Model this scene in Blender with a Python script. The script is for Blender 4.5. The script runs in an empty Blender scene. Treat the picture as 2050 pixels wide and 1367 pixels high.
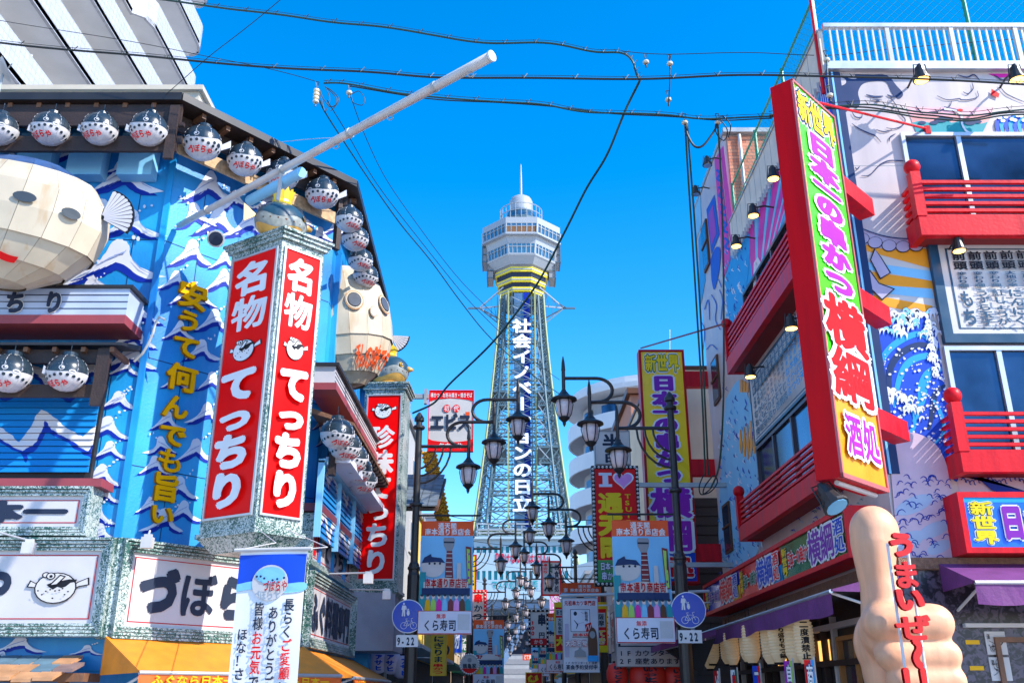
import bpy, math, random
from mathutils import Vector, Matrix
random.seed(7)
SC = bpy.context.scene
COL = SC.collection
R = math.radians
# ---------------------------------------------------------------- camera, sky, sun, exposure
TH = R(20.8); FPX = 1861.0; EYE = 1.6
cam = bpy.data.cameras.new('camera'); camo = bpy.data.objects.new('camera', cam); COL.objects.link(camo)
cam.sensor_width = 36.0; cam.lens = 36.0*FPX/2050; cam.clip_start = .05; cam.clip_end = 5000
camo.location = (0, 0, EYE); camo.rotation_euler = (math.pi/2+TH, 0, 0); SC.camera = camo
SUN = Vector((.80, -.42, .74)).normalized()          # towards the sun
world = bpy.data.worlds.new('World'); SC.world = world; world.use_nodes = True
wn = world.node_tree; wn.nodes.clear()
sky = wn.nodes.new('ShaderNodeTexSky'); sky.sky_type = 'NISHITA'; sky.sun_disc = False
sky.sun_elevation = math.asin(SUN.z); sky.sun_rotation = math.atan2(SUN.x, SUN.y)
sky.air_density = 1.0; sky.dust_density = .2; sky.ozone_density = 3.0
hs = wn.nodes.new('ShaderNodeHueSaturation'); hs.inputs['Saturation'].default_value = 1.44; hs.inputs['Hue'].default_value = .497
gm = wn.nodes.new('ShaderNodeMixRGB'); gm.blend_type = 'MULTIPLY'; gm.inputs[0].default_value = 1; gm.inputs[2].default_value = (1.12, .99, 1.06, 1)
bg = wn.nodes.new('ShaderNodeBackground'); bg.inputs['Strength'].default_value = .15
wo = wn.nodes.new('ShaderNodeOutputWorld')
wn.links.new(sky.outputs[0], hs.inputs['Color']); wn.links.new(hs.outputs[0], gm.inputs[1]); wn.links.new(gm.outputs[0], bg.inputs['Color']); wn.links.new(bg.outputs[0], wo.inputs['Surface'])
sl = bpy.data.lights.new('sun', 'SUN'); sl.energy = 3.15; sl.angle = R(.5); sl.color = (1, .95, .86)
so = bpy.data.objects.new('sun', sl); COL.objects.link(so); so.rotation_euler = SUN.to_track_quat('Z', 'Y').to_euler()
so.location = (20, -10, 30)
SC.view_settings.view_transform = 'Standard'; SC.view_settings.look = 'None'; SC.view_settings.gamma = 1
SC.view_settings.use_curve_mapping = False; SC.view_settings.exposure = 1.22
SC.render.engine = 'CYCLES'; SC.cycles.max_bounces = 6; SC.cycles.use_denoising = True
# ---------------------------------------------------------------- helpers
Z = Vector((0, 0, 1)); CAM = Vector((0, 0, EYE)); CT, ST = math.cos(TH), math.sin(TH)
def ray(px, py):
    xc = (px-1025)/FPX; yc = (683.5-py)/FPX
    return Vector((xc, CT-yc*ST, ST+yc*CT))
def atY(px, py, Y):
    d = ray(px, py); return CAM + d*(Y/d.y)
def zat(py, Y):
    return atY(1025, py, Y).z
class Frame:
    """a vertical surface: o origin, ux along it, n its outward normal; hit() finds the spot a sight line meets"""
    def __init__(s, o, ux, n=None):
        s.o = Vector(o); s.ux = Vector(ux).normalized()
        s.n = Vector(n).normalized() if n else Vector((s.ux.y, -s.ux.x, 0)).normalized()
    def p(s, u, v, w=0): return s.o + s.ux*u + Z*v + s.n*w
    def hit(s, px, py, w=0):
        d = ray(px, py); o = s.o + s.n*w
        t = (o-CAM).dot(s.n)/d.dot(s.n); q = CAM + d*t - o
        return q.dot(s.ux), q.z
def FR(Y): return Frame((0, Y, 0), (1, 0, 0), (0, -1, 0))
WAVES = []
class Ball:
    def __init__(s, c, r, rz=0, rx=0, ry=0):
        s.c = Vector(c); s.r = r; s.m = Matrix.Rotation(rz, 3, 'Z') @ Matrix.Rotation(ry, 3, 'Y') @ Matrix.Rotation(rx, 3, 'X')
    def p(s, u, v, w=0):         # u longitude, v latitude in degrees, facing -Y at u=0
        a, b = R(u), R(v); k = 1+w
        return s.c + s.m @ Vector((s.r[0]*k*math.cos(b)*math.sin(a), -s.r[1]*k*math.cos(b)*math.cos(a), s.r[2]*k*math.sin(b)))
MATS = {}
def mat(name, col, rough=.5, metal=0, var=.12, scale=3, bump=0, emit=0, streak=0, spec=.5, fine=False):
    if name in MATS: return MATS[name]
    m = bpy.data.materials.new(name); m.use_nodes = True; nt = m.node_tree; b = nt.nodes['Principled BSDF']
    b.inputs['Roughness'].default_value = rough; b.inputs['Metallic'].default_value = metal
    b.inputs['Specular IOR Level'].default_value = spec
    L = nt.links.new; c = tuple(col)+(1,)
    g = nt.nodes.new('ShaderNodeNewGeometry')
    n = nt.nodes.new('ShaderNodeTexNoise'); n.inputs['Scale'].default_value = scale; n.inputs['Detail'].default_value = 6 if fine else 4
    mp = nt.nodes.new('ShaderNodeMapping'); L(g.outputs['Position'], mp.inputs['Vector']); L(mp.outputs[0], n.inputs['Vector'])
    if streak: mp.inputs['Scale'].default_value = (3, 3, .35)
    r = nt.nodes.new('ShaderNodeMapRange'); r.inputs[1].default_value = .3; r.inputs[2].default_value = .7
    r.inputs[3].default_value = 1-var-streak; r.inputs[4].default_value = 1+var*.6; L(n.outputs['Fac'], r.inputs[0])
    mx = nt.nodes.new('ShaderNodeMixRGB'); mx.blend_type = 'MULTIPLY'; mx.inputs[0].default_value = 1; mx.inputs[1].default_value = c
    L(r.outputs[0], mx.inputs[2]); L(mx.outputs[0], b.inputs['Base Color'])
    r2 = nt.nodes.new('ShaderNodeMapRange'); r2.inputs[3].default_value = max(.02, rough-.12); r2.inputs[4].default_value = min(1, rough+.15)
    L(n.outputs['Fac'], r2.inputs[0]); L(r2.outputs[0], b.inputs['Roughness'])
    if bump:
        n2 = nt.nodes.new('ShaderNodeTexNoise'); n2.inputs['Scale'].default_value = scale*8; L(g.outputs['Position'], n2.inputs['Vector'])
        bp = nt.nodes.new('ShaderNodeBump'); bp.inputs['Strength'].default_value = bump; bp.inputs['Distance'].default_value = .02
        L(n2.outputs['Fac'], bp.inputs['Height']); L(bp.outputs[0], b.inputs['Normal'])
    if emit:
        b.inputs['Emission Color'].default_value = c; b.inputs['Emission Strength'].default_value = emit
    MATS[name] = m; return m
C = dict(
    red=(.85, .004, .006), dred=(.50, .004, .008), white=(.80, .79, .79), offw=(.60, .57, .55), black=(.012, .012, .016), ink=(.02, .03, .06),
    green=(.05, .70, .02), dgreen=(.01, .16, .07), orange=(.85, .33, .015), yellow=(.92, .62, .01), gold=(.85, .45, .01), purple=(.22, .02, .36),
    violet=(.36, .02, .40), magenta=(.72, .02, .35), blue=(.01, .07, .55), lblue=(.02, .33, .72), sblue=(.22, .55, .82), teal=(.02, .30, .34),
    wall=(.006, .24, .65), wavew=(.70, .71, .80), wavegrey=(.30, .38, .62), waved=(.004, .025, .32), pink=(.85, .45, .50), skin=(.78, .60, .52), navy=(.012, .035, .12),
    grey=(.30, .30, .31), cream=(.58, .51, .40), maroon=(.20, .03, .04), brown=(.12, .05, .025), orangered=(.85, .10, .02), ltgreen=(.35, .65, .12), hotpink=(.80,.30,.65))
def P(name):                     # printed or painted colour
    return mat('paint_'+name, C[name], .45, 0, .07, 2.2, spec=.22)
SPLIT = set('fin side_flap support_arm cornice wall_bracket pilaster backing_box window_band roof_edge balcony_beam rod_bracket parapet_trim transom autograph_card fascia_board brace ring corner_strip pale_stripe post leg joint_strip window_mullion tail_fin'.split())-{'window_mullion'}
class MB:
    def __init__(s): s.v = []; s.f = []; s.mi = []; s.ms = []
    def m(s, mt):
        if isinstance(mt, str): mt = P(mt)
        if mt not in s.ms: s.ms.append(mt)
        return s.ms.index(mt)
    def add(s, vs, fs, mt):
        k = len(s.v); i = s.m(mt); s.v += [tuple(q) for q in vs]
        for f in fs: s.f.append(tuple(a+k for a in f)); s.mi.append(i)
    def hexa(s, b, mt):          # 8 corners: bottom 4 ccw, top 4
        s.add(b, [(0, 3, 2, 1), (4, 5, 6, 7), (0, 1, 5, 4), (1, 2, 6, 5), (2, 3, 7, 6), (3, 0, 4, 7)], mt)
    def obox(s, o, a, b, c, mt):
        o, a, b, c = map(Vector, (o, a, b, c)); s.hexa([o, o+a, o+a+b, o+b, o+c, o+a+c, o+a+b+c, o+b+c], mt)
    def box(s, x0, x1, y0, y1, z0, z1, mt): s.obox((x0, y0, z0), (x1-x0, 0, 0), (0, y1-y0, 0), (0, 0, z1-z0), mt)
    def fbox(s, F, u0, u1, v0, v1, w0, w1, mt):
        s.hexa([F.p(u0, v0, w1), F.p(u1, v0, w1), F.p(u1, v0, w0), F.p(u0, v0, w0), F.p(u0, v1, w1), F.p(u1, v1, w1), F.p(u1, v1, w0), F.p(u0, v1, w0)], mt)
    def beam(s, a, b, t, mt, t2=None):
        a, b = Vector(a), Vector(b); d = (b-a).normalized(); x = d.cross(Z)
        if x.length < .01: x = Vector((1, 0, 0))
        x.normalize(); y = d.cross(x); t2 = t2 or t
        c = [x*t/2+y*t2/2, -x*t/2+y*t2/2, -x*t/2-y*t2/2, x*t/2-y*t2/2]
        s.hexa([a+q for q in c]+[b+q for q in c], mt)
    def tube(s, pts, r, mt, n=8, cap=True):
        pts = [Vector(p) for p in pts]; k = len(s.v); rings = []
        rr = r if isinstance(r, (list, tuple)) else [r]*len(pts); up = None; vs = []
        for i, p in enumerate(pts):
            d = (pts[min(i+1, len(pts)-1)]-pts[max(i-1, 0)]).normalized()
            if up is None: up = Z if abs(d.z) < .9 else Vector((1, 0, 0))
            x = d.cross(up).normalized(); y = x.cross(d).normalized(); up = y
            for j in range(n):
                a = 2*math.pi*j/n; vs.append(p+(x*math.cos(a)+y*math.sin(a))*rr[i])
        fs = [(i*n+j, i*n+(j+1) % n, (i+1)*n+(j+1) % n, (i+1)*n+j) for i in range(len(pts)-1) for j in range(n)]
        if cap: fs += [tuple(range(n-1, -1, -1)), tuple(range((len(pts)-1)*n, len(pts)*n))]
        s.add(vs, fs, mt)
    def lathe(s, c, prof, mt, n=16):
        c = Vector(c); vs = []; m = len(prof)
        for (r, z) in prof:
            for j in range(n): a = 2*math.pi*j/n; vs.append(c+Vector((r*math.cos(a), r*math.sin(a), z)))
        fs = [(i*n+j, i*n+(j+1) % n, (i+1)*n+(j+1) % n, (i+1)*n+j) for i in range(m-1) for j in range(n)]
        fs += [tuple(range(n-1, -1, -1)), tuple(range((m-1)*n, m*n))]
        s.add(vs, fs, mt)
    def patch(s, B, u0, u1, v0, v1, w, mt, nu=24, nv=12):   # v0, v1 may be functions of u
        vs = []
        for i in range(nu+1):
            u = u0+(u1-u0)*i/nu; a = v0(u) if callable(v0) else v0; b = v1(u) if callable(v1) else v1
            for j in range(nv+1): vs.append(B.p(u, a+(b-a)*j/nv, w))
        s.add(vs, [(i*(nv+1)+j, (i+1)*(nv+1)+j, (i+1)*(nv+1)+j+1, i*(nv+1)+j+1) for i in range(nu) for j in range(nv)], mt)
    def prism(s, pts, d, mt):     # polygon extruded by vector d
        pts = [Vector(p) for p in pts]; d = Vector(d); n = len(pts)
        s.add(pts+[p+d for p in pts], [tuple(range(n-1, -1, -1)), tuple(range(n, 2*n))]+[(i, (i+1) % n, (i+1) % n+n, i+n) for i in range(n)], mt)
    def mesh(s, name, off=(0, 0, 0), smooth=False):
        me = bpy.data.meshes.new(name); o = Vector(off)
        me.from_pydata([Vector(q)-o for q in s.v], [], s.f)
        for mt in s.ms: me.materials.append(mt)
        me.polygons.foreach_set('material_index', s.mi)
        if smooth: me.polygons.foreach_set('use_smooth', [True]*len(s.f))
        me.update(); return me
    def islands(s):
        par = list(range(len(s.v)))
        def fd(a):
            while par[a] != a: par[a] = par[par[a]]; a = par[a]
            return a
        for f in s.f:
            for a in f[1:]: par[fd(a)] = fd(f[0])
        g = {}
        for i, f in enumerate(s.f): g.setdefault(fd(f[0]), []).append(i)
        out = []
        for ids in g.values():
            m = MB(); m.ms = s.ms; mp = {}
            for i in ids:
                for a in s.f[i]:
                    if a not in mp: mp[a] = len(m.v); m.v.append(s.v[a])
                m.f.append(tuple(mp[a] for a in s.f[i])); m.mi.append(s.mi[i])
            out.append(m)
        return out
    def build(s, name, parent=None, smooth=False, **kw):
        if name in SPLIT:
            il = s.islands()
            if len(il) > 1:
                r = None
                for m in il: r = m.build1(name, parent, smooth, **kw)
                return r
        return s.build1(name, parent, smooth, **kw)
    def build1(s, name, parent=None, smooth=False, **kw):
        off = parent['_o'] if parent else (0, 0, 0)
        ob = bpy.data.objects.new(name, s.mesh(name, off, smooth)); COL.objects.link(ob)
        if parent: ob.parent = parent
        ob['_o'] = off
        for k, v in kw.items(): ob[k] = v
        return ob
def thing(name, label, cat, loc=(0, 0, 0), group=None):
    o = bpy.data.objects.new(name, None); COL.objects.link(o); o.location = loc; o['_o'] = tuple(loc)
    o['label'] = label; o['category'] = cat
    if group: o['group'] = group
    o.empty_display_size = .2
    return o
def inst(name, me, parent, loc, rot=(0, 0, 0), sc=(1, 1, 1)):
    o = bpy.data.objects.new(name, me); COL.objects.link(o); off = Vector(parent['_o']) if parent else Vector((0, 0, 0))
    o.location = Vector(loc)-off; o.rotation_euler = rot; o.scale = sc
    if parent: o.parent = parent
    return o
KIDS = {}
def clone(root, loc, rz=0, sc=1, label=None, group=None, rx=0):
    def rec(o, par):
        c = o.copy(); COL.objects.link(c)
        if par: c.parent = par
        for ch in o.children: rec(ch, c)
        return c
    r = rec(root, None); place(r, loc, rz, sc, label, group, rx); return r
def place(r, loc, rz=0, sc=1, label=None, group=None, rx=0):
    if r.get('category') == 'lantern': q = random.Random(str(label)); rz += q.uniform(-.12, .12); rx += q.uniform(-.05, .05); sc = sc*q.uniform(.96, 1.05)
    r.location = loc; r.rotation_euler = (rx, 0, rz); r.scale = (sc,)*3 if not isinstance(sc, tuple) else sc
    if label: r['label'] = label
    if group: r['group'] = group
# ---------------------------------------------------------------- lettering
GL = {}
def glyph(ch, bold):
    k = (ch, bold)
    if k not in GL:
        c = bpy.data.curves.new('g', 'FONT'); c.body = ch; c.size = 1; c.offset = bold; c.resolution_u = 3
        o = bpy.data.objects.new('g', c); me = bpy.data.meshes.new_from_object(o)
        GL[k] = ([(x.co.x, x.co.y) for x in me.vertices], [tuple(q.vertices) for q in me.polygons])
        bpy.data.objects.remove(o); bpy.data.curves.remove(c); bpy.data.meshes.remove(me)
    return GL[k]
DIRS8 = [(1, 0), (.7, .7), (0, 1), (-.7, .7), (-1, 0), (-.7, -.7), (0, -1), (.7, -.7)]
PC = [0]
class Print:
    """flat print lying on a surface; x, y run 0..1 from its top left corner"""
    def __init__(s, mb, F, u0, v0, u1, v1, w, step=.002): s.mb, s.F, s.u0, s.v0, s.u1, s.v1, s.w, s.st = mb, F, u0, v0, u1, v1, w, step
    def q(s, x, y, w=None): return s.F.p(s.u0+(s.u1-s.u0)*x, s.v1+(s.v0-s.v1)*y, s.w if w is None else w)
    def poly(s, pts, mt): s.w += s.st; PC[0] = (PC[0]+1) % 40; ww = s.w+PC[0]*3e-5; s.mb.add([s.q(x, y, ww) for x, y in pts], [tuple(range(len(pts)-1, -1, -1))], mt)
    def rect(s, x0, y0, x1, y1, mt):
        if getattr(s.F, 'wavy', 0):
            s.w += s.st; n, k = 10, 8; vs = [s.q(x0+(x1-x0)*i/n, y0+(y1-y0)*j/k) for i in range(n+1) for j in range(k+1)]
            s.mb.add(vs, [(i*(k+1)+j, (i+1)*(k+1)+j, (i+1)*(k+1)+j+1, i*(k+1)+j+1) for i in range(n) for j in range(k)], mt)
        else: s.poly([(x0, y0), (x1, y0), (x1, y1), (x0, y1)], mt)
    def ell(s, x, y, rx, ry, mt, n=20, rot=0):
        cr, sr = math.cos(rot), math.sin(rot)
        s.poly([(x+rx*math.cos(a)*cr-ry*math.sin(a)*sr, y+rx*math.cos(a)*sr+ry*math.sin(a)*cr) for a in [2*math.pi*i/n for i in range(n)]], mt)
    def line(s, pts, t, mt, asp=1.0, taper=False):       # asp = width/height of the print, t in units of width
        s.w += s.st; n = len(pts); L = []; Rr = []; PC[0] = (PC[0]+1) % 40; ww = s.w+PC[0]*3e-5
        for i, (x, y) in enumerate(pts):
            ax, ay = pts[max(i-1, 0)]; bx, by = pts[min(i+1, n-1)]
            dx, dy = bx-ax, (by-ay)/asp; l = math.hypot(dx, dy) or 1; nx, ny = -dy/l, dx/l
            h = t/2*(math.sin(math.pi*(.12+.76*i/(n-1))) if taper else 1)
            L.append((x+nx*h, y+ny*h*asp)); Rr.append((x-nx*h, y-ny*h*asp))
        for i in range(n-1): s.mb.add([s.q(*L[i], ww), s.q(*L[i+1], ww), s.q(*Rr[i+1], ww), s.q(*Rr[i], ww)], [(0, 1, 2, 3)], mt)
    def ch(s, c, x0, y0, x1, y1, mt, bold=.02, rot=False, fat=0, lift=0):
        g, f = glyph(c, .006)
        fat = fat or bold*.45
        if fat < .065: fat *= 1.4 if len(g) < 65 else .8 if len(g) < 110 else .5
        PC[0] = (PC[0]+1) % 40
        sh = [(0, 0)]+([(a*fat, b*fat) for a, b in DIRS8] if fat > .004 else [])
        for k, (a, b) in enumerate(sh):
            w = s.w+lift+k*.00025+PC[0]*5e-6; vs = []
            for (gx, gy) in g:
                gx += a; gy = gy+b+.12
                if rot: gx, gy = gy, 1-gx
                vs.append(s.q(x0+(x1-x0)*gx, y1+(y0-y1)*gy, w))
            s.mb.add(vs, f, mt)
    def text(s, t, x0, y0, x1, y1, mt, out=None, bold=.02, fat=.0, vert=True, ofat=.075, gap=.02, small='一ー・', cells=None, out2=None):
        n = len(t); wt = [(.55 if c in '一' else .8 if c in 'っょゃ' else 1) for c in t] if vert and cells is None else (cells or [1]*n)
        tot = sum(wt); pos = []; a = 0
        for c, k in zip(t, wt):
            b = a+k/tot; pos.append((c, a, b)); a = b
        def lay(m, bo, fa):
            s.w += s.st
            for c, a, b in pos:
                if vert:
                    h = (b-a)*(y1-y0); g = h*gap; kk = .25 if c == '一' else 0
                    s.ch(c, x0, y0+a*(y1-y0)+g-h*kk, x1, y0+b*(y1-y0)-g+h*kk, m, bo, c in 'ー〜〰', fa)
                else:
                    h = (b-a)*(x1-x0); g = h*gap
                    s.ch(c, x0+a*(x1-x0)+g, y0, x0+b*(x1-x0)-g, y1, m, bo, False, fa)
            if fa: s.w += .0025
        if out2: lay(out2, .03, ofat*1.7)
        if out: lay(out, .03, ofat)
        lay(mt, bold, fat)
class PxPrint(Print):
    """paint traced onto a wall: points are given by the sight line that meets the wall there"""
    def __init__(s, mb, F, w, step=.002): s.mb, s.F, s.w, s.st = mb, F, w, step
    def q(s, x, y, w=None):
        w = s.w if w is None else w
        u, v = s.F.hit(x, y, w); return s.F.p(u, v, w)
def bez(pts, n=6):               # smooth curve through points (Catmull-Rom)
    out = []; m = len(pts)
    for i in range(m-1):
        p0, p1, p2, p3 = pts[max(i-1, 0)], pts[i], pts[i+1], pts[min(i+2, m-1)]
        for k in range(n):
            t = k/n
            out.append(tuple(.5*((2*p1[j])+(-p0[j]+p2[j])*t+(2*p0[j]-5*p1[j]+4*p2[j]-p3[j])*t*t+(-p0[j]+3*p1[j]-3*p2[j]+p3[j])*t**3) for j in range(len(p1))))
    out.append(tuple(pts[-1])); return out
def arc(cx, cy, r, a0, a1, n=8, ry=None): return [(cx+r*math.cos(R(a0+(a1-a0)*i/n)), cy+(ry or r)*math.sin(R(a0+(a1-a0)*i/n))) for i in range(n+1)]
def sag(a, b, d, n=14):
    a, b = Vector(a), Vector(b); return [a.lerp(b, i/n)-Z*d*4*(i/n)*(1-i/n) for i in range(n+1)]
def wave(pr, cx, cy, s, flip=False, sy=1.0, rnd=True):
    pr.mb = MB(); WAVES.append(pr.mb)
    r = (lambda a: random.uniform(-a, a)) if rnd else (lambda a: 0)
    f = -1 if flip else 1; pk = r(.12); lt = 1+r(.2); rt = 1+r(.25)
    sy *= 1.25; up = bez([(-1*lt, .40), (-.62, .20), (-.34, -.06), (-.2, -.30+r(.06)), (-.04, -.44), (.12, -.42), (.24, -.28+r(.05)), (.26, -.08), (.45, .18), (.95*rt, .42)], 3)
    lo = bez([(.66, .46), (.40, .36), (.2, .20), (.06+pk, .08), (-.12, .12), (-.4, .28), (-.7, .38), (-1*lt, .42)], 3)
    sh = bez([(.85, .54), (.45, .52), (.2, .40), (.07+pk, .26), (-.15, .30), (-.42, .44), (-.75, .50), (-1.02, .50), (-.8, .34), (-.4, .14), (-.1, -.02), (.08+pk, -.02), (.3, .18), (.6, .36)], 3)
    J = lambda pts: [(cx+f*(x+r(.012))*s, cy+(y+r(.012))*s*sy) for x, y in pts]
    pr.poly(J(sh), 'waved'); pr.poly(J(up+lo), 'wavew')
    for k in range(4):
        x0, y0 = -1.0+k*.13, .40-k*.05; pr.line([(cx+f*(x0-.10+r(.05))*s, cy+(y0+.13+r(.03))*s*sy), (cx+f*(x0+.16)*s, cy+(y0+.05)*s*sy), (cx+f*(x0+.45)*s, cy+(y0-.12)*s*sy)], s*.035, P('waved'), 1, True)
    for k in range(3): pr.line([(cx+f*(-.5+k*.2)*s, cy+(.16-k*.12)*s*sy), (cx+f*(-.2+k*.16)*s, cy+(-.02-k*.06)*s*sy), (cx+f*(.05+k*.06)*s, cy+(-.12-k*.04)*s*sy)], s*.03, P('wavegrey'), 1, True)
    pr.line([(cx+f*.3*s, cy+.02*s*sy), (cx+f*.48*s, cy+.22*s*sy), (cx+f*.7*s, cy+.34*s*sy)], s*.03, P('wavegrey'), 1, True)
    for k in range(3):
        a = .3+.16*k; pr.ell(cx+f*(a+r(.04))*s, cy+(-.42-.1*k+r(.08))*s*sy, s*random.uniform(.03, .07), s*random.uniform(.03, .06)*sy, 'wavew', 9)
def fuguprint(pr, x, y, rx, ry, body='offw', ln='black'):
    """the inflated blowfish emblem, centred at x, y in print units"""
    L = lambda pts: [(x+a*rx, y+b*ry) for a, b in pts]
    pr.poly(L([(.80, -.05), (1.0, -.30), (1.55, -.62), (1.62, -.1), (1.1, .02), (.85, .25)]), ln)
    pr.poly(L([(.84, -.02), (1.04, -.25), (1.48, -.52), (1.54, -.15), (1.1, -.04), (.85, .18)]), body)
    pr.poly(L([(-.8, -.1), (-1.3, -.42), (-1.42, .05), (-.85, .12)]), ln); pr.poly(L([(-.85, -.08), (-1.24, -.32), (-1.33, 0), (-.85, .06)]), body)
    pr.ell(x, y+.1*ry, rx*1.03, ry*1.03, ln); pr.ell(x, y+.1*ry, rx*.96, ry*.96, body)
    pr.poly(L([(-.45, -.12), (-.1, -.32), (.2, -.36), (.62, -.48), (1.0, -.46), (.95, -.3), (.7, -.25), (.5, .0), (.3, .1), (.1, .02), (-.1, .2), (-.3, .05)]), ln)
    pr.ell(x-.55*rx, y-.75*ry, rx*.2, ry*.2, ln); pr.ell(x-.55*rx, y-.75*ry, rx*.13, ry*.13, body)
    pr.ell(x-.3*rx, y-.68*ry, rx*.23, ry*.24, ln); pr.ell(x-.3*rx, y-.68*ry, rx*.17, ry*.18, body); pr.ell(x-.28*rx, y-.66*ry, rx*.08, ry*.1, ln)
    pr.poly(L([(-.35, -.02), (.15, -.78), (.45, -.66), (.1, -.1)]), ln); pr.poly(L([(-.2, -.1), (.18, -.68), (.36, -.62), (.05, -.15)]), body)
    for a, b in ((-.4, .32), (-.2, .22), (.05, .3), (.25, .25), (.4, .15), (-.55, .55), (.55, .55), (0, .78), (.7, .35), (-.75, .3)): pr.ell(x+a*rx, y+b*ry, rx*.05, ry*.05, ln, 8)
def signboard(name, label, cat, F, u0, u1, v0, v1, w0, w1, frame='dred', panel='white', fr=.03, group=None, art=None, post=None, parent=None, framemat=None, edge=None):
    """box sign: casing, panel, print. art(print) draws on it"""
    base = F.p((u0+u1)/2, v0, (w0+w1)/2)
    t = parent or thing(name, label, cat, base, group)
    a = MB(); fm = framemat or P(frame)
    a.fbox(F, u0, u1, v0, v1, w0, w1-.012, edge or fm)
    for (a0, a1, b0, b1) in ((u0, u1, v1-fr, v1), (u0, u1, v0, v0+fr), (u0, u0+fr, v0+fr, v1-fr), (u1-fr, u1, v0+fr, v1-fr)):
        a.fbox(F, a0, a1, b0, b1, w1-.012, w1+.012, fm)
    a.build('frame', t)
    b = MB(); b.fbox(F, u0+fr, u1-fr, v0+fr, v1-fr, w1-.012, w1-.002, panel); pn = b.build('panel', t)
    if art:
        c = MB(); pr = Print(c, F, u0+fr, v0+fr, u1-fr, v1-fr, w1-.001); art(pr)
        if c.f: c.build('lettering', t)
    return t
def pxrect(F, x0, y0, x1, y1, w=0):   # rectangle on F whose middle lines meet these image lines
    xm, ym = (x0+x1)/2, (y0+y1)/2
    return F.hit(x0, ym, w)[0], F.hit(x1, ym, w)[0], F.hit(xm, y1, w)[1], F.hit(xm, y0, w)[1]
# ---------------------------------------------------------------- ground
def struct(name, mb): o = mb.build(name); o['kind'] = 'structure'; return o
asph = mat('asphalt', (.05, .05, .052), .85, 0, .25, 2, .3); pave = mat('paving', (.45, .42, .39), .8, 0, .2, 1.5, .2)
g = MB(); g.add([(-1500, -1500, -.01), (1500, -1500, -.01), (1500, 2500, -.01), (-1500, 2500, -.01)], [(0, 1, 2, 3)], pave); struct('ground', g)
g = MB(); g.add([(-1.6, -60, 0), (3.3, -60, 0), (2.6, 170, 0), (-1.5, 170, 0)], [(0, 1, 2, 3)], asph); struct('road', g)
g = MB(); g.box(-3.6, -1.6, -8, 130, -.009, .12, pave); struct('pavement', g)
g = MB(); g.box(3.3, 5.2, -8, 11.9, -.009, .12, pave); g.box(3.3, 4.85, 11.9, 130, -.009, .12, pave); struct('pavement', g)
# ---------------------------------------------------------------- frames of the two corner buildings
BD = Vector((.654, .757, 0)).normalized()
LA = Frame((-5.35, 12.75, 0), (1, 0, 0), (0, -1, 0)); LB = Frame((-5.35, 12.75, 0), BD, (BD.y, -BD.x, 0)); LC = Frame((-3.25, 15.18, 0), (0, 1, 0), (1, 0, 0))
RA = Frame((4.9, 12, 0), (0, -1, 0), (-1, 0, 0)); RB = Frame((4.9, 12, 0), (1, 0, 0), (0, -1, 0))
def wallmat():
    m = bpy.data.materials.new('blue_painted_wall'); m.use_nodes = True; nt = m.node_tree; L = nt.links.new; b = nt.nodes['Principled BSDF']
    g = nt.nodes.new('ShaderNodeNewGeometry'); n = nt.nodes.new('ShaderNodeTexNoise'); n.inputs['Scale'].default_value = .55; n.inputs['Detail'].default_value = 5
    n.inputs['Distortion'].default_value = .6; L(g.outputs['Position'], n.inputs['Vector'])
    cr = nt.nodes.new('ShaderNodeValToRGB'); e = cr.color_ramp.elements
    e[0].position = .35; e[0].color = (.004, .17, .52, 1); e[1].position = .68; e[1].color = (.014, .36, .72, 1)
    L(n.outputs['Fac'], cr.inputs[0]); b.inputs['Roughness'].default_value = .42
    mp = nt.nodes.new('ShaderNodeMapping'); mp.inputs['Scale'].default_value = (5, 5, .4); L(g.outputs['Position'], mp.inputs['Vector']); n3 = nt.nodes.new('ShaderNodeTexNoise'); n3.inputs['Scale'].default_value = 1.4; n3.inputs['Detail'].default_value = 8; L(mp.outputs[0], n3.inputs['Vector'])
    r3 = nt.nodes.new('ShaderNodeMapRange'); r3.inputs[1].default_value = .5; r3.inputs[2].default_value = .8; r3.inputs[4].default_value = .22; L(n3.outputs['Fac'], r3.inputs[0])
    mx = nt.nodes.new('ShaderNodeMixRGB'); mx.inputs[2].default_value = (.10, .42, .66, 1); L(r3.outputs[0], mx.inputs[0]); L(cr.outputs[0], mx.inputs[1]); L(mx.outputs[0], b.inputs['Base Color'])
    n2 = nt.nodes.new('ShaderNodeTexNoise'); n2.inputs['Scale'].default_value = 30; L(g.outputs['Position'], n2.inputs['Vector'])
    bp = nt.nodes.new('ShaderNodeBump'); bp.inputs['Strength'].default_value = .25; bp.inputs['Distance'].default_value = .01
    L(n2.outputs['Fac'], bp.inputs['Height']); L(bp.outputs[0], b.inputs['Normal']); return m
WALL = wallmat()
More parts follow.
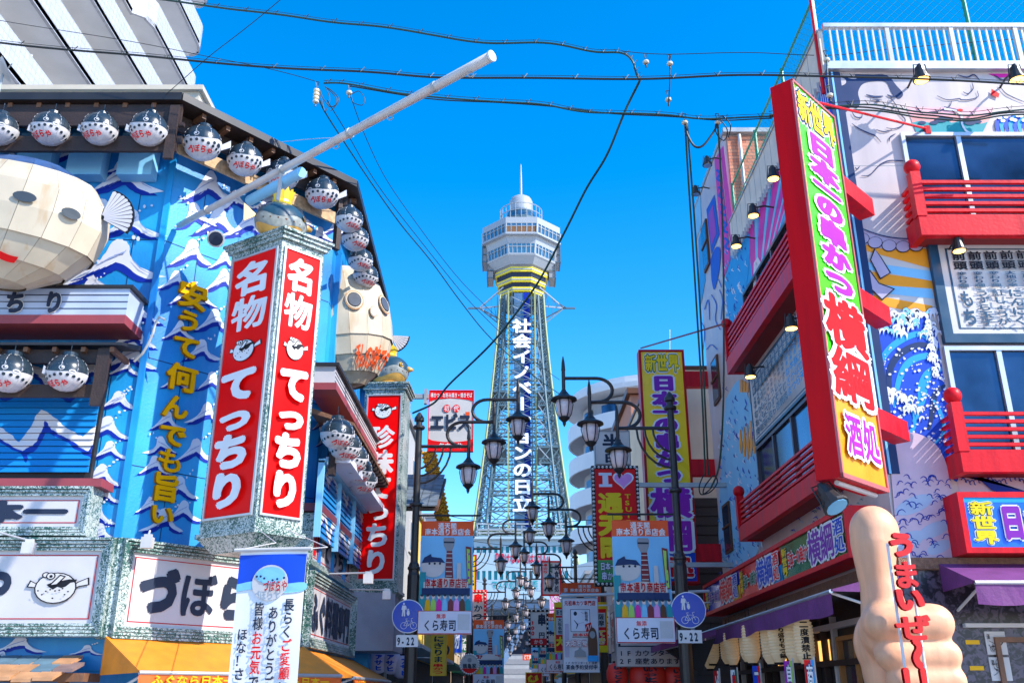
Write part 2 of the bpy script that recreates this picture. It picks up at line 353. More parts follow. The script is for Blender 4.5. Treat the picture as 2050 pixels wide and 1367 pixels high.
def marblemat(name, base, vein, sc=26):
    m = bpy.data.materials.new(name); m.use_nodes = True; nt = m.node_tree; L = nt.links.new; b = nt.nodes['Principled BSDF']
    g = nt.nodes.new('ShaderNodeNewGeometry'); n = nt.nodes.new('ShaderNodeTexNoise'); n.inputs['Scale'].default_value = sc; n.inputs['Detail'].default_value = 3
    n.inputs['Distortion'].default_value = 1.6; L(g.outputs['Position'], n.inputs['Vector'])
    cr = nt.nodes.new('ShaderNodeValToRGB'); e = cr.color_ramp.elements
    e[0].position = .44; e[0].color = tuple(vein)+(1,); e[1].position = .56; e[1].color = tuple(base)+(1,)
    n4 = nt.nodes.new('ShaderNodeTexNoise'); n4.inputs['Scale'].default_value = 1.7; L(g.outputs['Position'], n4.inputs['Vector']); ad = nt.nodes.new('ShaderNodeMath'); ad.operation = 'MULTIPLY_ADD'; L(n4.outputs['Fac'], ad.inputs[0]); ad.inputs[1].default_value = .34; ad.inputs[2].default_value = -.17
    a2 = nt.nodes.new('ShaderNodeMath'); L(n.outputs['Fac'], a2.inputs[0]); L(ad.outputs[0], a2.inputs[1]); L(a2.outputs[0], cr.inputs[0]); L(cr.outputs[0], b.inputs['Base Color']); b.inputs['Roughness'].default_value = .3; return m
MARB = marblemat('green_marble', (.50, .55, .52), (.02, .09, .07), 30); 
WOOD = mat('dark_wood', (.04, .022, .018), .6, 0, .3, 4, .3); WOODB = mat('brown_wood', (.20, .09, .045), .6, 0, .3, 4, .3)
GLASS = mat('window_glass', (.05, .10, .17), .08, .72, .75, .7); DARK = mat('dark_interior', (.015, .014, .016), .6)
ALU = mat('aluminium', (.55, .56, .58), .35, .6, .08, 2); STEEL = mat('painted_steel', (.42, .43, .42), .4, .3, .15, 3)
ROOFM = mat('dark_roof_metal', (.03, .03, .035), .45, .3, .2, 2); WHITEP = mat('white_painted_metal', (.60, .57, .55), .4, .1, .12, 1.2, streak=.06)
TILEB = mat('slate_roof_tile', (.16, .19, .22), .5, 0, .3, 3); LAMPB = mat('black_lamp_iron', (.045, .04, .038), .36, .4, .2, 4)
# ---------------------------------------------------------------- the blue corner restaurant on the left
t = REST = thing('restaurant_building', 'blue corner restaurant painted with white breaking waves, brown eaves and gold lettering', 'building', (-5.35, 12.75, 0))
EZ = 10.12
E0, E1, E2, E3 = Vector((-13, 12.0, EZ)), Vector((-5.06, 12.0, EZ)), Vector((-2.80, 14.6, EZ)), Vector((-2.92, 20.2, EZ))
W1, W2, W3 = Vector((-5.35, 12.75, 0)), Vector((-3.25, 15.18, 0)), Vector((-3.25, 20.6, 0))
w = MB(); w.prism([(-13, 12.75, 0), W1, W2, W3, (-13, 20.6, 0)], (0, 0, EZ-.02), WALL); w.build('wall', t)
m = MB(); pr = PxPrint(m, LA, .006)
for x, y, s, f in ((252, 352, 62, 0), (146, 303, 40, 0), (345, 322, 45, 0), (296, 446, 52, 0), (292, 518, 72, 0), (172, 552, 44, 0), (182, 575, 36, 0), (325, 622, 50, 1), (316, 672, 45, 0), (322, 712, 50, 0), (20, 318, 30, 0), (205, 420, 40, 1)):
    if x+s*1.25 > 324: x = 324-s*1.2
    pr.w = .006; wave(pr, x, y, s*1.25, f, .78)
for x, y, s in ((243, 900, 40), (222, 990, 36), (262, 800, 34), (272, 1062, 34), (220, 1068, 30), (243, 855, 52), (226, 950, 50), (232, 1028, 48), (300, 800, 40), (285, 735, 36)):
    pr.w = .006
    lim = 330-.159*(y-460)
    if x+s > lim: x = lim-s*.98
    wave(pr, x, y, s, False, .8)
pr = PxPrint(m, LB, .006)
for x, y, s, f in ((420, 372, 48, 0), (438, 440, 46, 0), (500, 447, 42, 0), (385, 505, 42, 0), (448, 560, 36, 0), (430, 640, 36, 0), (404, 700, 34, 0), (425, 762, 30, 0), (415, 826, 34, 0), (393, 900, 36, 0), (360, 975, 36, 0), (368, 1022, 34, 0), (535, 440, 34, 1), (390, 430, 40, 1), (596, 430, 34, 0),
                   (330, 1040, 38, 0), (310, 930, 30, 0), (335, 840, 30, 0), (352, 760, 26, 0), (360, 660, 30, 0), (372, 590, 30, 0), (640, 470, 26, 1), (672, 455, 22, 0), (345, 560, 30, 0), (470, 400, 30, 1), (540, 400, 28, 0), (405, 600, 26, 1), (322, 890, 28, 1), (300, 1010, 26, 0), (330, 985, 24, 0), (450, 520, 28, 0)):
    pr.w = .006; lim = 332-.159*(y-460); s *= 1.18
    if x-s < lim: x = lim+s*1.02
    wave(pr, x, y, s, f, .95)
pr = PxPrint(m, LC, .006)
for x, y, s in ((640, 850, 16), (645, 885, 14), (722, 990, 16), (728, 1050, 16), (735, 1130, 14), (745, 900, 12), (740, 860, 12)): pr.w = .006; wave(pr, x, y, s, False, 1.1)
[k_.build1('painted_wave', t) for k_ in WAVES]; WAVES.clear()
for F, pts in ((LA, [(322, 510), (318, 545)]), ):
    pass
# panel joints on the walls
j = MB()
for F, u0, u1, vs in ((LA, -7.5, 0, (6.2, 8.1)), (LB, 0, 3.2, (4.6, 6.2, 8.1)), (LC, 0, 5.4, (6.2, 8.1))):
    for v in vs: j.fbox(F, u0, u1, v, v+.012, .001, .004, P('navy'))
for F, us in ((LA, (-.45, -2.4, -4.4)), (LB, (.6, 1.8)), (LC, (1.2, 3))):
    for u in us: j.fbox(F, u, u+.012, 3.4, 9.9, .001, .0045, P('navy'))
j.fbox(LA, -.05, .04, 3.5, EZ-.3, 0, .04, WALL); j.build('joint_strip', t)
# big gold letters on face B
gold = mat('gold_letter', (1.0, .42, .0), .6, 0, .03, 1, spec=.08)
for c, (x0, y0, x1, y1) in zip('安うて何んでも旨い', ((357, 566, 415, 618), (352, 622, 403, 664), (345, 672, 400, 716), (334, 730, 393, 782), (325, 790, 376, 838), (318, 848, 372, 893), (314, 897, 366, 946), (305, 948, 357, 1003), (300, 1008, 348, 1050))):
    u0, u1, v0, v1 = pxrect(LB, x0, y0, x1, y1, .05); m = MB(); pr = Print(m, LB, u0, v0, u1, v1, .05, .002)
    for k in range(6): pr.w = .01+k*.012; pr.ch(c, -.04, -.04, 1.04, 1.04, gold if k == 5 else mat('gold_letter_side', (.55, .22, .0), .6), .05, fat=.022)
    m.build('letter', t)
# eaves
e = MB()
for a, b, n in ((E0, E1, Vector((0, 1, 0))), (E1, E2, Vector((-BD.y, BD.x, 0))), (E2, E3, Vector((-1, 0, 0)))):
    pass
IN = [Vector((-13, 13.6, EZ)), Vector((-5.6, 13.6, EZ)), Vector((-4.1, 15.3, EZ)), Vector((-4.1, 20.2, EZ))]
OUT = [E0, E1, E2, E3]
for i in range(3):
    a, b, c, d = OUT[i], OUT[i+1], IN[i+1], IN[i]
    e.hexa([a, b, c, d, a+Z*.07, b+Z*.07, c+Z*.52, d+Z*.52], ROOFM)
e.build('roof', t)
f = MB()
for i in range(3):
    a, b = OUT[i], OUT[i+1]; d = (b-a).normalized(); n = Vector((d.y, -d.x, 0))
    f.obox(a-Z*.02+n*.002, b-a, n*.03, Z*.13, ROOFM)
f.build('gutter', t)
# soffit boards and rafters, each one a part
s = MB()
for i in range(3):
    a, b, c, d = OUT[i], OUT[i+1], IN[i+1], IN[i]; z = Z*-.012
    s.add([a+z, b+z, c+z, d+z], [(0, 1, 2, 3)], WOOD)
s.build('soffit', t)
raf = MB(); raf.box(-.035, .035, 0, .78, -.10, -.02, WOODB); rme = raf.mesh('rafter')
for i in range(3):
    a, b = OUT[i], OUT[i+1]; L = (b-a).length; d = (b-a)/L; n = int(L/.42); ang = math.atan2(d.y, d.x)
    for k in range(1, n):
        q = a+d*(L*k/n)
        if q.x < -8.6: continue
        inst('rafter', rme, t, q+Vector((-d.y, d.x, 0))*.05, (0, 0, ang))
# dark lantern rack under the eaves along face A, with stepped boards
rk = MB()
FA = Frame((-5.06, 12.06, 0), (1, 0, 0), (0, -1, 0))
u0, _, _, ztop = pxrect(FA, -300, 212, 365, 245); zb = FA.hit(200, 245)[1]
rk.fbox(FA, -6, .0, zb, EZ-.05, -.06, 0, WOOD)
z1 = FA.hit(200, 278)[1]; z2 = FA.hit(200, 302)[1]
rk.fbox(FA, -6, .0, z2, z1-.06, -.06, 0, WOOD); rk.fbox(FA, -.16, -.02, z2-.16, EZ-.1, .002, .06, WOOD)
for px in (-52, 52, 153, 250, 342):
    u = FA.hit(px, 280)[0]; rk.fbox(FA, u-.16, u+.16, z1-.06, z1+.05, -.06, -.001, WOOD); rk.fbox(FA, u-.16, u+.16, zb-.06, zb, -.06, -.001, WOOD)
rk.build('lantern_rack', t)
# light-blue boxes behind the rack
lb = MB()
for px in (-5, 98, 198, 296):
    u = LA.hit(px, 260)[0]; lb.fbox(LA, u-.27, u+.27, z1-.35, zb+.1, .01, .25, P('sblue'))
lb.build('backing_box', t)
# particle-board strip under lanterns of face B, dark frames on the corner B/C
osb = mat('particle_board', (.55, .36, .20), .8, 0, .35, 14, .3)
b_ = MB(); FBo = Frame(Vector((-5.06, 12.02, 0))-Vector((BD.y, -BD.x, 0))*.32, BD, (BD.y, -BD.x, 0))
u0 = FBo.hit(365, 270)[0]; u1 = FBo.hit(686, 440)[0]; v0 = FBo.hit(500, 370)[1]; v1 = FBo.hit(500, 345)[1]
b_.fbox(FBo, .05, 3.3, v0, v1, -.05, 0, osb); b_.build('board_strip', t)
b_ = MB(); b_.fbox(FBo, .05, 3.35, EZ-.32, EZ-.03, -.05, .0, WOOD); b_.fbox(FBo, 3.3, 3.4, v0-.5, EZ-.05, -.04, .06, WOOD)
FC0 = Frame((-2.98, 14.75, 0), (0, 1, 0), (1, 0, 0))
b_.fbox(FC0, .0, 5.2, v0-.02, v0+.08, -.05, 0, WOOD); b_.fbox(FC0, 0, 5.2, EZ-.3, EZ-.03, -.05, 0, WOOD); b_.build('fascia_board', t)
BEAMV = v1
# corrugated side panel bits on C
pl = MB(); 
for u in (.3, 1.5, 2.7, 3.9, 5.0): pl.fbox(LC, u, u+.12, 3.0, 9.2, .0, .1, WALL)
pl.fbox(LC, 5.0, 5.35, 2.0, 8.4, .0, .3, WALL); pl.build('pilaster', t)
# white gutter/parapet box of the roof behind + ledge
# ---------------------------------------------------------------- blowfish lanterns
LW = mat('lantern_vinyl', (.62, .60, .62), .28, 0, .1, 9); LD = mat('lantern_dark_vinyl', (.02, .035, .05), .25, 0, .1, 9)
def puffer(name, label, mir=False, txt='づぼらや'):
    t = thing(name, label, 'lantern', (0, 0, 0), 'blowfish lanterns of the restaurant')
    B = Ball((0, 0, 0), (.27, .27, .25)); f = -1 if mir else 1
    b = MB(); b.patch(B, 0, 360, -89, 89, 0, LW, 32, 16); body = b.build('body', t, smooth=True)
    s = MB()
    for u in (20, 65, 110, 155, 200, 245, 290, 335): s.tube([B.p(u, v, .004) for v in range(-80, 81, 16)], .0035, mat('lantern_seam', (.55, .54, .56), .4), 5)
    s.build('seam', t)
    c = MB(); c.patch(B, 0, 360, lambda u: 8+6*math.cos(R((u-60*f)*2))-(24*max(0, math.cos(R(u-42*f)))), 88, .012, LD, 40, 6)
    c.build('back_patch', t, smooth=True)
    d = MB(); pr = Print(d, B, -180, -90, 180, 90, .016, .003)
    def sp(u, v, r, mt, rv=None, w=.018): d.add([B.p(u*f+r*math.cos(a)/math.cos(R(v)), v+(rv or r)*math.sin(a), w) for a in [2*math.pi*i/12 for i in range(12)]], [tuple(range(12))], mt)
    for k in range(16): sp(-150+k*19, -27+5*math.cos(R(k*38)), 4.8, LD)
    sp(-56, -17, 8, LD, 7); sp(-36, -18, 5, LD, 5)
    sp(22, -2, 8, LW, 7, .02); sp(22, -2, 5.8, LD, 5, .024); sp(24, -1, 3, LW, 2.8, .028)
    sp(52, -10, 10, LW, 6, .02); sp(52, -10, 7.5, LD, 1.2, .025)
    d.build('spot_marking', t, kind='stuff')
    l = MB(); pr = Print(l, B, -70, -66, 50, -34, .02, .002)
    pr.text(txt, 0, .1, 1, .9, 'red', bold=.05, vert=False); l.build('lettering', t)
    h = MB(); h.lathe((0, 0, .235), [(.10, 0), (.10, .05), (.07, .06)], LD, 14); h.tube([(0, 0, .28), (0, 0, .46)], .006, LD, 5); h.build('top_ring', t)
    k = MB(); s1 = B.p(-95*f, 12); k.prism([s1, s1+Vector((-.12*f, -.02, .09)), s1+Vector((-.13*f, -.02, -.02)), s1+Vector((0, 0, -.09))], (0, .015, 0), LW); k.build('tail_fin', t)
    return t
pf = puffer('blowfish_lantern', 'x'); pm = puffer('blowfish_lantern', 'x', True)
def put(src, first, loc, rz, sc, label, rx=0):
    if first: place(src, loc, rz, sc, label, None, rx); return src
    return clone(src, loc, rz, sc, label, None, rx)
k = 0
for px, lab in ((0, 'blowfish lantern cut off by the photo edge in the top eaves row'), (101, 'white blowfish lantern, second from the left edge in the top eaves row'), (200, 'white blowfish lantern between two others, third in the top eaves row'), (298, 'white blowfish lantern last before the dark corner post of the eaves')):
    q = atY(px, 259, 11.95); put(pf, k == 0, q, R(-12), 1.0, lab); k += 1
k = 0
for px, py, lab in ((405, 287, 'blowfish lantern just right of the dark corner post on the slanting front'), (490, 321, 'blowfish lantern second along the particle board of the slanting front'), (566, 350, 'blowfish lantern half behind the white flagpole'), (645, 388, 'blowfish lantern right of the flagpole beside the fish statue')):
    u, v = FBo.hit(px, py, .28); q = FBo.p(u, v, .28); put(pm, k == 0, q, R(49-25), 1.06, lab); k += 1
for i, (px, py) in enumerate(((699, 440), (711, 478), (722, 521), (732, 553), (741, 585), (750, 615))):
    F = Frame((-2.72, 15, 0), (0, 1, 0), (1, 0, 0)); u, v = F.hit(px, py); q = F.p(u, v)
    clone(pm, q, R(60), .84, ['topmost lantern of the receding row under the street side eaves', 'second lantern down the receding row under the street side eaves', 'third lantern down the row hanging under the street side eaves', 'fourth lantern down the row, beside the big cream fish', 'fifth lantern down the eaves row, above the cream fish belly', 'lowest and farthest lantern of the eaves row'][i])
# ---------------------------------------------------------------- middle balcony, shutter windows (face A)
t2 = REST
F1 = Frame((-5.55, 12.15, 0), (1, 0, 0), (0, -1, 0))
uR = F1.hit(255, 610)[0]; zt = F1.hit(120, 578)[1]; zm = F1.hit(120, 632)[1]; zr = F1.hit(120, 650)[1]
panelm = mat('pale_balcony_panel', (.42, .50, .66), .35, 0, .15, 2)
bb = MB(); bb.fbox(F1, -5, uR, zm, zt, -.55, 0, panelm)
bb.build('balcony_panel', t2)
bb = MB()
for k in range(1, 4): v = zm+(zt-zm)*k/4; bb.fbox(F1, -5, uR, v, v+.012, .0, .006, P('ink'))
bb.fbox(F1, -5.02, uR+.05, zt, zt+.05, -.6, .03, ROOFM); bb.build('panel_rail', t2)
bb = MB(); bb.fbox(F1, -5, uR+.02, zr, zm-.005, -.6, .05, mat('dull_red_trim', (.30, .05, .06), .5)); bb.build('red_trim', t2)
m = MB(); 
for c, x0, x1 in (('ち', 10, 52), ('り', 88, 128)):
    u0, u1, v0, v1 = pxrect(F1, x0, 582, x1, 628, .02)
    for k in range(3): Print(m, F1, u0, v0, u1, v1, .012+k*.01).ch(c, 0, 0, 1, 1, 'white' if k == 0 else 'ink', .05, fat=.05 if k == 0 else .03)
m.build('lettering', t2)
# lower small roof over shutters
zr2 = F1.hit(120, 690)[1]; uR2 = F1.hit(250, 690)[0]
bb = MB(); bb.hexa([F1.p(-5, zr2-.04, .1), F1.p(uR2, zr2-.04, .1), F1.p(uR2, zr2+.12, -.6), F1.p(-5, zr2+.12, -.6), F1.p(-5, zr2, .1), F1.p(uR2, zr2, .1), F1.p(uR2, zr2+.2, -.6), F1.p(-5, zr2+.2, -.6)], ROOFM)
bb.build('small_roof', t2)
raf = MB(); raf.box(-.03, .03, 0, .55, -.07, 0, WOODB); rm2 = raf.mesh('rafter')
for i in range(9): inst('rafter', rm2, t2, F1.p(uR2-.15-i*.4, zr2-.05, .05))
za = F1.hit(120, 725)[1]; zc = F1.hit(120, 768)[1]; zd = F1.hit(120, 793)[1]; uR3 = F1.hit(213, 760)[0]
bb = MB(); bb.fbox(F1, -5, uR3, za, zr2-.06, -.08, -.03, WOOD); bb.fbox(F1, -5, uR3, zd, zc, -.08, -.03, WOOD); bb.fbox(F1, uR3-.17, uR3, F1.hit(200, 812)[1], zr2-.06, -.03, .03, WOOD)
bb.build('lantern_rack', t2)
for i, px in enumerate((20, 134)):
    q = atY(px, 747, 12.05); clone(pf, q, R(-8), 1.05, ['blowfish lantern under the small roof at the photo edge, above the shutters', 'blowfish lantern under the small roof, between rack boards left of the blue corner'][i])
# shutters: each slat is a part
def shutmat():
    m = bpy.data.materials.new('shutter_paint'); m.use_nodes = True; nt = m.node_tree; L = nt.links.new; b = nt.nodes['Principled BSDF']
    g = nt.nodes.new('ShaderNodeNewGeometry'); sp = nt.nodes.new('ShaderNodeSeparateXYZ'); L(g.outputs['Position'], sp.inputs[0])
    def M(op, a, c=None):
        n = nt.nodes.new('ShaderNodeMath'); n.operation = op
        for i, q in enumerate((a, c)):
            if q is None: continue
            if isinstance(q, (int, float)): n.inputs[i].default_value = q
            else: L(q, n.inputs[i])
        return n.outputs[0]
    nz = nt.nodes.new('ShaderNodeTexNoise'); nz.inputs['Scale'].default_value = 2.2; nz.inputs['Detail'].default_value = 3; L(g.outputs['Position'], nz.inputs['Vector'])
    xy = M('ADD', sp.outputs[0], M('MULTIPLY', sp.outputs[1], 1.0)); xx = M('ADD', M('MULTIPLY', xy, 1.1), M('MULTIPLY', sp.outputs[2], .55))
    tri = M('ABSOLUTE', M('SUBTRACT', M('FRACT', xx), .5)); zz = M('FRACT', M('SUBTRACT', M('ADD', M('MULTIPLY', sp.outputs[2], 1.25), M('MULTIPLY', nz.outputs[0], .5)), M('MULTIPLY', tri, -.9)))
    cr = nt.nodes.new('ShaderNodeValToRGB'); cr.color_ramp.interpolation = 'CONSTANT'; e = cr.color_ramp.elements
    e[0].position = 0; e[0].color = (.006, .2, .52, 1); e[1].position = .52; e[1].color = (.005, .03, .30, 1)
    x = e.new(.62); x.color = (.62, .60, .62, 1); x = e.new(.85); x.color = (.006, .2, .52, 1)
    L(zz, cr.inputs[0]); L(cr.outputs[0], b.inputs['Base Color']); b.inputs['Roughness'].default_value = .4; return m
SHUT = shutmat()
LAo = Frame((-5.35, 12.6, 0), (1, 0, 0), (0, -1, 0))
uS = LAo.hit(188, 870)[0]; vS0 = LAo.hit(100, 945)[1]; vS1 = za+.2
bk = MB(); bk.fbox(LAo, -5, uS+.02, vS0-.2, vS1, -.14, -.05, DARK); bk.build('shutter_box', t2)
sl_ = MB(); sl_.hexa([(-1.5, -.035, 0), (1.5, -.035, 0), (1.5, 0, 0), (-1.5, 0, 0), (-1.5, -.012, .085), (1.5, -.012, .085), (1.5, 0, .085), (-1.5, 0, .085)], SHUT)
sme = sl_.mesh('shutter_slat'); nsl = int((vS1-vS0)/.093)
for col in range(2):
    for k in range(nsl): inst('shutter_slat', sme, t2, LAo.p(uS-1.5-col*3.02, vS0+k*.093, -.02))
# ---------------------------------------------------------------- marble framed sign boards
IVORY = mat('ivory_board', (.56, .53, .54), .3, 0, .08, 2)
def marble_board(name, label, F, u0, u1, v0, v1, w0, w1, art, fr=.13, band=3):
    t = thing(name, label, 'sign', F.p((u0+u1)/2, v0, w1))
    b = MB()
    for k in range(band):          # stepped mouldings
        a = fr*k/band; d = fr*(k+.75)/band; ww = w1+.02*(band-k)+.02
        for (x0, x1, y0, y1) in ((u0+a, u1-a, v1-d, v1-a), (u0+a, u1-a, v0+a, v0+d), (u0+a, u0+d, v0+d, v1-d), (u1-d, u1-a, v0+d, v1-d)):
            b.fbox(F, x0, x1, y0, y1, w0, ww, MARB)
    b.build('marble_frame', t)
    p = MB(); p.fbox(F, u0+.02, u1-.02, v0+.02, v1-.02, w0+.01, w1, IVORY); p.build('board', t)
    m = MB(); fr2 = fr+.012; pr = Print(m, F, u0+fr2, v0+fr2, u1-fr2, v1-fr2, w1+.001)
    W = (u1-u0-2*fr2); H = (v1-v0-2*fr2); a = .012/W; c = .012/H; i, jj = .03/W, .03/H
    for r_ in ((i, jj, 1-i, jj+c), (i, 1-jj-c, 1-i, 1-jj), (i, jj+c, i+a, 1-jj-c), (1-i-a, jj+c, 1-i, 1-jj-c)): pr.rect(*r_, 'dred')
    art(pr); m.build('lettering', t); return t
FLo = Frame((-5.35, 12.35, 0), (1, 0, 0), (0, -1, 0))
u1 = FLo.hit(183, 1020)[0]; v0 = FLo.hit(100, 1076)[1]; v1 = FLo.hit(100, 975)[1]
marble_board('sign_board', 'marble framed white board reading in black brush strokes, above the longer one', FLo, u1-3.6, u1, v0+.02, v1, -.3, 0, lambda p: p.text('ふぐ日本一', .06, .12, .95, .9, 'ink', vert=False, bold=.05, fat=.05))
tr = MB(); tr.fbox(FLo, -5, u1+.1, v1, v1+.11, -.35, .06, mat('dull_red_trim', (.30, .05, .06), .5)); tr.build('red_trim', t2)
u1 = FLo.hit(222, 1180)[0]; v0 = FLo.hit(100, 1274)[1]; v1 = FLo.hit(100, 1078)[1]
def artA(p):
    p.text('づぼらや', .03, .14, .70, .88, 'ink', vert=False, bold=.05, fat=.05); fuguprint(p, .855, .5, .075, .22)
marble_board('sign_board', 'marble framed white board with a line drawing of a blowfish', FLo, u1-3.9, u1, v0, v1, -.35, .03, artA, .17, 4)
FLB = Frame(FLo.p(u1+.07, 0, .03), BD, (BD.y, -BD.x, 0))
marble_board('sign_board', 'marble framed white board in the centre of the slanting front, above the orange awning', FLB, 0, 2.95, v0-.02, v1, -.35, 0, lambda p: p.text('づぼらや', .05, .16, .95, .86, 'ink', vert=False, bold=.05, fat=.05), .17, 4)
mc = MB(); q = FLo.p(u1-.02, 0, .03); mc.tube([(q.x+.05, q.y+.06, v0-.01), (q.x+.05, q.y+.06, v1+.01)], .09, MARB, 10)
mc.build('corner_moulding', t2)
FLC = Frame(FLB.p(3.02, 0, 0), (0, 1, 0), (1, 0, 0))
marble_board('sign_board', 'marble framed board facing the street, with tall black characters on white', FLC, .02, 4.3, v0-.02, v1-.12, -.35, 0, lambda p: p.text('ふぐ料理専門', .05, .1, .97, .92, 'ink', vert=False, bold=.03, fat=.045), .17, 4)
def artC(p): p.text('名物', .04, .1, .22, .9, 'red', vert=False, bold=.05, fat=.03); p.text('てっちり', .26, .12, .96, .9, 'ink', vert=False, bold=.05, fat=.02)
marble_board('sign_board', 'upper marble framed board facing the street with two red characters first', FLC, .12, 4.3, v1-.02, v1+.78, -.35, -.06, artC, .12, 3)
tr = MB(); tr.fbox(FLC, .05, 4.5, v1+.80, v1+.92, -.4, .12, mat('maroon_trim', (.16, .03, .05), .5)); tr.build('red_trim', t2)
zB0, zB1 = v0, v1
# wall strip and tiled roof at the bottom left
m = MB(); pr = PxPrint(m, LAo, .02)
bs = MB(); bs.fbox(LAo, -5, .1, 1.9, v0+.02, -.2, 0, WALL); bs.build('lower_wall', t2)
for x, y, s in ((40, 1288, 55), (175, 1300, 32), (0, 1312, 40)): pr.w = .01; wave(pr, x, y, s, False, .55)
[k_.build1('painted_wave', t2) for k_ in WAVES]; WAVES.clear()
tilecols = [mat('roof_tile_a', (.12, .20, .25), .5, 0, .2, 6), mat('roof_tile_b', (.52, .26, .12), .5, 0, .2, 6), mat('roof_tile_c', (.25, .16, .14), .5, 0, .2, 6)]
tm = MB(); tm.hexa([(0, -.30, -.1), (.24, -.30, -.1), (.24, 0, 0), (0, 0, 0), (0, -.30, -.06), (.24, -.30, -.06), (.24, 0, .04), (0, 0, .04)], tilecols[0])
tms = []
for c in tilecols:
    mb = MB(); mb.v, mb.f, mb.mi, mb.ms = tm.v, tm.f, tm.mi, [c]; tms.append(mb.mesh('roof_tile'))
rt = thing('tiled_canopy', 'little canopy of mixed wooden shingles at the bottom left under the boards', 'canopy', LAo.p(-2, 1.9, .3))
zz = LAo.hit(100, 1330, .3)[1]
for row in range(3):
    for i in range(20): inst('shingle', random.choice(tms), rt, LAo.p(-.35-.26*i+(.13 if row % 2 else 0), zz+.08-.09*row, .12+.22*row), (R(random.uniform(-3, 3)), 0, R(random.uniform(-2, 2))))
pb = MB(); pb.fbox(LAo, -5.3, .1, zz-.2, zz-.1, .0, .5, WOODB)
for i in range(9): pb.fbox(LAo, -.25-.6*i, -.15-.6*i, zz-.55, zz-.2, .3, .4, WOODB)
pb.build('support_beam', rt)
# ---------------------------------------------------------------- red corner pillar signs with fish statues
REDV = mat('red_sign_vinyl', (.93, .0, .0), .35, 0, .06, 1.5, spec=.15)
def pillar(name, label, c0, c1, c2, z0, z1, texts, slabel):
    """c1 is the corner towards the street mouth, c0 and c2 the two others that show"""
    c0, c1, c2 = (Vector((a[0], a[1], 0)) for a in (c0, c1, c2)); c3 = c0+c2-c1
    t = thing(name, label, 'sign', tuple(c1+Z*z0))
    b = MB(); b.prism([c0, c1, c2, c3], Z*(z1-z0), MARB)
    for k in b.v: pass
    b.v = [(x, y, z+z0) for x, y, z in b.v]; b.build('casing', t)
    cn = (c0+c1+c2+c3)/4; m = MB(); jm = MB()
    for z in [z0+.9*k for k in range(1, 5)]: jm.prism([cn+(q-cn)*1.003+Z*z for q in (c0, c1, c2, c3)], Z*.007, P('ink'))
    jm.build('slab_joint', t)
    for k, (ex, za, zb) in enumerate(((1.16, z1, z1+.05), (1.10, z1-.06, z1), (1.22, z1+.05, z1+.09), (1.08, z0-.06, z0))):
        m.prism([cn+(q-cn)*ex+Z*za for q in (c0, c1, c2, c3)], Z*(zb-za), MARB)
    m.build('cornice', t)
    bt = MB(); a = [cn+(q-cn)*1.04+Z*(z0-.06) for q in (c0, c1, c2, c3)]; d = [cn+(q-cn)*.7+Z*(z0-.26) for q in (c0, c1, c2, c3)]
    bt.hexa(d+a, MARB); bt.build('tapered_foot', t)
    for (a, b2, tx) in ((c0, c1, texts[0]), (c1, c2, texts[1])):
        if tx is None: continue
        F = Frame(a, b2-a); Wd = (b2-a).length; f = .10*Wd if Wd < .8 else .085; H = z1-z0
        p = MB(); p.fbox(F, f, Wd-f, z0+.20, z1-.20, 0, .012, REDV); pn = p.build('red_panel', t)
        g = MB()
        for (x0, x1, y0, y1) in ((f-.03, Wd-f+.03, z1-.20, z1-.17), (f-.03, Wd-f+.03, z0+.17, z0+.20), (f-.03, f, z0+.20, z1-.20), (Wd-f, Wd-f+.03, z0+.20, z1-.20)): g.fbox(F, x0, x1, y0, y1, 0, .03, ALU)
        g.build('panel_trim', t)
        l = MB(); pr = Print(l, F, f, z0+.20, Wd-f, z1-.20, .013)
        if len(tx) == 2:
            pr.text(tx[0], .09, .02, .91, .31, 'white', bold=.05, fat=.03); fuguprint(pr, .48, .385, .24, .042, 'white'); pr.text(tx[1], .08, .455, .92, .98, 'white', bold=.05, fat=.045)
        else: fuguprint(pr, .48, .085, .26, .042, 'white'); pr.text(tx[0], .12, .17, .88, .985, 'white', bold=.05, fat=.03)
        l.build('lettering', t)
    return t, cn
P1, c1n = pillar('pillar_sign', 'big two-sided red pillar sign in a marble casing, nearest the corner', (-4.19, 12.55), (-3.30, 11.98), (-2.80, 12.48), 3.60, 7.80, [('名物', 'てっちり')]*2, '')
br = MB()
for z in (4.2, 7.3): br.beam(c1n+Z*z, Vector((-4.1, 14.3, z)), .2, WALL)
br.build('wall_bracket', P1)
P2, c2n = pillar('pillar_sign', 'narrower red pillar sign beside the street lamp, farther down the street', (-3.14, 18.95), (-2.28, 18.9), (-2.25, 19.75), 3.55, 7.75, [('珍味てっちり',), None], '')
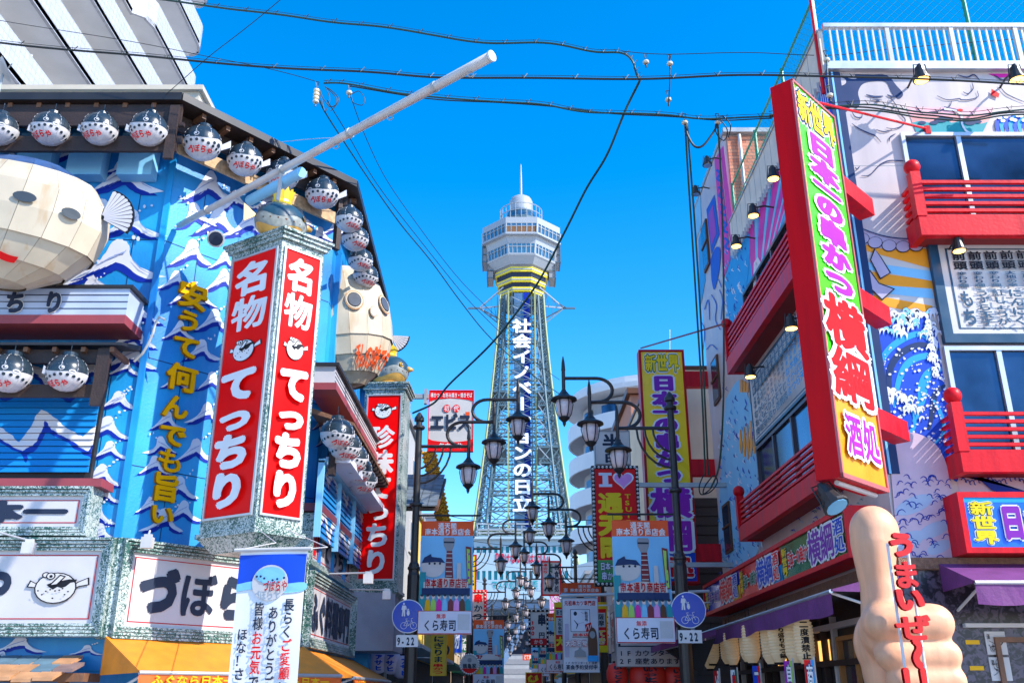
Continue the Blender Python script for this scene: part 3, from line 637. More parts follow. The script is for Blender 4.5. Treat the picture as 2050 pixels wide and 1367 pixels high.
# fish statues: barrel-bellied blowfish with crown
FB1 = mat('statue_fish_dark', (.02, .06, .09), .3, 0, .2, 8); FB2 = mat('statue_fish_belly', (.66, .36, .08), .35, .1, .25, 8); FB3 = mat('statue_fish_side', (.26, .28, .26), .5, 0, .35, 14)
YEL = mat('crown_yellow', (.85, .55, .02), .3, .1, .1, 5)
def statue(name, label, loc, sc, rz):
    t = thing(name, label, 'statue', (0, 0, 0))
    B = Ball((0, 0, .46), (.50, .36, .42))
    b = MB(); b.patch(B, 0, 360, lambda u: -70, lambda u: -22+8*math.sin(R(u*3)), 0, FB2, 32, 8); b.lathe((0, 0, 0), [(.28, 0), (.30, .06), (.27, .14)], FB2, 18); b.build('belly', t, smooth=True)
    b = MB(); b.patch(B, 0, 360, lambda u: -24+8*math.sin(R(u*3)), lambda u: 6+7*math.sin(R(u*4)), .01, FB3, 36, 5); b.build('flank', t, smooth=True)
    b = MB(); b.patch(B, 0, 360, lambda u: 4+7*math.sin(R(u*4)), 89, .02, FB1, 32, 8); b.tube([(.42, -.05, .50), (.52, -.06, .50), (.60, -.07, .48)], [.10, .07, .04], FB2, 10); b.build('back', t, smooth=True)
    e = MB()
    for s in (-1,):
        for r, w, mt in ((.062, .02, 'gold'), (.045, .035, 'black'), (.018, .05, 'white')):
            q = B.p(42, 14, w); n = (q-B.c).normalized(); x = n.cross(Z).normalized(); y = n.cross(x)
            e.add([q+n*.01+x*r*math.cos(a)+y*r*math.sin(a) for a in [i*math.pi/8 for i in range(16)]], [tuple(range(16))], mt)
    for k in range(8):
        q = B.p(-60+k*18, -8, .012); n = (q-B.c).normalized(); x = n.cross(Z).normalized(); y = n.cross(x)
        e.add([q+x*.022*math.cos(a)+y*.016*math.sin(a) for a in [i*math.pi/6 for i in range(12)]], [tuple(range(12))], 'brown')
    e.build('eye_and_spots', t)
    for k in range(5):
        b = MB(); a = R(-60+k*30); x = Vector((math.sin(a), -math.cos(a), 0)); 
        b.prism([Vector((-.02, 0, .86))+x*.17+Vector((math.cos(a), math.sin(a), 0))*s*.05*u+Z*z*.30+x*.06*z for s, u, z in ((-1, .9, 0), (1, .9, 0), (1, 1.3, .6), (0, 1, 1.0), (-1, 1.3, .6))], -x*.05, YEL); b.build('crown_petal', t)
    b = MB(); b.lathe((-.02, 0, .82), [(.17, 0), (.19, .05), (.17, .22)], YEL, 14); b.build('crown_band', t)
    f = MB(); f.prism([(-.48, 0, .50), (-.75, 0, .66), (-.72, 0, .30)], (0, .03, 0), FB2); f.build('fin', t)
    place(t, loc, rz, sc, label); return t
statue('fish_statue', 'crowned blowfish statue standing on the big red corner pillar, partly behind the flagpole', c1n+Z*7.88, .80, R(38))
statue('fish_statue', 'crowned blowfish statue on top of the narrower pillar beside the cream giant fish', c2n+Z*7.84, .86, R(0))
# ---------------------------------------------------------------- giant blowfish
def rustmat():
    m = mat('aged_cream_panel', (.56, .47, .34), .42, 0, .1, 2.5); nt = m.node_tree; L = nt.links.new; b = nt.nodes['Principled BSDF']
    g = nt.nodes.new('ShaderNodeNewGeometry'); mp = nt.nodes.new('ShaderNodeMapping'); mp.inputs['Scale'].default_value = (4, 4, .8); L(g.outputs['Position'], mp.inputs['Vector'])
    n = nt.nodes.new('ShaderNodeTexNoise'); n.inputs['Scale'].default_value = 1.6; n.inputs['Detail'].default_value = 7; L(mp.outputs[0], n.inputs['Vector'])
    r = nt.nodes.new('ShaderNodeValToRGB'); r.color_ramp.elements[0].position = .57; r.color_ramp.elements[0].color = (0, 0, 0, 1); r.color_ramp.elements[1].position = .8
    L(n.outputs['Fac'], r.inputs[0]); mx = nt.nodes.new('ShaderNodeMixRGB'); mx.inputs[2].default_value = (.46, .30, .15, 1)
    src = b.inputs['Base Color'].links[0].from_socket; L(src, mx.inputs[1]); L(r.outputs[0], mx.inputs[0]); L(mx.outputs[0], b.inputs['Base Color']); return m
RUST = rustmat(); SEAMM = mat('rusty_seam', (.34, .22, .12), .6, .1, .3, 8); BLUEB = mat('fish_back_blue', (.02, .10, .45), .35, 0, .1, 3)
def giant(name, label, c, r, rz, ry, top, extra, sectors=16, bands=8, tb=2):
    t = thing(name, label, 'giant lantern', tuple(c)); B = Ball(c, r, rz, 0, ry); st = 180/bands
    for i in range(bands):
        va, vb = -90+i*st, -90+(i+1)*st
        for j in range(sectors):
            ua, ub = 360*j/sectors, 360*(j+1)/sectors; p = MB(); col = top if i >= bands-tb else RUST
            lo = .0+(.025 if va < 0 else -.004); hi = .025 if va >= 0 else -.004
            vs = [B.p(ua+.14, va, lo), B.p(ub-.14, va, lo), B.p(ub-.14, vb, hi), B.p(ua+.14, vb, hi)]
            if i == 0: vs = vs[2:]+[B.p(ua, va, 0)]
            elif i == bands-1: vs = vs[:2]+[B.p(ua, vb, 0)]
            p.add(vs, [tuple(range(len(vs)))], col); p.build('panel', t)
    s = MB(); s.patch(B, 0, 360, -89, 89, -.07, SEAMM, 32, 16); s.build('inner_shell', t)
    extra(t, B); return t
def disc(mb, B, u, v, ru, rv, mt, w=.045, n=16): mb.add([B.p(u+ru*math.cos(a), v+rv*math.sin(a), w) for a in [2*math.pi*i/n for i in range(n)]], [tuple(range(n))], mt)
def finfan(mb, o, x, y, a0, a1, r, n=9, th=.03):
    o, x, y = Vector(o), Vector(x), Vector(y); nr = x.cross(y).normalized()*th
    for k in range(n):
        a, b = R(a0+(a1-a0)*k/n), R(a0+(a1-a0)*(k+1)/n); g = (b-a)*.1
        d = lambda q, rr: o+x*math.cos(q)*rr+y*math.sin(q)*rr
        mb.prism([d(a+g, .12*r), d(a+g, r), d((a+b)/2, r*1.03), d(b-g, r), d(b-g, .12*r)], nr*1.3, IVORY)
    mb.prism([o]+[o+x*math.cos(R(a0+(a1-a0)*k/12))*r*1.07+y*math.sin(R(a0+(a1-a0)*k/12))*r*1.07 for k in range(13)], nr*.9, P('black'))
def exL(t, B):
    m = MB()
    for u, v in ((-35, 9), (-6, 8), (22, 6), (50, 3), (-60, 9)): disc(m, B, u, v, 6.5, 4.4, mat('fish_spot_dark', (.03, .045, .06), .6), .032)
    m.build('spot_marking', t); m = MB(); m.patch(B, 0, 34, lambda u: -46+2*math.sin(R(u*9)), lambda u: -40+2*math.sin(R(u*9)), .06, P('red'), 12, 2); m.build('mouth', t)
    f = MB(); finfan(f, B.p(80, 12, -.02), (1, 0, .25), (-.25, 0, 1), -45, 62, .42, 11); f.build('tail_fin', t)
    bk = MB(); bk.beam(B.c, B.c+Vector((0, .9, 0)), .12, ROOFM); bk.build('wall_bracket', t)
cL = atY(20, 446, 11.75)
giant('giant_blowfish', 'huge round cream blowfish with blue back at the left edge of the photo', cL, (1.42, .75, .98), 0, R(9), mat('fish_back_dark', (.03, .08, .20), .4, 0, .3, 5), exL, 18, 8, 2)
def exR(t, B):
    m = MB()
    for u, v in ((8, 12), (52, 12)):
        disc(m, B, u, v, 11, 9.5, mat('rust_ring', (.45, .22, .08), .5), .04); disc(m, B, u, v, 9.7, 8.3, RUST, .046); disc(m, B, u, v, 8, 7, P('black'), .050); disc(m, B, u, v, 7.2, 6.3, mat('eye_grey', (.08, .09, .11), .3), .054)
    disc(m, B, 30, 2, 5, 5, SEAMM, .04); disc(m, B, 30, 2, 4, 4, IVORY, .046); m.build('eye', t)
    l = MB(); pr = Print(l, B, 6, -52, 72, -26, .05, .003); pr.text('私の味です', 0, .0, 1, 1, 'orangered', vert=False, bold=.04, fat=.02); l.build('lettering', t)
    f = MB(); finfan(f, B.p(92, -10, -.02), (.95, 0, -.12), (.12, 0, .95), -60, 5, .34, 7); f.build('tail_fin', t)
cR = atY(690, 655, 16.2)
giant('giant_blowfish', 'tall cream blowfish with two eyes hanging on the street side behind the red pillar', cR, (.90, .72, 1.20), R(15), R(-8), WHITEP, exR, 16, 10)
# ---------------------------------------------------------------- street side: curved white canopy, lantern roof, windows
t = REST
F = Frame((-2.95, 15, 0), (0, 1, 0), (1, 0, 0))
def edge(px, py, w=0): u, v = F.hit(px, py, w); return u, v
# white canopy board running down the street
uA, uB = F.hit(640, 745)[0], F.hit(738, 870)[0]; zt = F.hit(640, 702)[1]; zb2 = F.hit(640, 742)[1]
cv = MB(); cv.fbox(F, -.9, 4.9, zb2, zt, -.3, .12, IVORY); cv.build('canopy_board', t)
cv = MB(); cv.fbox(F, -.95, 4.95, zt, zt+.05, -.3, .18, ROOFM)
for k in range(4): cv.fbox(F, -.9, 4.9, zb2+(zt-zb2)*(k+.5)/4, zb2+(zt-zb2)*(k+.5)/4+.012, .12, .126, P('ink'))
cv.build('canopy_rail', t)
cv = MB(); cv.fbox(F, -.95, 4.9, zb2-.12, zb2-.005, -.3, .16, mat('dull_red_trim', (.3, .05, .06), .5)); cv.build('red_trim', t)
zr = F.hit(655, 800, .25)[1]
cv = MB(); cv.hexa([F.p(-.6, zr, .42), F.p(4.4, zr, .42), F.p(4.4, zr+.22, -.3), F.p(-.6, zr+.22, -.3), F.p(-.6, zr+.05, .42), F.p(4.4, zr+.05, .42), F.p(4.4, zr+.3, -.3), F.p(-.6, zr+.3, -.3)], WOODB); cv.build('small_roof', t)
raf = MB(); raf.box(0, .55, -.03, .03, -.07, 0, WOOD); rm3 = raf.mesh('rafter')
for i in range(18): inst('rafter', rm3, t, F.p(-.5+i*.27, zr, -.15))
cv = MB(); z5 = F.hit(672, 930, .0)[1]
cv.fbox(F, -.3, 4.4, z5-.1, z5, -.05, .35, P('wavew')); cv.fbox(F, -.35, -.2, z5-.3, zr, .0, .1, WOOD); cv.build('lantern_rack', t)
for i, (px, py) in enumerate(((675, 868), (690, 893), (704, 917), (716, 940), (725, 962))):
    FF = Frame((-2.72, 15, 0), (0, 1, 0), (1, 0, 0)); u, v = FF.hit(px, py)
    clone(pm, FF.p(u, v), R(55), .98, ['nearest lantern of the short row under the brown lower roof', 'second lantern of the short row under the brown lower roof', 'middle lantern of the five under the brown lower roof', 'fourth lantern of the five under the brown lower roof', 'farthest lantern of the five, next to the narrow red pillar'][i])
# street side shutters
sl_ = MB(); sl_.hexa([(.035, -.75, 0), (.035, .75, 0), (0, .75, 0), (0, -.75, 0), (.012, -.75, .085), (.012, .75, .085), (0, .75, .085), (0, -.75, .085)], SHUT)
sm2 = sl_.mesh('shutter_slat'); zs0 = F.hit(640, 1065)[1]+.0; zs1 = z5-.12
nn = int((zs1-zs0)/.093)
for cidx in range(3):
    for k in range(nn): inst('shutter_slat', sm2, t, F.p(.25+cidx*1.58, zs0+k*.093, -.1))
fr = MB()
for cidx in range(4): fr.fbox(F, -.54+cidx*1.58, -.48+cidx*1.58, zs0-.05, zs1, -.12, -.02, P('sblue'))
fr.fbox(F, -.54, 4.3, zs1-.03, zs1+.03, -.12, -.0, P('sblue')); fr.build('window_frame', t)
fl = MB(); pw = F.hit(738, 1150)[0]
fl.tube([F.p(4.6, 2.5, -.1), F.p(4.6, z5-.2, -.1)], .07, P('sblue'), 8); fl.build('downpipe', t)
# grey wall end under pillar 2
ew = MB(); ew.box(-3.3, -2.3, 18.9, 20.5, 2.4, 3.5, mat('lilac_panel', (.40, .36, .42), .5)); ew.build('end_wall', t)
# ---------------------------------------------------------------- orange awnings
AWN = mat('orange_canvas', (.80, .24, .01), .6, 0, .15, 5, .15); AWN2 = mat('orange_valance', (.78, .12, .01), .6, 0, .12, 5)
def awning(name, label, F, u0, u1, w0, z0, out, drop, m1, m2, tx, vh=.16, side=True, tc='gold'):
    t = thing(name, label, 'awning', F.p((u0+u1)/2, z0, w0))
    n = 10; v = []; a = MB()
    for i in range(n):
        ua, ub = u0+(u1-u0)*i/n, u0+(u1-u0)*(i+1)/n
        a.hexa([F.p(ua, z0-drop, w0+out), F.p(ub, z0-drop, w0+out), F.p(ub, z0, w0), F.p(ua, z0, w0), F.p(ua, z0-drop+.02, w0+out), F.p(ub, z0-drop+.02, w0+out), F.p(ub, z0+.02, w0), F.p(ua, z0+.02, w0)], m1)
    a.build('canvas', t)
    b = MB(); pts = [(u0+(u1-u0)*i/40) for i in range(41)]
    for i in range(40):
        wv = lambda k: w0+out+.015*math.sin(k*1.1); zz = lambda k: z0-drop-vh-.02*math.sin(k*.7)
        b.add([F.p(pts[i], z0-drop, w0+out+.002), F.p(pts[i+1], z0-drop, w0+out+.002), F.p(pts[i+1], zz(i+1), wv(i+1)), F.p(pts[i], zz(i), wv(i))], [(0, 1, 2, 3)], m2)
    b.build('valance', t)
    if side:
        c = MB()
        for u in (u0, u1): c.prism([F.p(u, z0, w0), F.p(u, z0-drop, w0+out), F.p(u, z0-drop-.02, w0)], F.ux*.01, m1)
        c.build('side_flap', t)
    c = MB(); c.tube([F.p(u0, z0-drop, w0+out), F.p(u1, z0-drop, w0+out)], .025, ALU, 8)
    for u in (u0+.1, u1-.1): c.tube([F.p(u, z0-drop, w0+out), F.p(u, z0-drop-.25, w0+.1)], .018, WHITEP, 6)
    c.build('support_arm', t)
    if tx:
        l = MB(); nrep = tx[1]
        for k in range(nrep):
            a0 = u0+(u1-u0)*(k+.1)/nrep; a1 = u0+(u1-u0)*(k+.85)/nrep
            Print(l, F, a0, z0-drop-vh+.02, a1, z0-drop-.02, w0+out+.024).text(tx[0], 0, 0, 1, 1, tc, vert=False, bold=.04)
        l.build('lettering', t)
    return t
za = zB0-.02
awning('awning', 'orange canvas awning on the left half of the slanting front under the boards', FLB, -.05, 3.0, .02, za, .95, .42, AWN, AWN2, ('ふぐなら日本一', 2))
awning('awning', 'orange canvas awning folded out towards the street beside the round blue sign', FLC, .1, 4.6, .02, za-.05, .75, .38, AWN, AWN2, ('ふぐなら日本一', 3))
# ---------------------------------------------------------------- white hanging banner
Bf = Frame((-1.9, 8.85, 0), (math.cos(R(-8)), math.sin(R(-8)), 0)); u0, u1, v0, v1 = pxrect(Bf, 462, 1300, 612, 1367); vt = Bf.hit(550, 1100)[1]
t = thing('hanging_banner', 'tall white farewell banner with blue top, fish picture and vertical handwriting', 'banner', Bf.p((u0+u1)/2, .3, 0))
uw0, uw1 = Bf.hit(480, 1120)[0], Bf.hit(614, 1120)[0]; CLOTH = mat('banner_cloth', (.80, .79, .80), .7, 0, .05, 3)
class Wavy(Frame):
    wavy = 1
    def p(s, u, v, w=0): return Frame.p(s, u, v, w+.013*math.sin(u*7+v*1.3)+.012*math.sin(v*3.1))
Wf = Wavy(Bf.o, Bf.ux)
def sheet(mb, F, u0, u1, v0, v1, w, mt, nu=12, nv=24, th=0):
    vs = [F.p(u0+(u1-u0)*i/nu, v0+(v1-v0)*j/nv, w) for i in range(nu+1) for j in range(nv+1)]; k = nv+1
    mb.add(vs, [(i*k+j, (i+1)*k+j, (i+1)*k+j+1, i*k+j+1) for i in range(nu) for j in range(nv)], mt)
b = MB(); sheet(b, Wf, uw0, uw1, .35, vt, 0, CLOTH); sheet(b, Wf, uw0, uw1, .35, vt, -.004, CLOTH); b.build('cloth', t, smooth=True)
b = MB(); sheet(b, Wf, uw0, uw1, vt-.31, vt-.045, .004, P('blue'), 10, 6); hb = vt-.045
pr = Print(b, Wf, uw0, vt-1.9, uw1, vt, .006, .003)
pr.poly(bez([(0, .165), (.3, .15), (.6, .17), (1, .16), (1, .2), (.6, .21), (.3, .19), (0, .2)], 4), P('sblue'))
pr.ell(.5, .16, .27, .085, P('offw'), 28); pr.ell(.5, .125, .22, .04, P('sblue'), 24)
for x, y in ((.3, .13), (.36, .13), (.42, .14), (.55, .15), (.62, .145), (.72, .14)): pr.ell(x, y, .018, .006, P('navy'), 8)
pr.text('づぼらや', .42, .15, .78, .205, 'dred', vert=False, bold=.04)
for s, x, y0, hh, cs in (('長らくご愛顧いただき', .74, .235, .62, 'kkkrrrkkkk'), ('ありがとうございました', .52, .27, .70, 'k'*11), ('皆様お元気で', .30, .25, .40, 'kkrrrk'), ('ほな！さいなら', .08, .37, .42, 'k'*7)):
    n = len(s); h = hh/n
    for i, (c, q) in enumerate(zip(s, cs)): pr.w = .012; pr.ch(c, x-.01, y0+i*h, x+.15, y0+(i+1)*h*1.0, 'red' if q == 'r' else 'ink', .025)
b.build('lettering', t)
b = MB(); b.tube([Bf.p(uw0-.05, vt, .02), Bf.p(uw1+.05, vt, .02)], .018, WHITEP, 8)
b.tube([Bf.p(uw0-.03, vt, .02), Bf.p(uw0+.1, vt+.16, -.6), Vector((-3.3, 11.95, 3.62))], .006, WHITEP, 5); b.tube([Bf.p(uw1+.03, vt, .02), Bf.p(uw1-.05, vt+.12, -.7), Vector((-2.95, 12.2, 3.62))], .006, WHITEP, 5)
b.build('top_rod', t)
# ---------------------------------------------------------------- flagpole
t = thing('flagpole', 'long weathered white pole slanting out from the blue wall over the street', 'pole', (-5.0, 14.1, 8.4))
a = CAM+ray(358, 452)*14.4; bq = CAM+ray(984, 113)*10.6
p = MB(); p.tube([a.lerp(bq, i/8) for i in range(9)], [.047+.0016*i for i in range(9)], WHITEP, 14); p.build('tube', t, smooth=True)
p = MB(); d = (bq-a).normalized(); p.tube([bq-d*.01, bq+d*.015], .067, P('white'), 14); p.build('end_cap', t)
for f_ in (.58, .74, .95):
    q = a.lerp(bq, f_); r_ = MB(); r_.tube([q+Vector((.035*math.cos(x), 0, -.09+.04*math.sin(x))) for x in [i*math.pi/5 for i in range(11)]], .008, STEEL, 5, False); r_.build('ring_hook', t)
q = a.lerp(bq, .40); p = MB(); p.beam(q-Z*.0, Vector((q.x-.03, q.y+.05, q.z-.45)), .045, WHITEP); p.build('brace', t)
p = MB()
for f_ in (.12, .40, .62, .86):
    qq = a.lerp(bq, f_); p.tube([qq-(bq-a).normalized()*.02, qq+(bq-a).normalized()*.02], .066, STEEL, 14)
p.build('clamp_band', t, smooth=False)
t = thing('short_pipe', 'short pale blue pipe under the flagpole with open end', 'pipe', a)
a2 = CAM+ray(500, 402)*13.6; b2 = CAM+ray(604, 345)*12.6; p = MB(); p.tube([a2, b2], .075, P('sblue'), 14); p.build('tube', t)
t = thing('security_light', 'round black-faced lamp on the blue wall under the flagpole', 'lamp', CAM+ray(430, 478)*14)
q = CAM+ray(432, 478)*13.9; p = MB(); p.tube([q+Vector((-.1, .35, .15)), q], [.11, .13], WHITEP, 14); p.build('housing', t); p = MB(); p.tube([q, q+Vector((.01, -.03, -.015))], .105, P('ink'), 14); p.build('lens', t)
# small floodlights on arms
for a, b, lab in (((1090, 0), 0, ''),): pass
def arm_light(x0, y0, x1, y1, Y, lab):
    a = atY(x0, y0, Y+.3); b = atY(x1, y1, Y); t = thing('arm_floodlight', lab, 'lamp', a)
    p = MB(); p.tube([a, b], .014, WHITEP, 6); p.build('arm', t); p = MB(); p.box(b.x-.07, b.x+.07, b.y-.05, b.y+.05, b.z-.16, b.z-.02, WHITEP); p.obox(b+Vector((-.05, -.02, -.02)), (.1, 0, 0), (0, .04, 0), (0, 0, .04), WHITEP); p.build('head', t)
arm_light(660, 1148, 738, 1146, 14.4, 'small white floodlight on a long arm over the street side board')
arm_light(700, 1179, 775, 1180, 16.5, 'small white floodlight on an arm below the narrow red pillar')
arm_light(-20, 1060, 60, 1082, 11.8, 'white lamp arm crossing the marble frame at the left edge')
arm_light(300, 1062, 297, 1072, 12.3, 'small pink tinted floodlight above the central board')
# spiral conduit
t = thing('cable_conduit', 'short grey flexible conduit hanging on the blue corner', 'conduit', LB.p(.2, 6, .1))
u, v = LA.hit(318, 636); p = MB(); pts = [LA.hit(x, y, .12) for x, y in ((330, 640), (318, 634), (310, 650), (306, 668), (296, 690), (285, 708), (268, 724))]
p.tube([LA.p(a, b, .12) for a, b in pts], .02, STEEL, 7); p.build('hose', t)
# ---------------------------------------------------------------- apartment block top left
WT = mat('white_wall_tile', (.50, .50, .52), .25, 0, .04, 4)
def tilegrid(m, sz=.16):
    nt = m.node_tree; L = nt.links.new; b = nt.nodes['Principled BSDF']; g = nt.nodes.new('ShaderNodeNewGeometry')
    sp = nt.nodes.new('ShaderNodeSeparateXYZ'); L(g.outputs['Position'], sp.inputs[0]); cb = nt.nodes.new('ShaderNodeCombineXYZ')
    ad = nt.nodes.new('ShaderNodeMath'); L(sp.outputs[0], ad.inputs[0]); L(sp.outputs[1], ad.inputs[1]); L(ad.outputs[0], cb.inputs[0]); L(sp.outputs[2], cb.inputs[1])
    br = nt.nodes.new('ShaderNodeTexBrick'); br.offset = 0; br.inputs['Color1'].default_value = (1, 1, 1, 1); br.inputs['Color2'].default_value = (.93, .93, .95, 1); br.inputs['Mortar'].default_value = (.74, .74, .76, 1)
    br.inputs['Scale'].default_value = 1; br.inputs['Brick Width'].default_value = sz; br.inputs['Row Height'].default_value = sz; br.inputs['Mortar Size'].default_value = sz*.06; L(cb.outputs[0], br.inputs['Vector'])
    mx = nt.nodes.new('ShaderNodeMixRGB'); mx.blend_type = 'MULTIPLY'; mx.inputs[0].default_value = 1; src = b.inputs['Base Color'].links[0].from_socket
    L(src, mx.inputs[1]); L(br.outputs[0], mx.inputs[2]); L(mx.outputs[0], b.inputs['Base Color'])
tilegrid(WT, .24)
t = thing('apartment_block', 'tall white tiled apartment block with long slanting balconies at the top left', 'building', (-15.4, 30, 0))
CON = mat('balcony_soffit', (.80, .79, .77), .8, 0, .1, 1)
Ye = 36.5; X0 = -14.6
b = MB(); b.box(-28, X0-2.6, 10, Ye-.6, 0, 60, mat('apartment_wall', (.42, .42, .43), .6)); b.build('wall', t)
z = 10.0; k = 0
while z < 48:
    b = MB(); out = [(X0-2.65, 9), (X0, 9)]
    for a in range(0, 7):
        an = math.pi/2*a/6; out.append((X0-.7+.7*math.cos(an), Ye-.9+.9*math.sin(an)))
    if k % 2 == 0: y1 = 28+1.2*(k % 3); out = [(X0-2.65, 9), (X0, 9), (X0, y1), (X0-.15, y1+.5), (X0-.6, y1+.8), (X0-.6, y1+2.2), (X0-.15, y1+2.5), (X0, y1+3.0)]+out[2:]
    out.append((X0-2.65, Ye)); b.prism([(x, y, z) for x, y in out], (0, 0, .18), CON); b.build('balcony_slab', t)
    b = MB(); rim = out[1:-1]
    for i in range(len(rim)-1):
        (xa, ya), (xb, yb) = rim[i], rim[i+1]; n = Vector((yb-ya, xa-xb, 0)); n = n.normalized()*.0
        b.obox((xa, ya, z-.03), (xb-xa, yb-ya, 0), (-.12, 0, 0) if abs(yb-ya) > abs(xb-xa) else (0, -.12, 0), (0, 0, 1.22), WT)
    b.build('balcony_parapet', t)
    b = MB(); b.box(X0-2.59, X0-2.57, 10, Ye-.7, z+1.3, z+2.4, GLASS)
    for y in range(12, int(Ye), 4): b.box(X0-2.57, X0-2.45, y, y+.12, z+.19, z+2.6, P('ink')); b.box(X0-1.26, X0-.6, y+.3, y+.34, z+.19, z+2.0, P('wavew'))
    b.build('window', t)
    z += 2.85; k += 1
# roof gear behind the restaurant eave
t = thing('roof_parapet', 'cream metal parapet box on the restaurant roof behind the eaves', 'parapet', (-6.5, 15, 10.2))
b = MB(); q0 = atY(-20, 190, 14.5); q1 = atY(398, 195, 14.5); q2 = atY(470, 228, 16.5)
b.box(-12, q1.x, 14.5, 16.5, 10.2, q1.z+.12, P('cream')); b.build('box', t); b = MB(); b.box(-12, q1.x+.08, 14.42, 16.5, q1.z+.12, q1.z+.22, P('cream')); b.box(q1.x, q2.x, 15.6, 16.9, 10.2, zat(226, 15.6), P('cream')); b.build('cap', t)
t = thing('satellite_dish', 'small white satellite dish at the left edge above the eaves', 'dish', atY(8, 175, 13.5))
q = atY(8, 140, 13.5); b = MB(); b.lathe((0, 0, 0), [(.02, -.06), (.12, -.04), (.2, 0), (.23, .035), (.21, .035), (.02, -.03)], WHITEP, 18)
rot = Matrix.Rotation(R(60), 3, 'Y') @ Matrix.Rotation(R(-20), 3, 'X'); b.v = [tuple(q+rot @ Vector(v)) for v in b.v]; b.build('reflector', t); b = MB(); b.tube([q, q-Z*.25, q-Z*.6], .02, STEEL, 6); b.tube([q-Z*.1, q+Vector((.18, -.1, .05))], .012, STEEL, 6); b.build('mast', t)
# ================================================================ right corner building
MURW = mat('mural_panel', (.57, .48, .47), .36, 0, .09, 1.2, streak=.05); REDL = mat('red_lacquer', (.72, .004, .014), .42, 0, .16, 2.5, spec=.25, streak=.14, bump=.12); GRN = mat('green_post', (.01, .25, .14), .4, 0, .1, 3)
t = RBLD = thing('skewer_restaurant_building', 'right corner restaurant covered in a wave and wrestler mural, with red balconies', 'building', (4.9, 12, 0))
b = MB(); b.box(4.9, 14, 12, 18.5, 0, 10.62, MURW); b.build('wall', t)
b = MB(); b.box(4.9, 9, 18.52, 22.1, 0, 13.75, MURW); b.build('wing_wall', t)
# brick infill of the wing's near face: bricks are a few pixels only
bk = mat('red_brick', (.50, .16, .09), .7, 0, .2, 5); nt = bk.node_tree; L = nt.links.new; bs = nt.nodes['Principled BSDF']
g_ = nt.nodes.new('ShaderNodeNewGeometry'); mp = nt.nodes.new('ShaderNodeMapping'); mp.inputs['Rotation'].default_value = (R(90), 0, 0); L(g_.outputs['Position'], mp.inputs['Vector'])
br = nt.nodes.new('ShaderNodeTexBrick'); br.inputs['Scale'].default_value = 1; br.inputs['Brick Width'].default_value = .24; br.inputs['Row Height'].default_value = .085; br.inputs['Mortar Size'].default_value = .008
br.inputs['Color1'].default_value = (.52, .15, .07, 1); br.inputs['Color2'].default_value = (.66, .26, .14, 1); br.inputs['Mortar'].default_value = (.25, .12, .08, 1); L(mp.outputs[0], br.inputs['Vector']); L(br.outputs[0], bs.inputs['Base Color'])
b = MB(); b.box(4.98, 8.9, 18.46, 18.515, 10.3, 13.7, bk); b.build('brick_face', t)
b = MB(); b.box(5.9, 8.9, 18.40, 18.455, 10.3, 13.6, mat('grey_render', (.5, .5, .48), .8)); b.box(4.88, 9.05, 18.35, 22.2, 13.75, 13.86, STEEL); b.tube([(5.25, 18.40, 10.3), (5.25, 18.40, 13.7)], .04, WHITEP, 6); b.build('cap', t)
# ---- mural paint on the sunlit face
NAV = P('navy')
m = MB(); q = PxPrint(m, RB, .004, .0015)
q.poly(bez([(1674, 160), (1700, 151), (1740, 150), (1775, 151), (1795, 172), (1808, 188), (1800, 198), (1786, 188), (1774, 165), (1750, 163), (1728, 168), (1718, 185), (1722, 205), (1716, 217), (1704, 214), (1694, 224), (1680, 215), (1674, 190)], 4), NAV)
q.ell(1700, 152, 16, 5, MURW, rot=.3); q.ell(1682, 164, 12, 8, MURW)
q.line(bez([(1734, 190), (1750, 194), (1768, 193)]), 4, NAV, 1, True); q.line(bez([(1776, 190), (1786, 194), (1796, 190)]), 4, NAV, 1, True)
q.line(bez([(1744, 201), (1756, 200), (1766, 201)]), 2, NAV, 1, True); q.ell(1757, 203, 4, 2.2, NAV)
LN = [[(1696, 200), (1702, 208), (1710, 204)], [(1706, 225), (1712, 234), (1724, 236), (1726, 228)], [(1782, 196), (1792, 208), (1802, 228), (1812, 240), (1806, 252), (1790, 258), (1774, 256)],
      [(1790, 210), (1788, 218), (1780, 214)], [(1754, 260), (1770, 264), (1786, 260)], [(1705, 247), (1720, 258), (1742, 268), (1752, 272), (1764, 285)], [(1793, 268), (1782, 275), (1780, 284)],
      [(1917, 150), (1936, 155), (1950, 150), (1962, 162)], [(1928, 184), (1938, 188), (1948, 178), (1946, 166)], [(1876, 192), (1896, 200), (1920, 198), (1924, 200), (1940, 200), (1958, 194), (1956, 182)], [(1905, 202), (1900, 214), (1880, 222), (1860, 224)],
      [(1834, 212), (1838, 220), (1850, 226)], [(1760, 330), (1780, 322), (1812, 322)], [(1724, 352), (1742, 350), (1762, 330), (1782, 322), (1812, 322)], [(1711, 430), (1720, 432), (1728, 435)], [(1712, 335), (1716, 339), (1721, 333)],
      [(2000, 170), (2012, 186), (2030, 196), (2052, 205)], [(1990, 150), (2006, 160), (2022, 158)]]
for l in LN: q.w = .012; q.line(bez(l, 5), 2.4, NAV, 1, True)
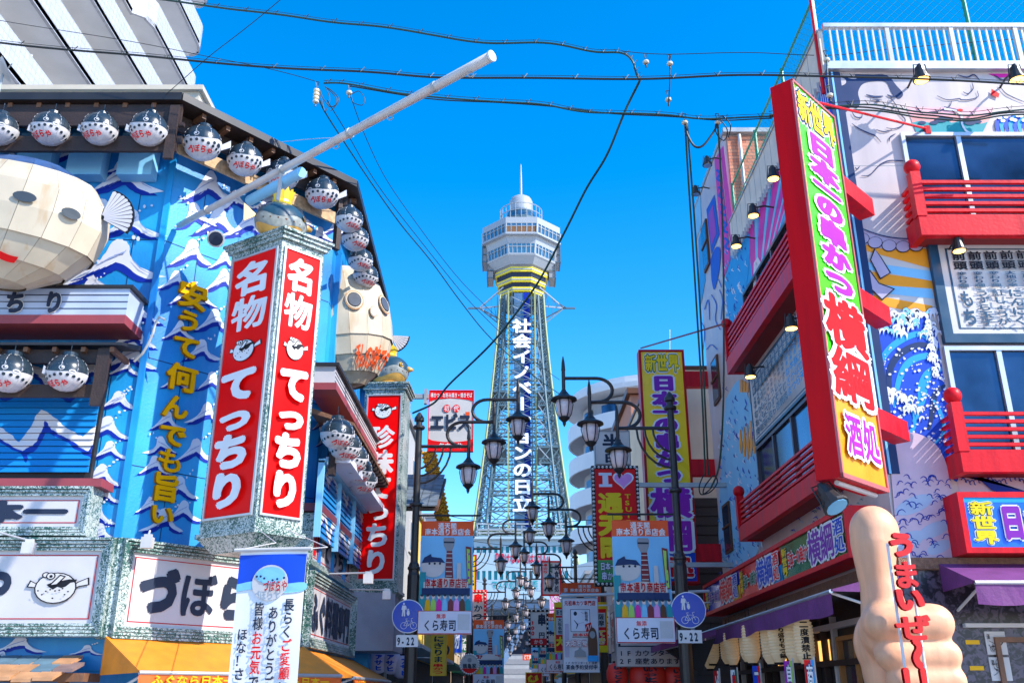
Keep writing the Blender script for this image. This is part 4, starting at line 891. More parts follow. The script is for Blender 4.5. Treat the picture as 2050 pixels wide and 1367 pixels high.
# sunset strip with pines, crane and a small wave
q.w = .004; q.poly([(1815, 215), (1990, 215), (1965, 268), (1835, 268)], P('pink')); q.poly([(1822, 232), (1985, 232), (1966, 268), (1835, 268)], P('orange') if 0 else mat('paint_dusk', (.75, .30, .28), .4))
q.poly(bez([(1826, 246), (1845, 242), (1862, 246), (1878, 238), (1895, 238), (1905, 246), (1930, 240), (1948, 244), (1962, 248), (1978, 244)], 3)+[(1966, 268), (1836, 268)], P('teal'))
for x, y, r in ((1884, 240, 13), (1900, 238, 9), (1870, 246, 9), (1942, 246, 12), (1958, 244, 8), (1846, 246, 8)): q.w = .016; q.ell(x, y, r, r*.4, P('navy'), 10)
q.w = .018; q.line(bez([(1890, 218), (1912, 222), (1924, 230), (1926, 248), (1934, 262), (1946, 268)]), 4, P('wavew')); q.ell(1922, 221, 6, 3, P('red')); q.line([(1918, 220), (1890, 214)], 1.5, NAV)
q.poly([(1985, 178), (2001, 188), (1999, 196), (1984, 190)], P('red'))
q.w = .018
for i in range(7):
    x = 2000+i*9; q.line(bez([(x, 268), (x-4, 250), (x+4, 236), (x+14, 232)]), 9, P('lblue') if i % 2 else P('blue'), 1, True)
for i in range(10): q.ell(2002+i*6, 236+6*math.sin(i*1.7), 5, 3.5, P('wavew'), 9)
q.w = .004; q.poly([(1978, 148), (2060, 148), (2060, 153), (1998, 156)], P('magenta'))
q.w = .004; q.poly([(1704, 152), (1674, 152), (1674, 300), (1700, 300)], MURW) if 0 else None
# sun rays, sky bands and rope
q.w = .003; q.poly([(1712, 470), (1862, 480), (1872, 622), (1735, 622)], P('offw'))
for a, b_, c, d in ((480, 520, 500, 540), (540, 556, 562, 592), (585, 600, 612, 632)):
    q.w = .006; q.poly([(1718, a), (1718, a+18), (1872, d), (1866, c)], P('orange'))
for a, c in ((515, 545), (560, 580)): q.w = .007; q.poly([(1722, a+8), (1722, a+22), (1870, c+18), (1866, c-2)], P('sblue'))
rope = [(1712, 478), (1740, 492), (1768, 498), (1800, 500), (1846, 498)]
LIL = mat('paint_lilac', (.42, .36, .50), .4)
q.w = .010; q.poly([(1712, 455)]+bez([(1712, 455), (1760, 470), (1800, 478), (1850, 476)], 4)[1:]+[(1846, 500)]+bez(rope, 4)[::-1], LIL)
for x, y in ((1726, 478), (1752, 486), (1780, 492), (1808, 494), (1834, 492)): q.ell(x, y, 15, 12, P('black')); q.ell(x, y-.6, 13.6, 10.6, LIL)
q.line(bez([(1714, 453), (1760, 470), (1800, 477), (1846, 478)]), 2, NAV)
q.poly([(1750, 497), (1764, 514), (1784, 546), (1762, 560), (1742, 520)], P('black')); q.poly([(1752, 500), (1763, 516), (1781, 546), (1763, 556), (1744, 520)], LIL)
q.poly([(1728, 548), (1742, 540), (1760, 566), (1792, 578), (1766, 602), (1736, 572)], P('black')); q.poly([(1731, 549), (1741, 543), (1759, 568), (1788, 579), (1766, 598), (1738, 571)], LIL)
m.build('mural_wrestler', t)
# big wave: blue troughs, ribs, foam, spray
m = MB(); q = PxPrint(m, RB, .003, .0015)
q.poly([(1752, 612), (1880, 612), (1900, 900), (1785, 900), (1770, 780)], MURW)
q.poly(bez([(1757, 665), (1790, 640), (1830, 632), (1862, 640), (1878, 680), (1884, 720), (1896, 800), (1912, 880), (1918, 960), (1900, 948), (1880, 900), (1840, 880), (1800, 892), (1772, 860), (1762, 780)], 4), P('blue'))
random.seed(3)
for (pts, wd, c) in (([(1758, 790), (1762, 730), (1790, 690), (1840, 668), (1868, 690)], 13, 'lblue'), ([(1785, 800), (1780, 750), (1798, 712), (1840, 690), (1880, 700)], 14, 'navy'), ([(1790, 815), (1800, 760), (1820, 725), (1855, 712), (1880, 718)], 14, 'lblue'),
                     ([(1830, 845), (1845, 800), (1848, 770), (1862, 745), (1886, 738)], 20, 'sblue' if 0 else 'lblue'), ([(1860, 860), (1868, 820), (1872, 790), (1892, 770)], 12, 'navy'), ([(1800, 880), (1832, 850), (1820, 800)], 8, 'lblue'), ([(1772, 870), (1795, 880), (1775, 840)], 8, 'lblue'), ([(1870, 890), (1890, 860), (1880, 820), (1868, 800)], 8, 'lblue')):
    q.w = .009; q.line(bez(pts, 6), wd, P(c), 1, True)
for i in range(230):
    x, y = random.uniform(1766, 1896), random.uniform(690, 905)
    if x > 1780+(y-690)*.65+70 or x < 1758+(y-690)*.10: continue
    q.w = .017; s = random.choice((1.3, 1.8, 2.6, 3.4)); q.ell(x, y, s, s*random.uniform(.7, 1), 'wavew', 7)
def curl(x, y, s, fl, c='wavew', edge=None):
    k = -1 if fl else 1
    P_ = bez([(0, 0), (.5, -.5), (1.1, -.5), (1.5, 0), (1.35, .5)], 3); I = bez([(1.35, .5), (1.05, .05), (.75, .0), (.4, .5), (.2, 1.3)], 3)
    if edge: q.line([(x+k*a*s, y+b*s) for a, b in P_], 1.5, edge)
    q.poly([(x+k*a*s, y+b*s) for a, b in P_+I], P(c))
for i in range(75):
    u = i/75; x = 1760+random.uniform(0, 118); y = 618+random.uniform(0, 52)-abs(x-1820)*.05
    q.w = .020; curl(x, y, random.uniform(6, 12), random.random() < .4, random.choice(('wavew', 'wavew', 'sblue')), P('navy'))
for i in range(40):
    a = random.uniform(0, 1); x = 1768+a*75+random.uniform(-8, 8); y = 782+a*38+random.uniform(-14, 22)
    q.w = .026; curl(x, y, random.uniform(6, 10), random.random() < .4, 'wavew', P('navy'))
for i in range(30):
    y = random.uniform(640, 760); x = 1872+(y-640)*.12+random.uniform(-14, 4); q.w = .022; curl(x, y, random.uniform(6, 10), True, 'wavew', P('navy'))
# pale swell with wavelets below
q.w = .021; q.poly(bez([(1780, 898), (1800, 872), (1830, 866), (1862, 880), (1884, 905), (1902, 960), (1914, 1100), (1920, 1130)], 4)+[(1800, 1130), (1785, 960)], mat('paint_swell', (.62, .44, .52), .4))
for x, y, rx, ry in ((1830, 1010, 40, 16), (1870, 1060, 34, 14), (1822, 1080, 30, 16), (1880, 1095, 26, 12)): q.w = .024; q.ell(x, y, rx, ry, mat('paint_mist', (.40, .48, .62), .4), rot=-.4)
for i in range(60):
    x = random.uniform(1800, 1900); y = random.uniform(955, 1118)
    if x < 1796+(y-955)*.08: continue
    q.w = .027; k = random.choice((1, -1)); s = random.uniform(6, 11); q.line([(x+k*s*a, y+s*b) for a, b in bez([(-1, -.2), (-.4, -.7), (.3, -.4), (.5, .3), (1, .4)], 3)], 2.0, P('waved'), 1, True)
for x0, y0, x1, y1 in ((1800, 958, 1862, 884), (1803, 985, 1880, 900), (1806, 1010, 1890, 925)): pass
q.w = .026; q.poly([(1905, 948), (1950, 950), (1985, 980), (2060, 1010), (2060, 985), (1990, 962)], P('waved')) 
q.w = .004; q.poly([(1915, 945), (2060, 945), (2060, 985), (1920, 985)], mat('paint_swell', (.62, .44, .52), .4))
for i in range(14): q.w = .01; x = 1930+i*9; q.line([(x+6*a, 962+8*b+5*math.sin(i)) for a, b in bez([(-1, -.2), (-.4, -.7), (.3, -.4), (.5, .3), (1, .4)], 3)], 2, P('waved'))
m.build('mural_wave', t)
# cladding joints
j = MB()
for v in (2.9, 4.4, 5.9, 7.4, 8.95): j.fbox(RB, .05, 2.4, v, v+.008, .0, .003, STEEL)
j.build('joint_strip', t)
# dark blue corner strip with pale stripes
b = MB(); b.fbox(RB, -.03, .17, 4.3, 10.6, .002, .035, NAV); b.fbox(RA, -.35, .03, 4.3, 10.6, .002, .034, P('blue')); b.build('corner_strip', t)
b = MB()
for k in range(4): b.fbox(RA, -.32+.08*k, -.30+.08*k, 4.3, 10.55, .034, .038, P('wavew'))
b.fbox(RB, .03, .06, 4.3, 10.6, .035, .04, P('sblue')); b.build('pale_stripe', t)
# ---- street face mural
m = MB(); q = PxPrint(m, RA, .003, .0015)
def poly3(F, pts, w, mt): m.add([F.p(u, v, w) for u, v in pts], [tuple(range(len(pts)))], mt)
SK = mat('paint_sky_teal', (.10, .42, .50), .4)
poly3(RA, [(-6.5, 8.8), (0, 8.8), (0, 10.6), (-6.5, 10.6)], .003, P('lblue')); 
for k in range(5):
    u = -6.6+k*1.05; poly3(RA, [(-5.2, 8.9), (-5.05, 8.9), (u+1.9, 10.6), (u+1.3, 10.6)], .006, P('magenta')); poly3(RA, [(-5.1, 8.9), (-5.0, 8.9), (u+2.2, 10.6), (u+1.95, 10.6)], .0065, P('sblue'))
poly3(RA, [(-5.2, 8.9), (-4.9, 8.85), (-.36, 9.8), (-.36, 10.2)], .006, P('magenta'))
poly3(RA, [(-5.9, 8.0), (-5.0, 9.75), (-4.7, 9.75), (-3.2, 8.0)], .010, mat('paint_mountain', (.55, .25, .38), .4)); poly3(RA, [(-5.25, 9.25), (-5.0, 9.75), (-4.7, 9.75), (-4.3, 9.25), (-4.6, 9.4), (-4.7, 9.1), (-4.9, 9.4), (-5.05, 9.05)], .013, 'wavew')
for k in range(7): u = -4.85+k*.16-.4; poly3(RA, [(-4.85, 9.7), (-4.83, 9.7), (u*1.0+.02+.3*(k-3)*.3, 8.6), (u+.3*(k-3)*.3, 8.6)], .015, 'wavew')
def pxp(pts, mt, dw=0): q.w = .004+dw; q.poly(pts, mt)
# wing: pale figure, magenta banner, blue frames
pxp([(1442, 300), (1448, 292), (1470, 470), (1466, 500), (1458, 468)], P('magenta'), .004); pxp([(1430, 320), (1440, 305), (1462, 520), (1448, 560)], P('magenta'), .004)
for k in range(5): q.w = .012; yy = 340+k*34; q.line(bez([(1434+k*4, yy), (1441+k*4, yy+8), (1436+k*4, yy+18), (1444+k*4, yy+24)]), 5, P('blue'))
pxp([(1414, 420), (1430, 390), (1440, 470), (1424, 510)], P('blue'), .006); pxp([(1418, 430), (1427, 410), (1434, 468), (1424, 492)], P('violet'), .01)
pxp([(1398, 480), (1406, 455), (1412, 560), (1402, 620)], P('lblue'), .004); pxp([(1388, 412), (1402, 385), (1404, 450), (1394, 480)], P('sblue'), .004)
pxp(bez([(1422, 520), (1432, 496), (1442, 500), (1440, 540), (1430, 580), (1424, 560)], 4), P('blue'), .008)
for l in ([(1402, 640), (1410, 660), (1408, 700)], [(1424, 590), (1434, 610), (1432, 640), (1442, 660)], [(1440, 580), (1446, 600), (1443, 640)], [(1410, 620), (1418, 600), (1420, 640)], [(1428, 560), (1438, 560), (1444, 575)], [(1414, 700), (1424, 690), (1436, 700)], [(1446, 640), (1452, 660), (1450, 690)]): q.w = .012; q.line(bez(l, 4), 1.6, P('blue'))
# wave column near the wing (blue speckled), shell shape
random.seed(11)
pxp(bez([(1452, 800), (1480, 760), (1500, 800), (1520, 900), (1530, 1020), (1520, 1100), (1470, 1140), (1440, 1100), (1442, 960)], 4), P('sblue'), .002)
pxp(bez([(1450, 560), (1478, 480), (1500, 470), (1496, 560), (1480, 640), (1460, 660)], 4), P('lblue'), .002)
for i in range(260):
    a = random.random(); 
    if a < .75: x, y = random.uniform(1440, 1524), random.uniform(770, 1120)
    else: x, y = random.uniform(1450, 1496), random.uniform(480, 650)
    q.w = .010; c = random.choice(('blue', 'wavew', 'lblue', 'waved', 'wavew')); s = random.uniform(2.5, 7); q.line([(x, y), (x+random.uniform(-3, 3), y+s), (x+s*.6, y+s*1.8)], random.uniform(1.4, 4), P(c), 1, True)
for k in range(5): q.w = .016; x = 1482+k*7; q.line([(x, 860-k*6), (x+1, 890), (x+1-(k-2)*.6, 920-abs(k-2)*6)], 6, P('orange'), 1, True)
for k in range(4): q.w = .016; x = 1484+k*6; q.line([(x, 760+k*3), (x, 775), (x, 785)], 5, P('orange'))
# underside area below lower balcony
for i in range(90):
    x, y = random.uniform(1560, 1760), random.uniform(975, 1075); 
    if y < 1150-(x-1440)*.42-26: q.w = .01; s = random.uniform(3, 7); q.line([(x, y), (x+s, y-s*.6), (x+s*1.6, y+s*.3)], 2.5, P(random.choice(('blue', 'teal', 'waved', 'sblue'))), 1, True)
for i in range(60):
    x, y = random.uniform(1436, 1480), random.uniform(1080, 1180); q.w = .01; s = random.uniform(3, 6); q.line([(x, y), (x+s, y-s*.6), (x+s*1.2, y+s*.8)], 2, P(random.choice(('blue', 'teal', 'sblue', 'waved'))), 1, True)
m.build('mural_street_side', t)
for (x0, y0, x1, y1) in ((1409, 440, 1420, 545), (1429, 712, 1442, 810), (1452, 1004, 1466, 1108)):
    u0, u1, v0, v1 = pxrect(RA, x0, y0, x1, y1); b = MB(); b.fbox(RA, u0, u1, v0, v1, .0, .05, P('brown')); b.fbox(RA, u0+.06, u1-.06, v0+.06, v1-.06, .05, .056, GLASS); b.fbox(RA, u0, u1, (v0+v1)/2, (v0+v1)/2+.05, .05, .08, P('brown')); b.build('window', t)
# ---- parapet, railing, fence
b = MB(); b.box(4.84, 4.9, 12.0, 18.4, 10.62, 11.4, mat('parapet_cream', (.70, .60, .48), .5)); b.build('parapet_panel', t)
b = MB()
for k in range(16): b.box(4.835, 4.839, 12.2+k*.4, 12.212+k*.4, 10.64, 11.38, STEEL)
for k in range(40): b.box(4.80, 4.84, 12.1+k*.157, 12.13+k*.157, 10.45, 10.62, P('offw'))
b.box(4.82, 4.92, 12, 18.4, 11.4, 11.44, STEEL); b.build('parapet_trim', t)
b = MB(); b.box(4.85, 14, 11.9, 12.0, 10.62, 10.76, ALU); b.build('roof_curb', t)
t3 = thing('roof_railing', 'white metal railing of thin balusters along the roof edge above the mural', 'railing', (6, 11.95, 10.76))
zr = RB.hit(1850, 56)[1]; b = MB(); b.box(4.9, 14, 11.91, 12.0, zr-.05, zr+.02, ALU); b.build('top_rail', t3)
bm = MB(); bm.box(-.014, .014, -.014, .014, 0, zr-10.80, WHITEP); bme = bm.mesh('baluster'); pm_ = MB(); pm_.box(-.032, .032, -.03, .03, 0, zr-10.80, WHITEP); pme = pm_.mesh('post')
for k in range(70):
    x = 5.0+k*.112
    if k % 9 == 8: inst('post', pme, t3, (x, 11.95, 10.76))
    else: inst('baluster', bme, t3, (x, 11.95, 10.76))
FEN = mat('green_wire', (.03, .26, .20), .4, .3)
t3 = thing('mesh_fence', 'tall green chain-link fence around the roof terrace', 'fence', (5, 12.3, 10.7))
zf = 12.75
def chain(F, u0, u1, v0, v1, s, th):
    m = MB(); n = int((u1-u0+v1-v0)/s); H = v1-v0
    for k in range(n+1):
        a = u0-H+k*s
        for (ua, va, ub, vb) in ((a, v0, a+H, v1), (a+H, v0, a, v1)):
            if ua > ub: ua, va, ub, vb = ub, vb, ua, va
            if ub < u0 or ua > u1: continue
            sl = (vb-va)/(ub-ua)
            if ua < u0: va += sl*(u0-ua); ua = u0
            if ub > u1: vb += sl*(u1-ub); ub = u1
            p, q2 = F.p(ua, va), F.p(ub, vb); d = Z*th; e2 = F.n*th
            m.add([p-d, p+e2, p+d, q2-d, q2+e2, q2+d], [(0, 1, 4, 3), (1, 2, 5, 4), (2, 0, 3, 5)], FEN)
    return m
FF1 = Frame((4.95, 12.35, 0), (1, 0, 0), (0, -1, 0)); c_ = chain(FF1, 0, 7, 10.7, 13.6, .15, .0045).build('wire_mesh', t3); c_['kind'] = 'stuff'
FF2 = Frame((4.95, 12.35, 0), (0, 1, 0), (-1, 0, 0)); c_ = chain(FF2, 0, 6.0, 11.35, 12.3, .13, .004).build('wire_mesh', t3); c_['kind'] = 'stuff'
for x, y, z1 in ((4.95, 12.35, 14), (7.45, 12.35, 14), (10, 12.35, 14), (4.95, 14.2, 12.35), (4.95, 16.2, 12.35), (4.95, 18.3, 12.35)): b = MB(); b.tube([(x, y, 10.6), (x, y, z1)], .035, GRN, 8); b.build('post', t3)
b = MB(); b.tube([(4.95, 12.35, 12.3), (4.95, 18.3, 12.3)], .025, GRN, 6); b.tube([(4.95, 12.35, 13.6), (12, 12.35, 13.6)], .025, GRN, 6); b.tube([(4.95, 12.35, 11.75), (4.95, 18.3, 11.75)], .015, GRN, 6); b.build('rail', t3)
t3 = thing('roof_pole', 'red pole at the roof corner by the green fence post', 'pole', (4.83, 12.1, 10.6)); b = MB(); b.tube([(4.83, 12.1, 10.3), (4.83, 12.1, 14)], .03, REDL, 8); b.build('tube', t3)
t3 = thing('roof_hoist', 'small yellow frame and rounded tank top seen behind the roof railing', 'roof gear', (6.2, 13.5, 10.7))
b = MB()
for a, c in (((5.85, 13.4, 10.6), (6.05, 13.6, 11.35)), ((6.75, 13.4, 10.6), (6.55, 13.6, 11.35)), ((5.9, 13.6, 11.35), (6.7, 13.6, 11.35))): b.beam(a, c, .07, YEL)
b.build('frame', t3); b = MB(); b.lathe((7.4, 13.6, 10.6), [(.35, 0), (.34, .12), (.25, .25), (.1, .3)], P('cream'), 16); b.build('tank', t3)
# ---- windows, balconies
def window(F, u0, u1, v0, v1, parent, mull, fm=ALU, d=.07, curtain=True):
    f = MB()
    for (a, b_, c, e) in ((u0, u1, v1-.06, v1), (u0, u1, v0, v0+.06), (u0, u0+.06, v0+.06, v1-.06), (u1-.06, u1, v0+.06, v1-.06)): f.fbox(F, a, b_, c, e, 0, d, fm)
    for k, x in enumerate(mull): f.fbox(F, x-.035, x+.035, v0+.06, v1-.06, .006, d*.85, fm); 
    fo = f.build('window_frame', parent); xs = [u0+.06]+list(mull)+[u1-.06]
    for k in range(len(xs)-1):
        g = MB(); g.fbox(F, xs[k]+.036*(k > 0), xs[k+1]-.036*(k < len(xs)-2), v0+.06, v1-.06, .004, .012+.01*(k % 2), GLASS); g.build('pane', parent)
RED2 = REDL
def balcony(F, u0, u1, v0, vt, out, parent, name, ball=(True, False), zb=None, nr=5):
    zb = v0 if zb is None else zb; bt = v0+(vt-v0)*.36
    b = MB(); b.fbox(F, u0, u1, v0, bt, out-.12, out, RED2)
    for u in (u0, u1-.1): b.fbox(F, u, u+.1, v0, bt-.003, 0, out-.121, RED2)
    b.build('balcony_beam', parent); b = MB(); b.fbox(F, u0+.1, u1-.1, v0+.02, v0+.07, 0, out-.122, mat('balcony_floor', (.25, .02, .02), .6)); b.build('balcony_floor', parent)
    for k in range(nr):
        z = bt+(vt-bt)*(k+.55)/nr; h = (vt-bt)/nr*.42
        r = MB(); r.fbox(F, u0+.05, u1-.02, z, z+h, out-.085, out-.03, RED2)
        r.build('balcony_rail', parent); r = MB(); r.fbox(F, u0+.02, u0+.075, z, z+h, .0, out-.09, RED2); r.build('balcony_rail', parent)
    for i, u in enumerate((u0, u1-.11)):
        if not ball[i]: continue
        r = MB(); r.fbox(F, u-.015, u+.125, bt-.02, vt+.12, out-.13, out+.012, RED2); r.build('balcony_post', parent)
        r = MB(); c = F.p(u+.055, vt+.22, out-.06); r.lathe(c, [(.05, -.12)]+[(.115*math.cos(R(a)), .115*math.sin(R(a))) for a in range(-60, 90, 15)]+[(.01, .115)], RED2, 16); r.build('post_ball', parent, smooth=True)
u0, _, v0, v1 = pxrect(RB, 1815, 270, 2050, 455)
window(RB, u0, 6.5, RB.hit(1850, 470)[1], v1, t, (RB.hit(1925, 330)[0], 3.6, 4.9))
O = .44
ub = RB.hit(1850, 480, O)[0]-.02; vt = RB.hit(1950, 358, O)[1]; vb = RB.hit(1950, 470, O)[1]
balcony(RB, ub, 6.5, vb, vt, O, t, 'upper')
ub2 = RB.hit(1925, 920, O)[0]; vt2 = RB.hit(1990, 822, O)[1]; vb2 = RB.hit(1990, 944, O)[1]
u0 = RB.hit(1893, 740)[0]; vv1 = RB.hit(1960, 696)[1]; vv0 = vb2+.1
window(RB, u0, 6.5, vv0, vv1, t, (RB.hit(2006, 760)[0], 3.3, 4.6))
balcony(RB, ub2, 6.5, vb2, vt2, O, t, 'lower')
# menu board on the front
NVB = mat('dark_teal_board', (.01, .06, .12), .35)
u0 = RB.hit(1868, 580)[0]; v1 = RB.hit(1950, 478)[1]; v0 = RB.hit(1950, 690)[1]
def menu(p):
    p.rect(.0, .0, 1, 1, 'offw'); 
    for r_ in ((.02, .05, .98, .065), (.02, .935, .98, .95), (.02, .065, .026, .935), (.974, .065, .98, .935)): p.rect(*r_, NVB)
    cols = ['もち', 'うずら玉子', '紅しょうが', 'にんにく', '玉ねぎ', 'れんこん', 'なすび', 'しいたけ', 'ししとう', 'アスパラ', 'じゃがいも']
    for i, c in enumerate(cols*2):
        if i > 19: break
        x = .036+i*.0468; p.text('前頭', x, .085, x+.042, .30, 'black', bold=.05, fat=.03); p.text('変わり種' if i < 3 else '大地の幸', x+.004, .32, x+.036, .50, NVB, bold=.05)
        p.text(c, x, .52, x+.042, .92, NVB, bold=.05, fat=.025)
signboard('menu_board', 'white menu board with large vertical lists in a dark frame on the sunlit front', 'sign', RB, u0, u0+5.0, v0, v1, .0, .08, panel='offw', fr=.13, framemat=NVB, art=menu)
# street side: windows, balconies, menu board
zA0, zA1 = 7.45, 8.28
window(RA, -5.9, -.3, 8.3, 9.45, t, (-4.8, -3.7, -2.5, -1.4), P('brown') if 0 else mat('bronze_frame', (.10, .08, .09), .4, .5))
balcony(RA, -6.2, -.25, 7.78, 8.67, .45, t, 'u')
window(RA, -6.0, -.3, 4.9, 6.18, t, (-4.8, -3.6, -2.5, -1.4), mat('bronze_frame', (.10, .08, .09), .4, .5))
balcony(RA, -6.4, -.25, 4.40, 5.16, .45, t, 'l')
def menu2(p):
    p.rect(0, 0, 1, 1, 'offw'); random.seed(5); cols = ['むね肉', 'つくね', 'もも肉', 'ささみ', 'とり皮', 'うずら', 'しそ巻', 'どて焼', 'すじ肉', 'ねぎま', '牛かつ', '豚ばら', 'えび天', 'ほたて', 'きす天', 'たこ足', 'いか串', 'かき天']
    p.rect(.015, .03, .985, .05, NVB); p.rect(.015, .95, .985, .97, NVB)
    for i, c in enumerate(cols):
        x = .03+i*.053; m_ = NVB if i < 9 else P('lblue'); p.rect(x, .07, x+.044, .30, NVB if i < 13 else P('dgreen')); p.text('特選', x+.004, .08, x+.040, .28, 'offw', bold=.03); p.text('大地幸', x+.006, .33, x+.038, .52, m_, bold=.03); p.text(c, x, .54, x+.048, .94, m_, bold=.05, fat=.02)
signboard('menu_board', 'long white menu board with small vertical writing between the two street side balconies', 'sign', RA, -6.0, -.5, 6.22, 7.62, .0, .07, panel='offw', fr=.05, framemat=NVB, art=menu2)
# ---- spotlights
GLOW = mat('warm_lamp', (1, .50, .10), .4, emit=3.2)
def spot(name, label, q, d, sc=1, glow=True):
    t = thing(name, label, 'lamp', (0, 0, 0), 'black spotlights over the murals'); q = Vector(q)
    a = MB(); a.tube([(0, 0, .16), (0, 0, .1), (0, 0, 0)], [.055, .06, .085], LAMPB, 12); a.tube([(0, 0, 0), (0, 0, -.02)], .10, LAMPB, 12); a.tube([(0, 0, .16), (0, 0, .20)], .03, LAMPB, 8); a.build('housing', t)
    a = MB(); a.tube([(0, 0, -.021), (0, 0, -.026)], .082, GLOW if glow else P('sblue'), 12); a.build('lens', t)
    a = MB(); dd = Vector(d); a.tube([(0, 0, .12), dd*.5+Z*.16, dd+Z*.12], .014, LAMPB, 6); a.tube([(.09, 0, 0), (.07, 0, .2), (-.07, 0, .2), (-.09, 0, 0)], .008, LAMPB, 5); a.build('arm', t)
    place(t, q, 0, sc, label); return t
zs = 10.55
for px, py, lab in ((1845, 158, 'glowing black spotlight above the painted face on the roof edge'), (2036, 158, 'glowing black spotlight at the right edge of the photo on the roof edge')):
    u, v = RB.hit(px, py, .45); spot('spotlight', lab, RB.p(u, v, .45), (0, .45, 0), 1.25)
u, v = RB.hit(1920, 500, .35); spot('spotlight', 'black spotlight shining on the front menu board', RB.p(u, v, .35), (0, .35, 0), 1.0)
for px, py, lab in ((1548, 356, 'glowing spotlight nearest the big green sign on the street side'), (1508, 430, 'glowing spotlight in the middle of the street side parapet'), (1474, 491, 'glowing spotlight at the far end of the street side parapet'), (1584, 655, 'glowing spotlight under the upper balcony nearest the big sign'), (1502, 752, 'glowing spotlight under the far end of the upper balcony')):
    u, v = RA.hit(px, py, .4); spot('spotlight', lab, RA.p(u, v, .4), (.4, 0, 0), 1.15)
for px, py, lab in ((1416, 330, 'unlit spotlight high on the far wing beside the magenta painting'), (1393, 388, 'unlit spotlight on the outer edge of the far wing')):
    u, v = RA.hit(px, py, .35); spot('spotlight', lab, RA.p(u, v, .35), (.35, 0, 0), 1.15, False)
q = atY(1672, 1010, 10.0); sp_ = spot('spotlight', 'big grey floodlight under the bottom corner of the green sign', q, (.1, .2, .1), 1.5, False); sp_.rotation_euler = (R(-28), R(-20), 0)
# ---- the big green vertical sign
A1, A0, A3 = Vector((3.555, 9.915, 0)), Vector((3.345, 10.10, 0)), Vector((4.375, 10.765, 0))
F = Frame(A1, A3-A1); Wd = (A3-A1).length; z0, z1 = 3.80, 8.95
t = thing('vertical_sign', 'huge red box sign with purple and red characters on bright green', 'sign', A1+Z*z0)
b = MB(); b.prism([A1+Z*z0, A3+Z*z0, A3+(A0-A1)+Z*z0, A0+Z*z0], Z*(z1-z0), mat('red_sign_casing', (.66, .0, .004), .4, 0, .1, 2, streak=.08, spec=.15)); b.build('casing', t)
b = MB()
for r_ in ((0, Wd, z1-.03, z1), (0, Wd, z0, z0+.05), (0, .03, z0, z1), (Wd-.03, Wd, z0, z1)): b.fbox(F, *r_, 0, .03+.002*(r_[0] > 0), mat('pink_edge', (.55, .12, .12), .4))
b.build('edge_trim', t)
b = MB(); zo = z0+1.02; b.fbox(F, .03, Wd-.03, zo, z1-.03, 0, .01, mat('bright_green_vinyl', (.07, .72, .015), .28, 0, .08, 1.5)); b.fbox(F, .03, Wd-.03, z0+.05, zo, 0, .01, mat('orange_vinyl', (.85, .33, .015), .3)); b.build('panel', t)
b = MB(); pr = Print(b, F, .03, z0+.05, Wd-.03, z1-.03, .011)
T = z1-z0-.08
pr.text('新世界', .04, .012, .96, .105, 'yellow', 'navy', vert=False, bold=.05, fat=.03, ofat=.09, out2='white')
pr.text('日本一の串かつ', .18, .115, .84, .555, 'hotpink' if 0 else 'violet', 'white', bold=.05, fat=.07, ofat=.16)
pr.text('横綱', .02, .565, .98, .825, 'red', 'white', bold=.05, fat=.05, ofat=.11, gap=0)
pr.text('酒処', .12, .855, .90, .955, 'violet', 'white', vert=False, bold=.05, fat=.025, ofat=.10)
b.build('lettering', t)
b = MB()
for z in (8.0, 6.35, 4.75):
    c0 = F.p(Wd, z, -.14); b.beam(c0, c0+F.ux*1.05, .22, REDL, .26)
b.build('support_arm', t)
b = MB(); b.tube([F.p(.1, z0-.03, -.1), F.p(Wd-.1, z0-.03, -.1)], .03, P('offw'), 8); b.build('tube_lamp', t)
t = thing('tie_rod', 'thin red rod from the top of the green sign to the wall above the window', 'rod', atY(1610, 180, 10.3)); b = MB(); b.tube([F.p(.35, z1-.05, -.1), RB.p(RB.hit(1853, 262)[0], RB.hit(1853, 262)[1], .05)], .018, REDL, 6); q = RB.hit(1853, 262); b.fbox(RB, q[0]-.04, q[0]+.04, q[1]-.1, q[1]+.04, 0, .08, REDL); b.build('rod', t)
# ---- shop band on the street side: three printed panels in a red frame
t = thing('shop_band_sign', 'long red framed sign band of three coloured panels along the street side', 'sign', (4.6, 14, 3))
zt = 4.0; zb = 3.3; Fb = Frame((4.45, 12.0, 0), (0, -1, 0), (-1, 0, 0))
def vb(px, py): return Fb.hit(px, py)
uL = vb(1411, 1200)[0]; vtop = (vb(1411, 1170)[1]+vb(1682, 1018)[1])/2; vbot = (vb(1411, 1233)[1]+vb(1697, 1121)[1])/2; uRr = vb(1700, 1070)[0]
b = MB(); b.fbox(Fb, uL, uRr, vbot, vtop, -.4, -.02, REDL)
for r_ in ((uL, uRr, vtop-.07, vtop), (uL, uRr, vbot, vbot+.07), (uL, uL+.06, vbot+.07, vtop-.07), (uRr-.06, uRr, vbot+.07, vtop-.07)): b.fbox(Fb, *r_, -.02, .03, REDL)
b.build('frame', t); L_ = uRr-uL-.12; cuts = [uL+.06]; 
for px in (1478, 1565): cuts.append(vb(px, 1140)[0])
cuts.append(uRr-.06)
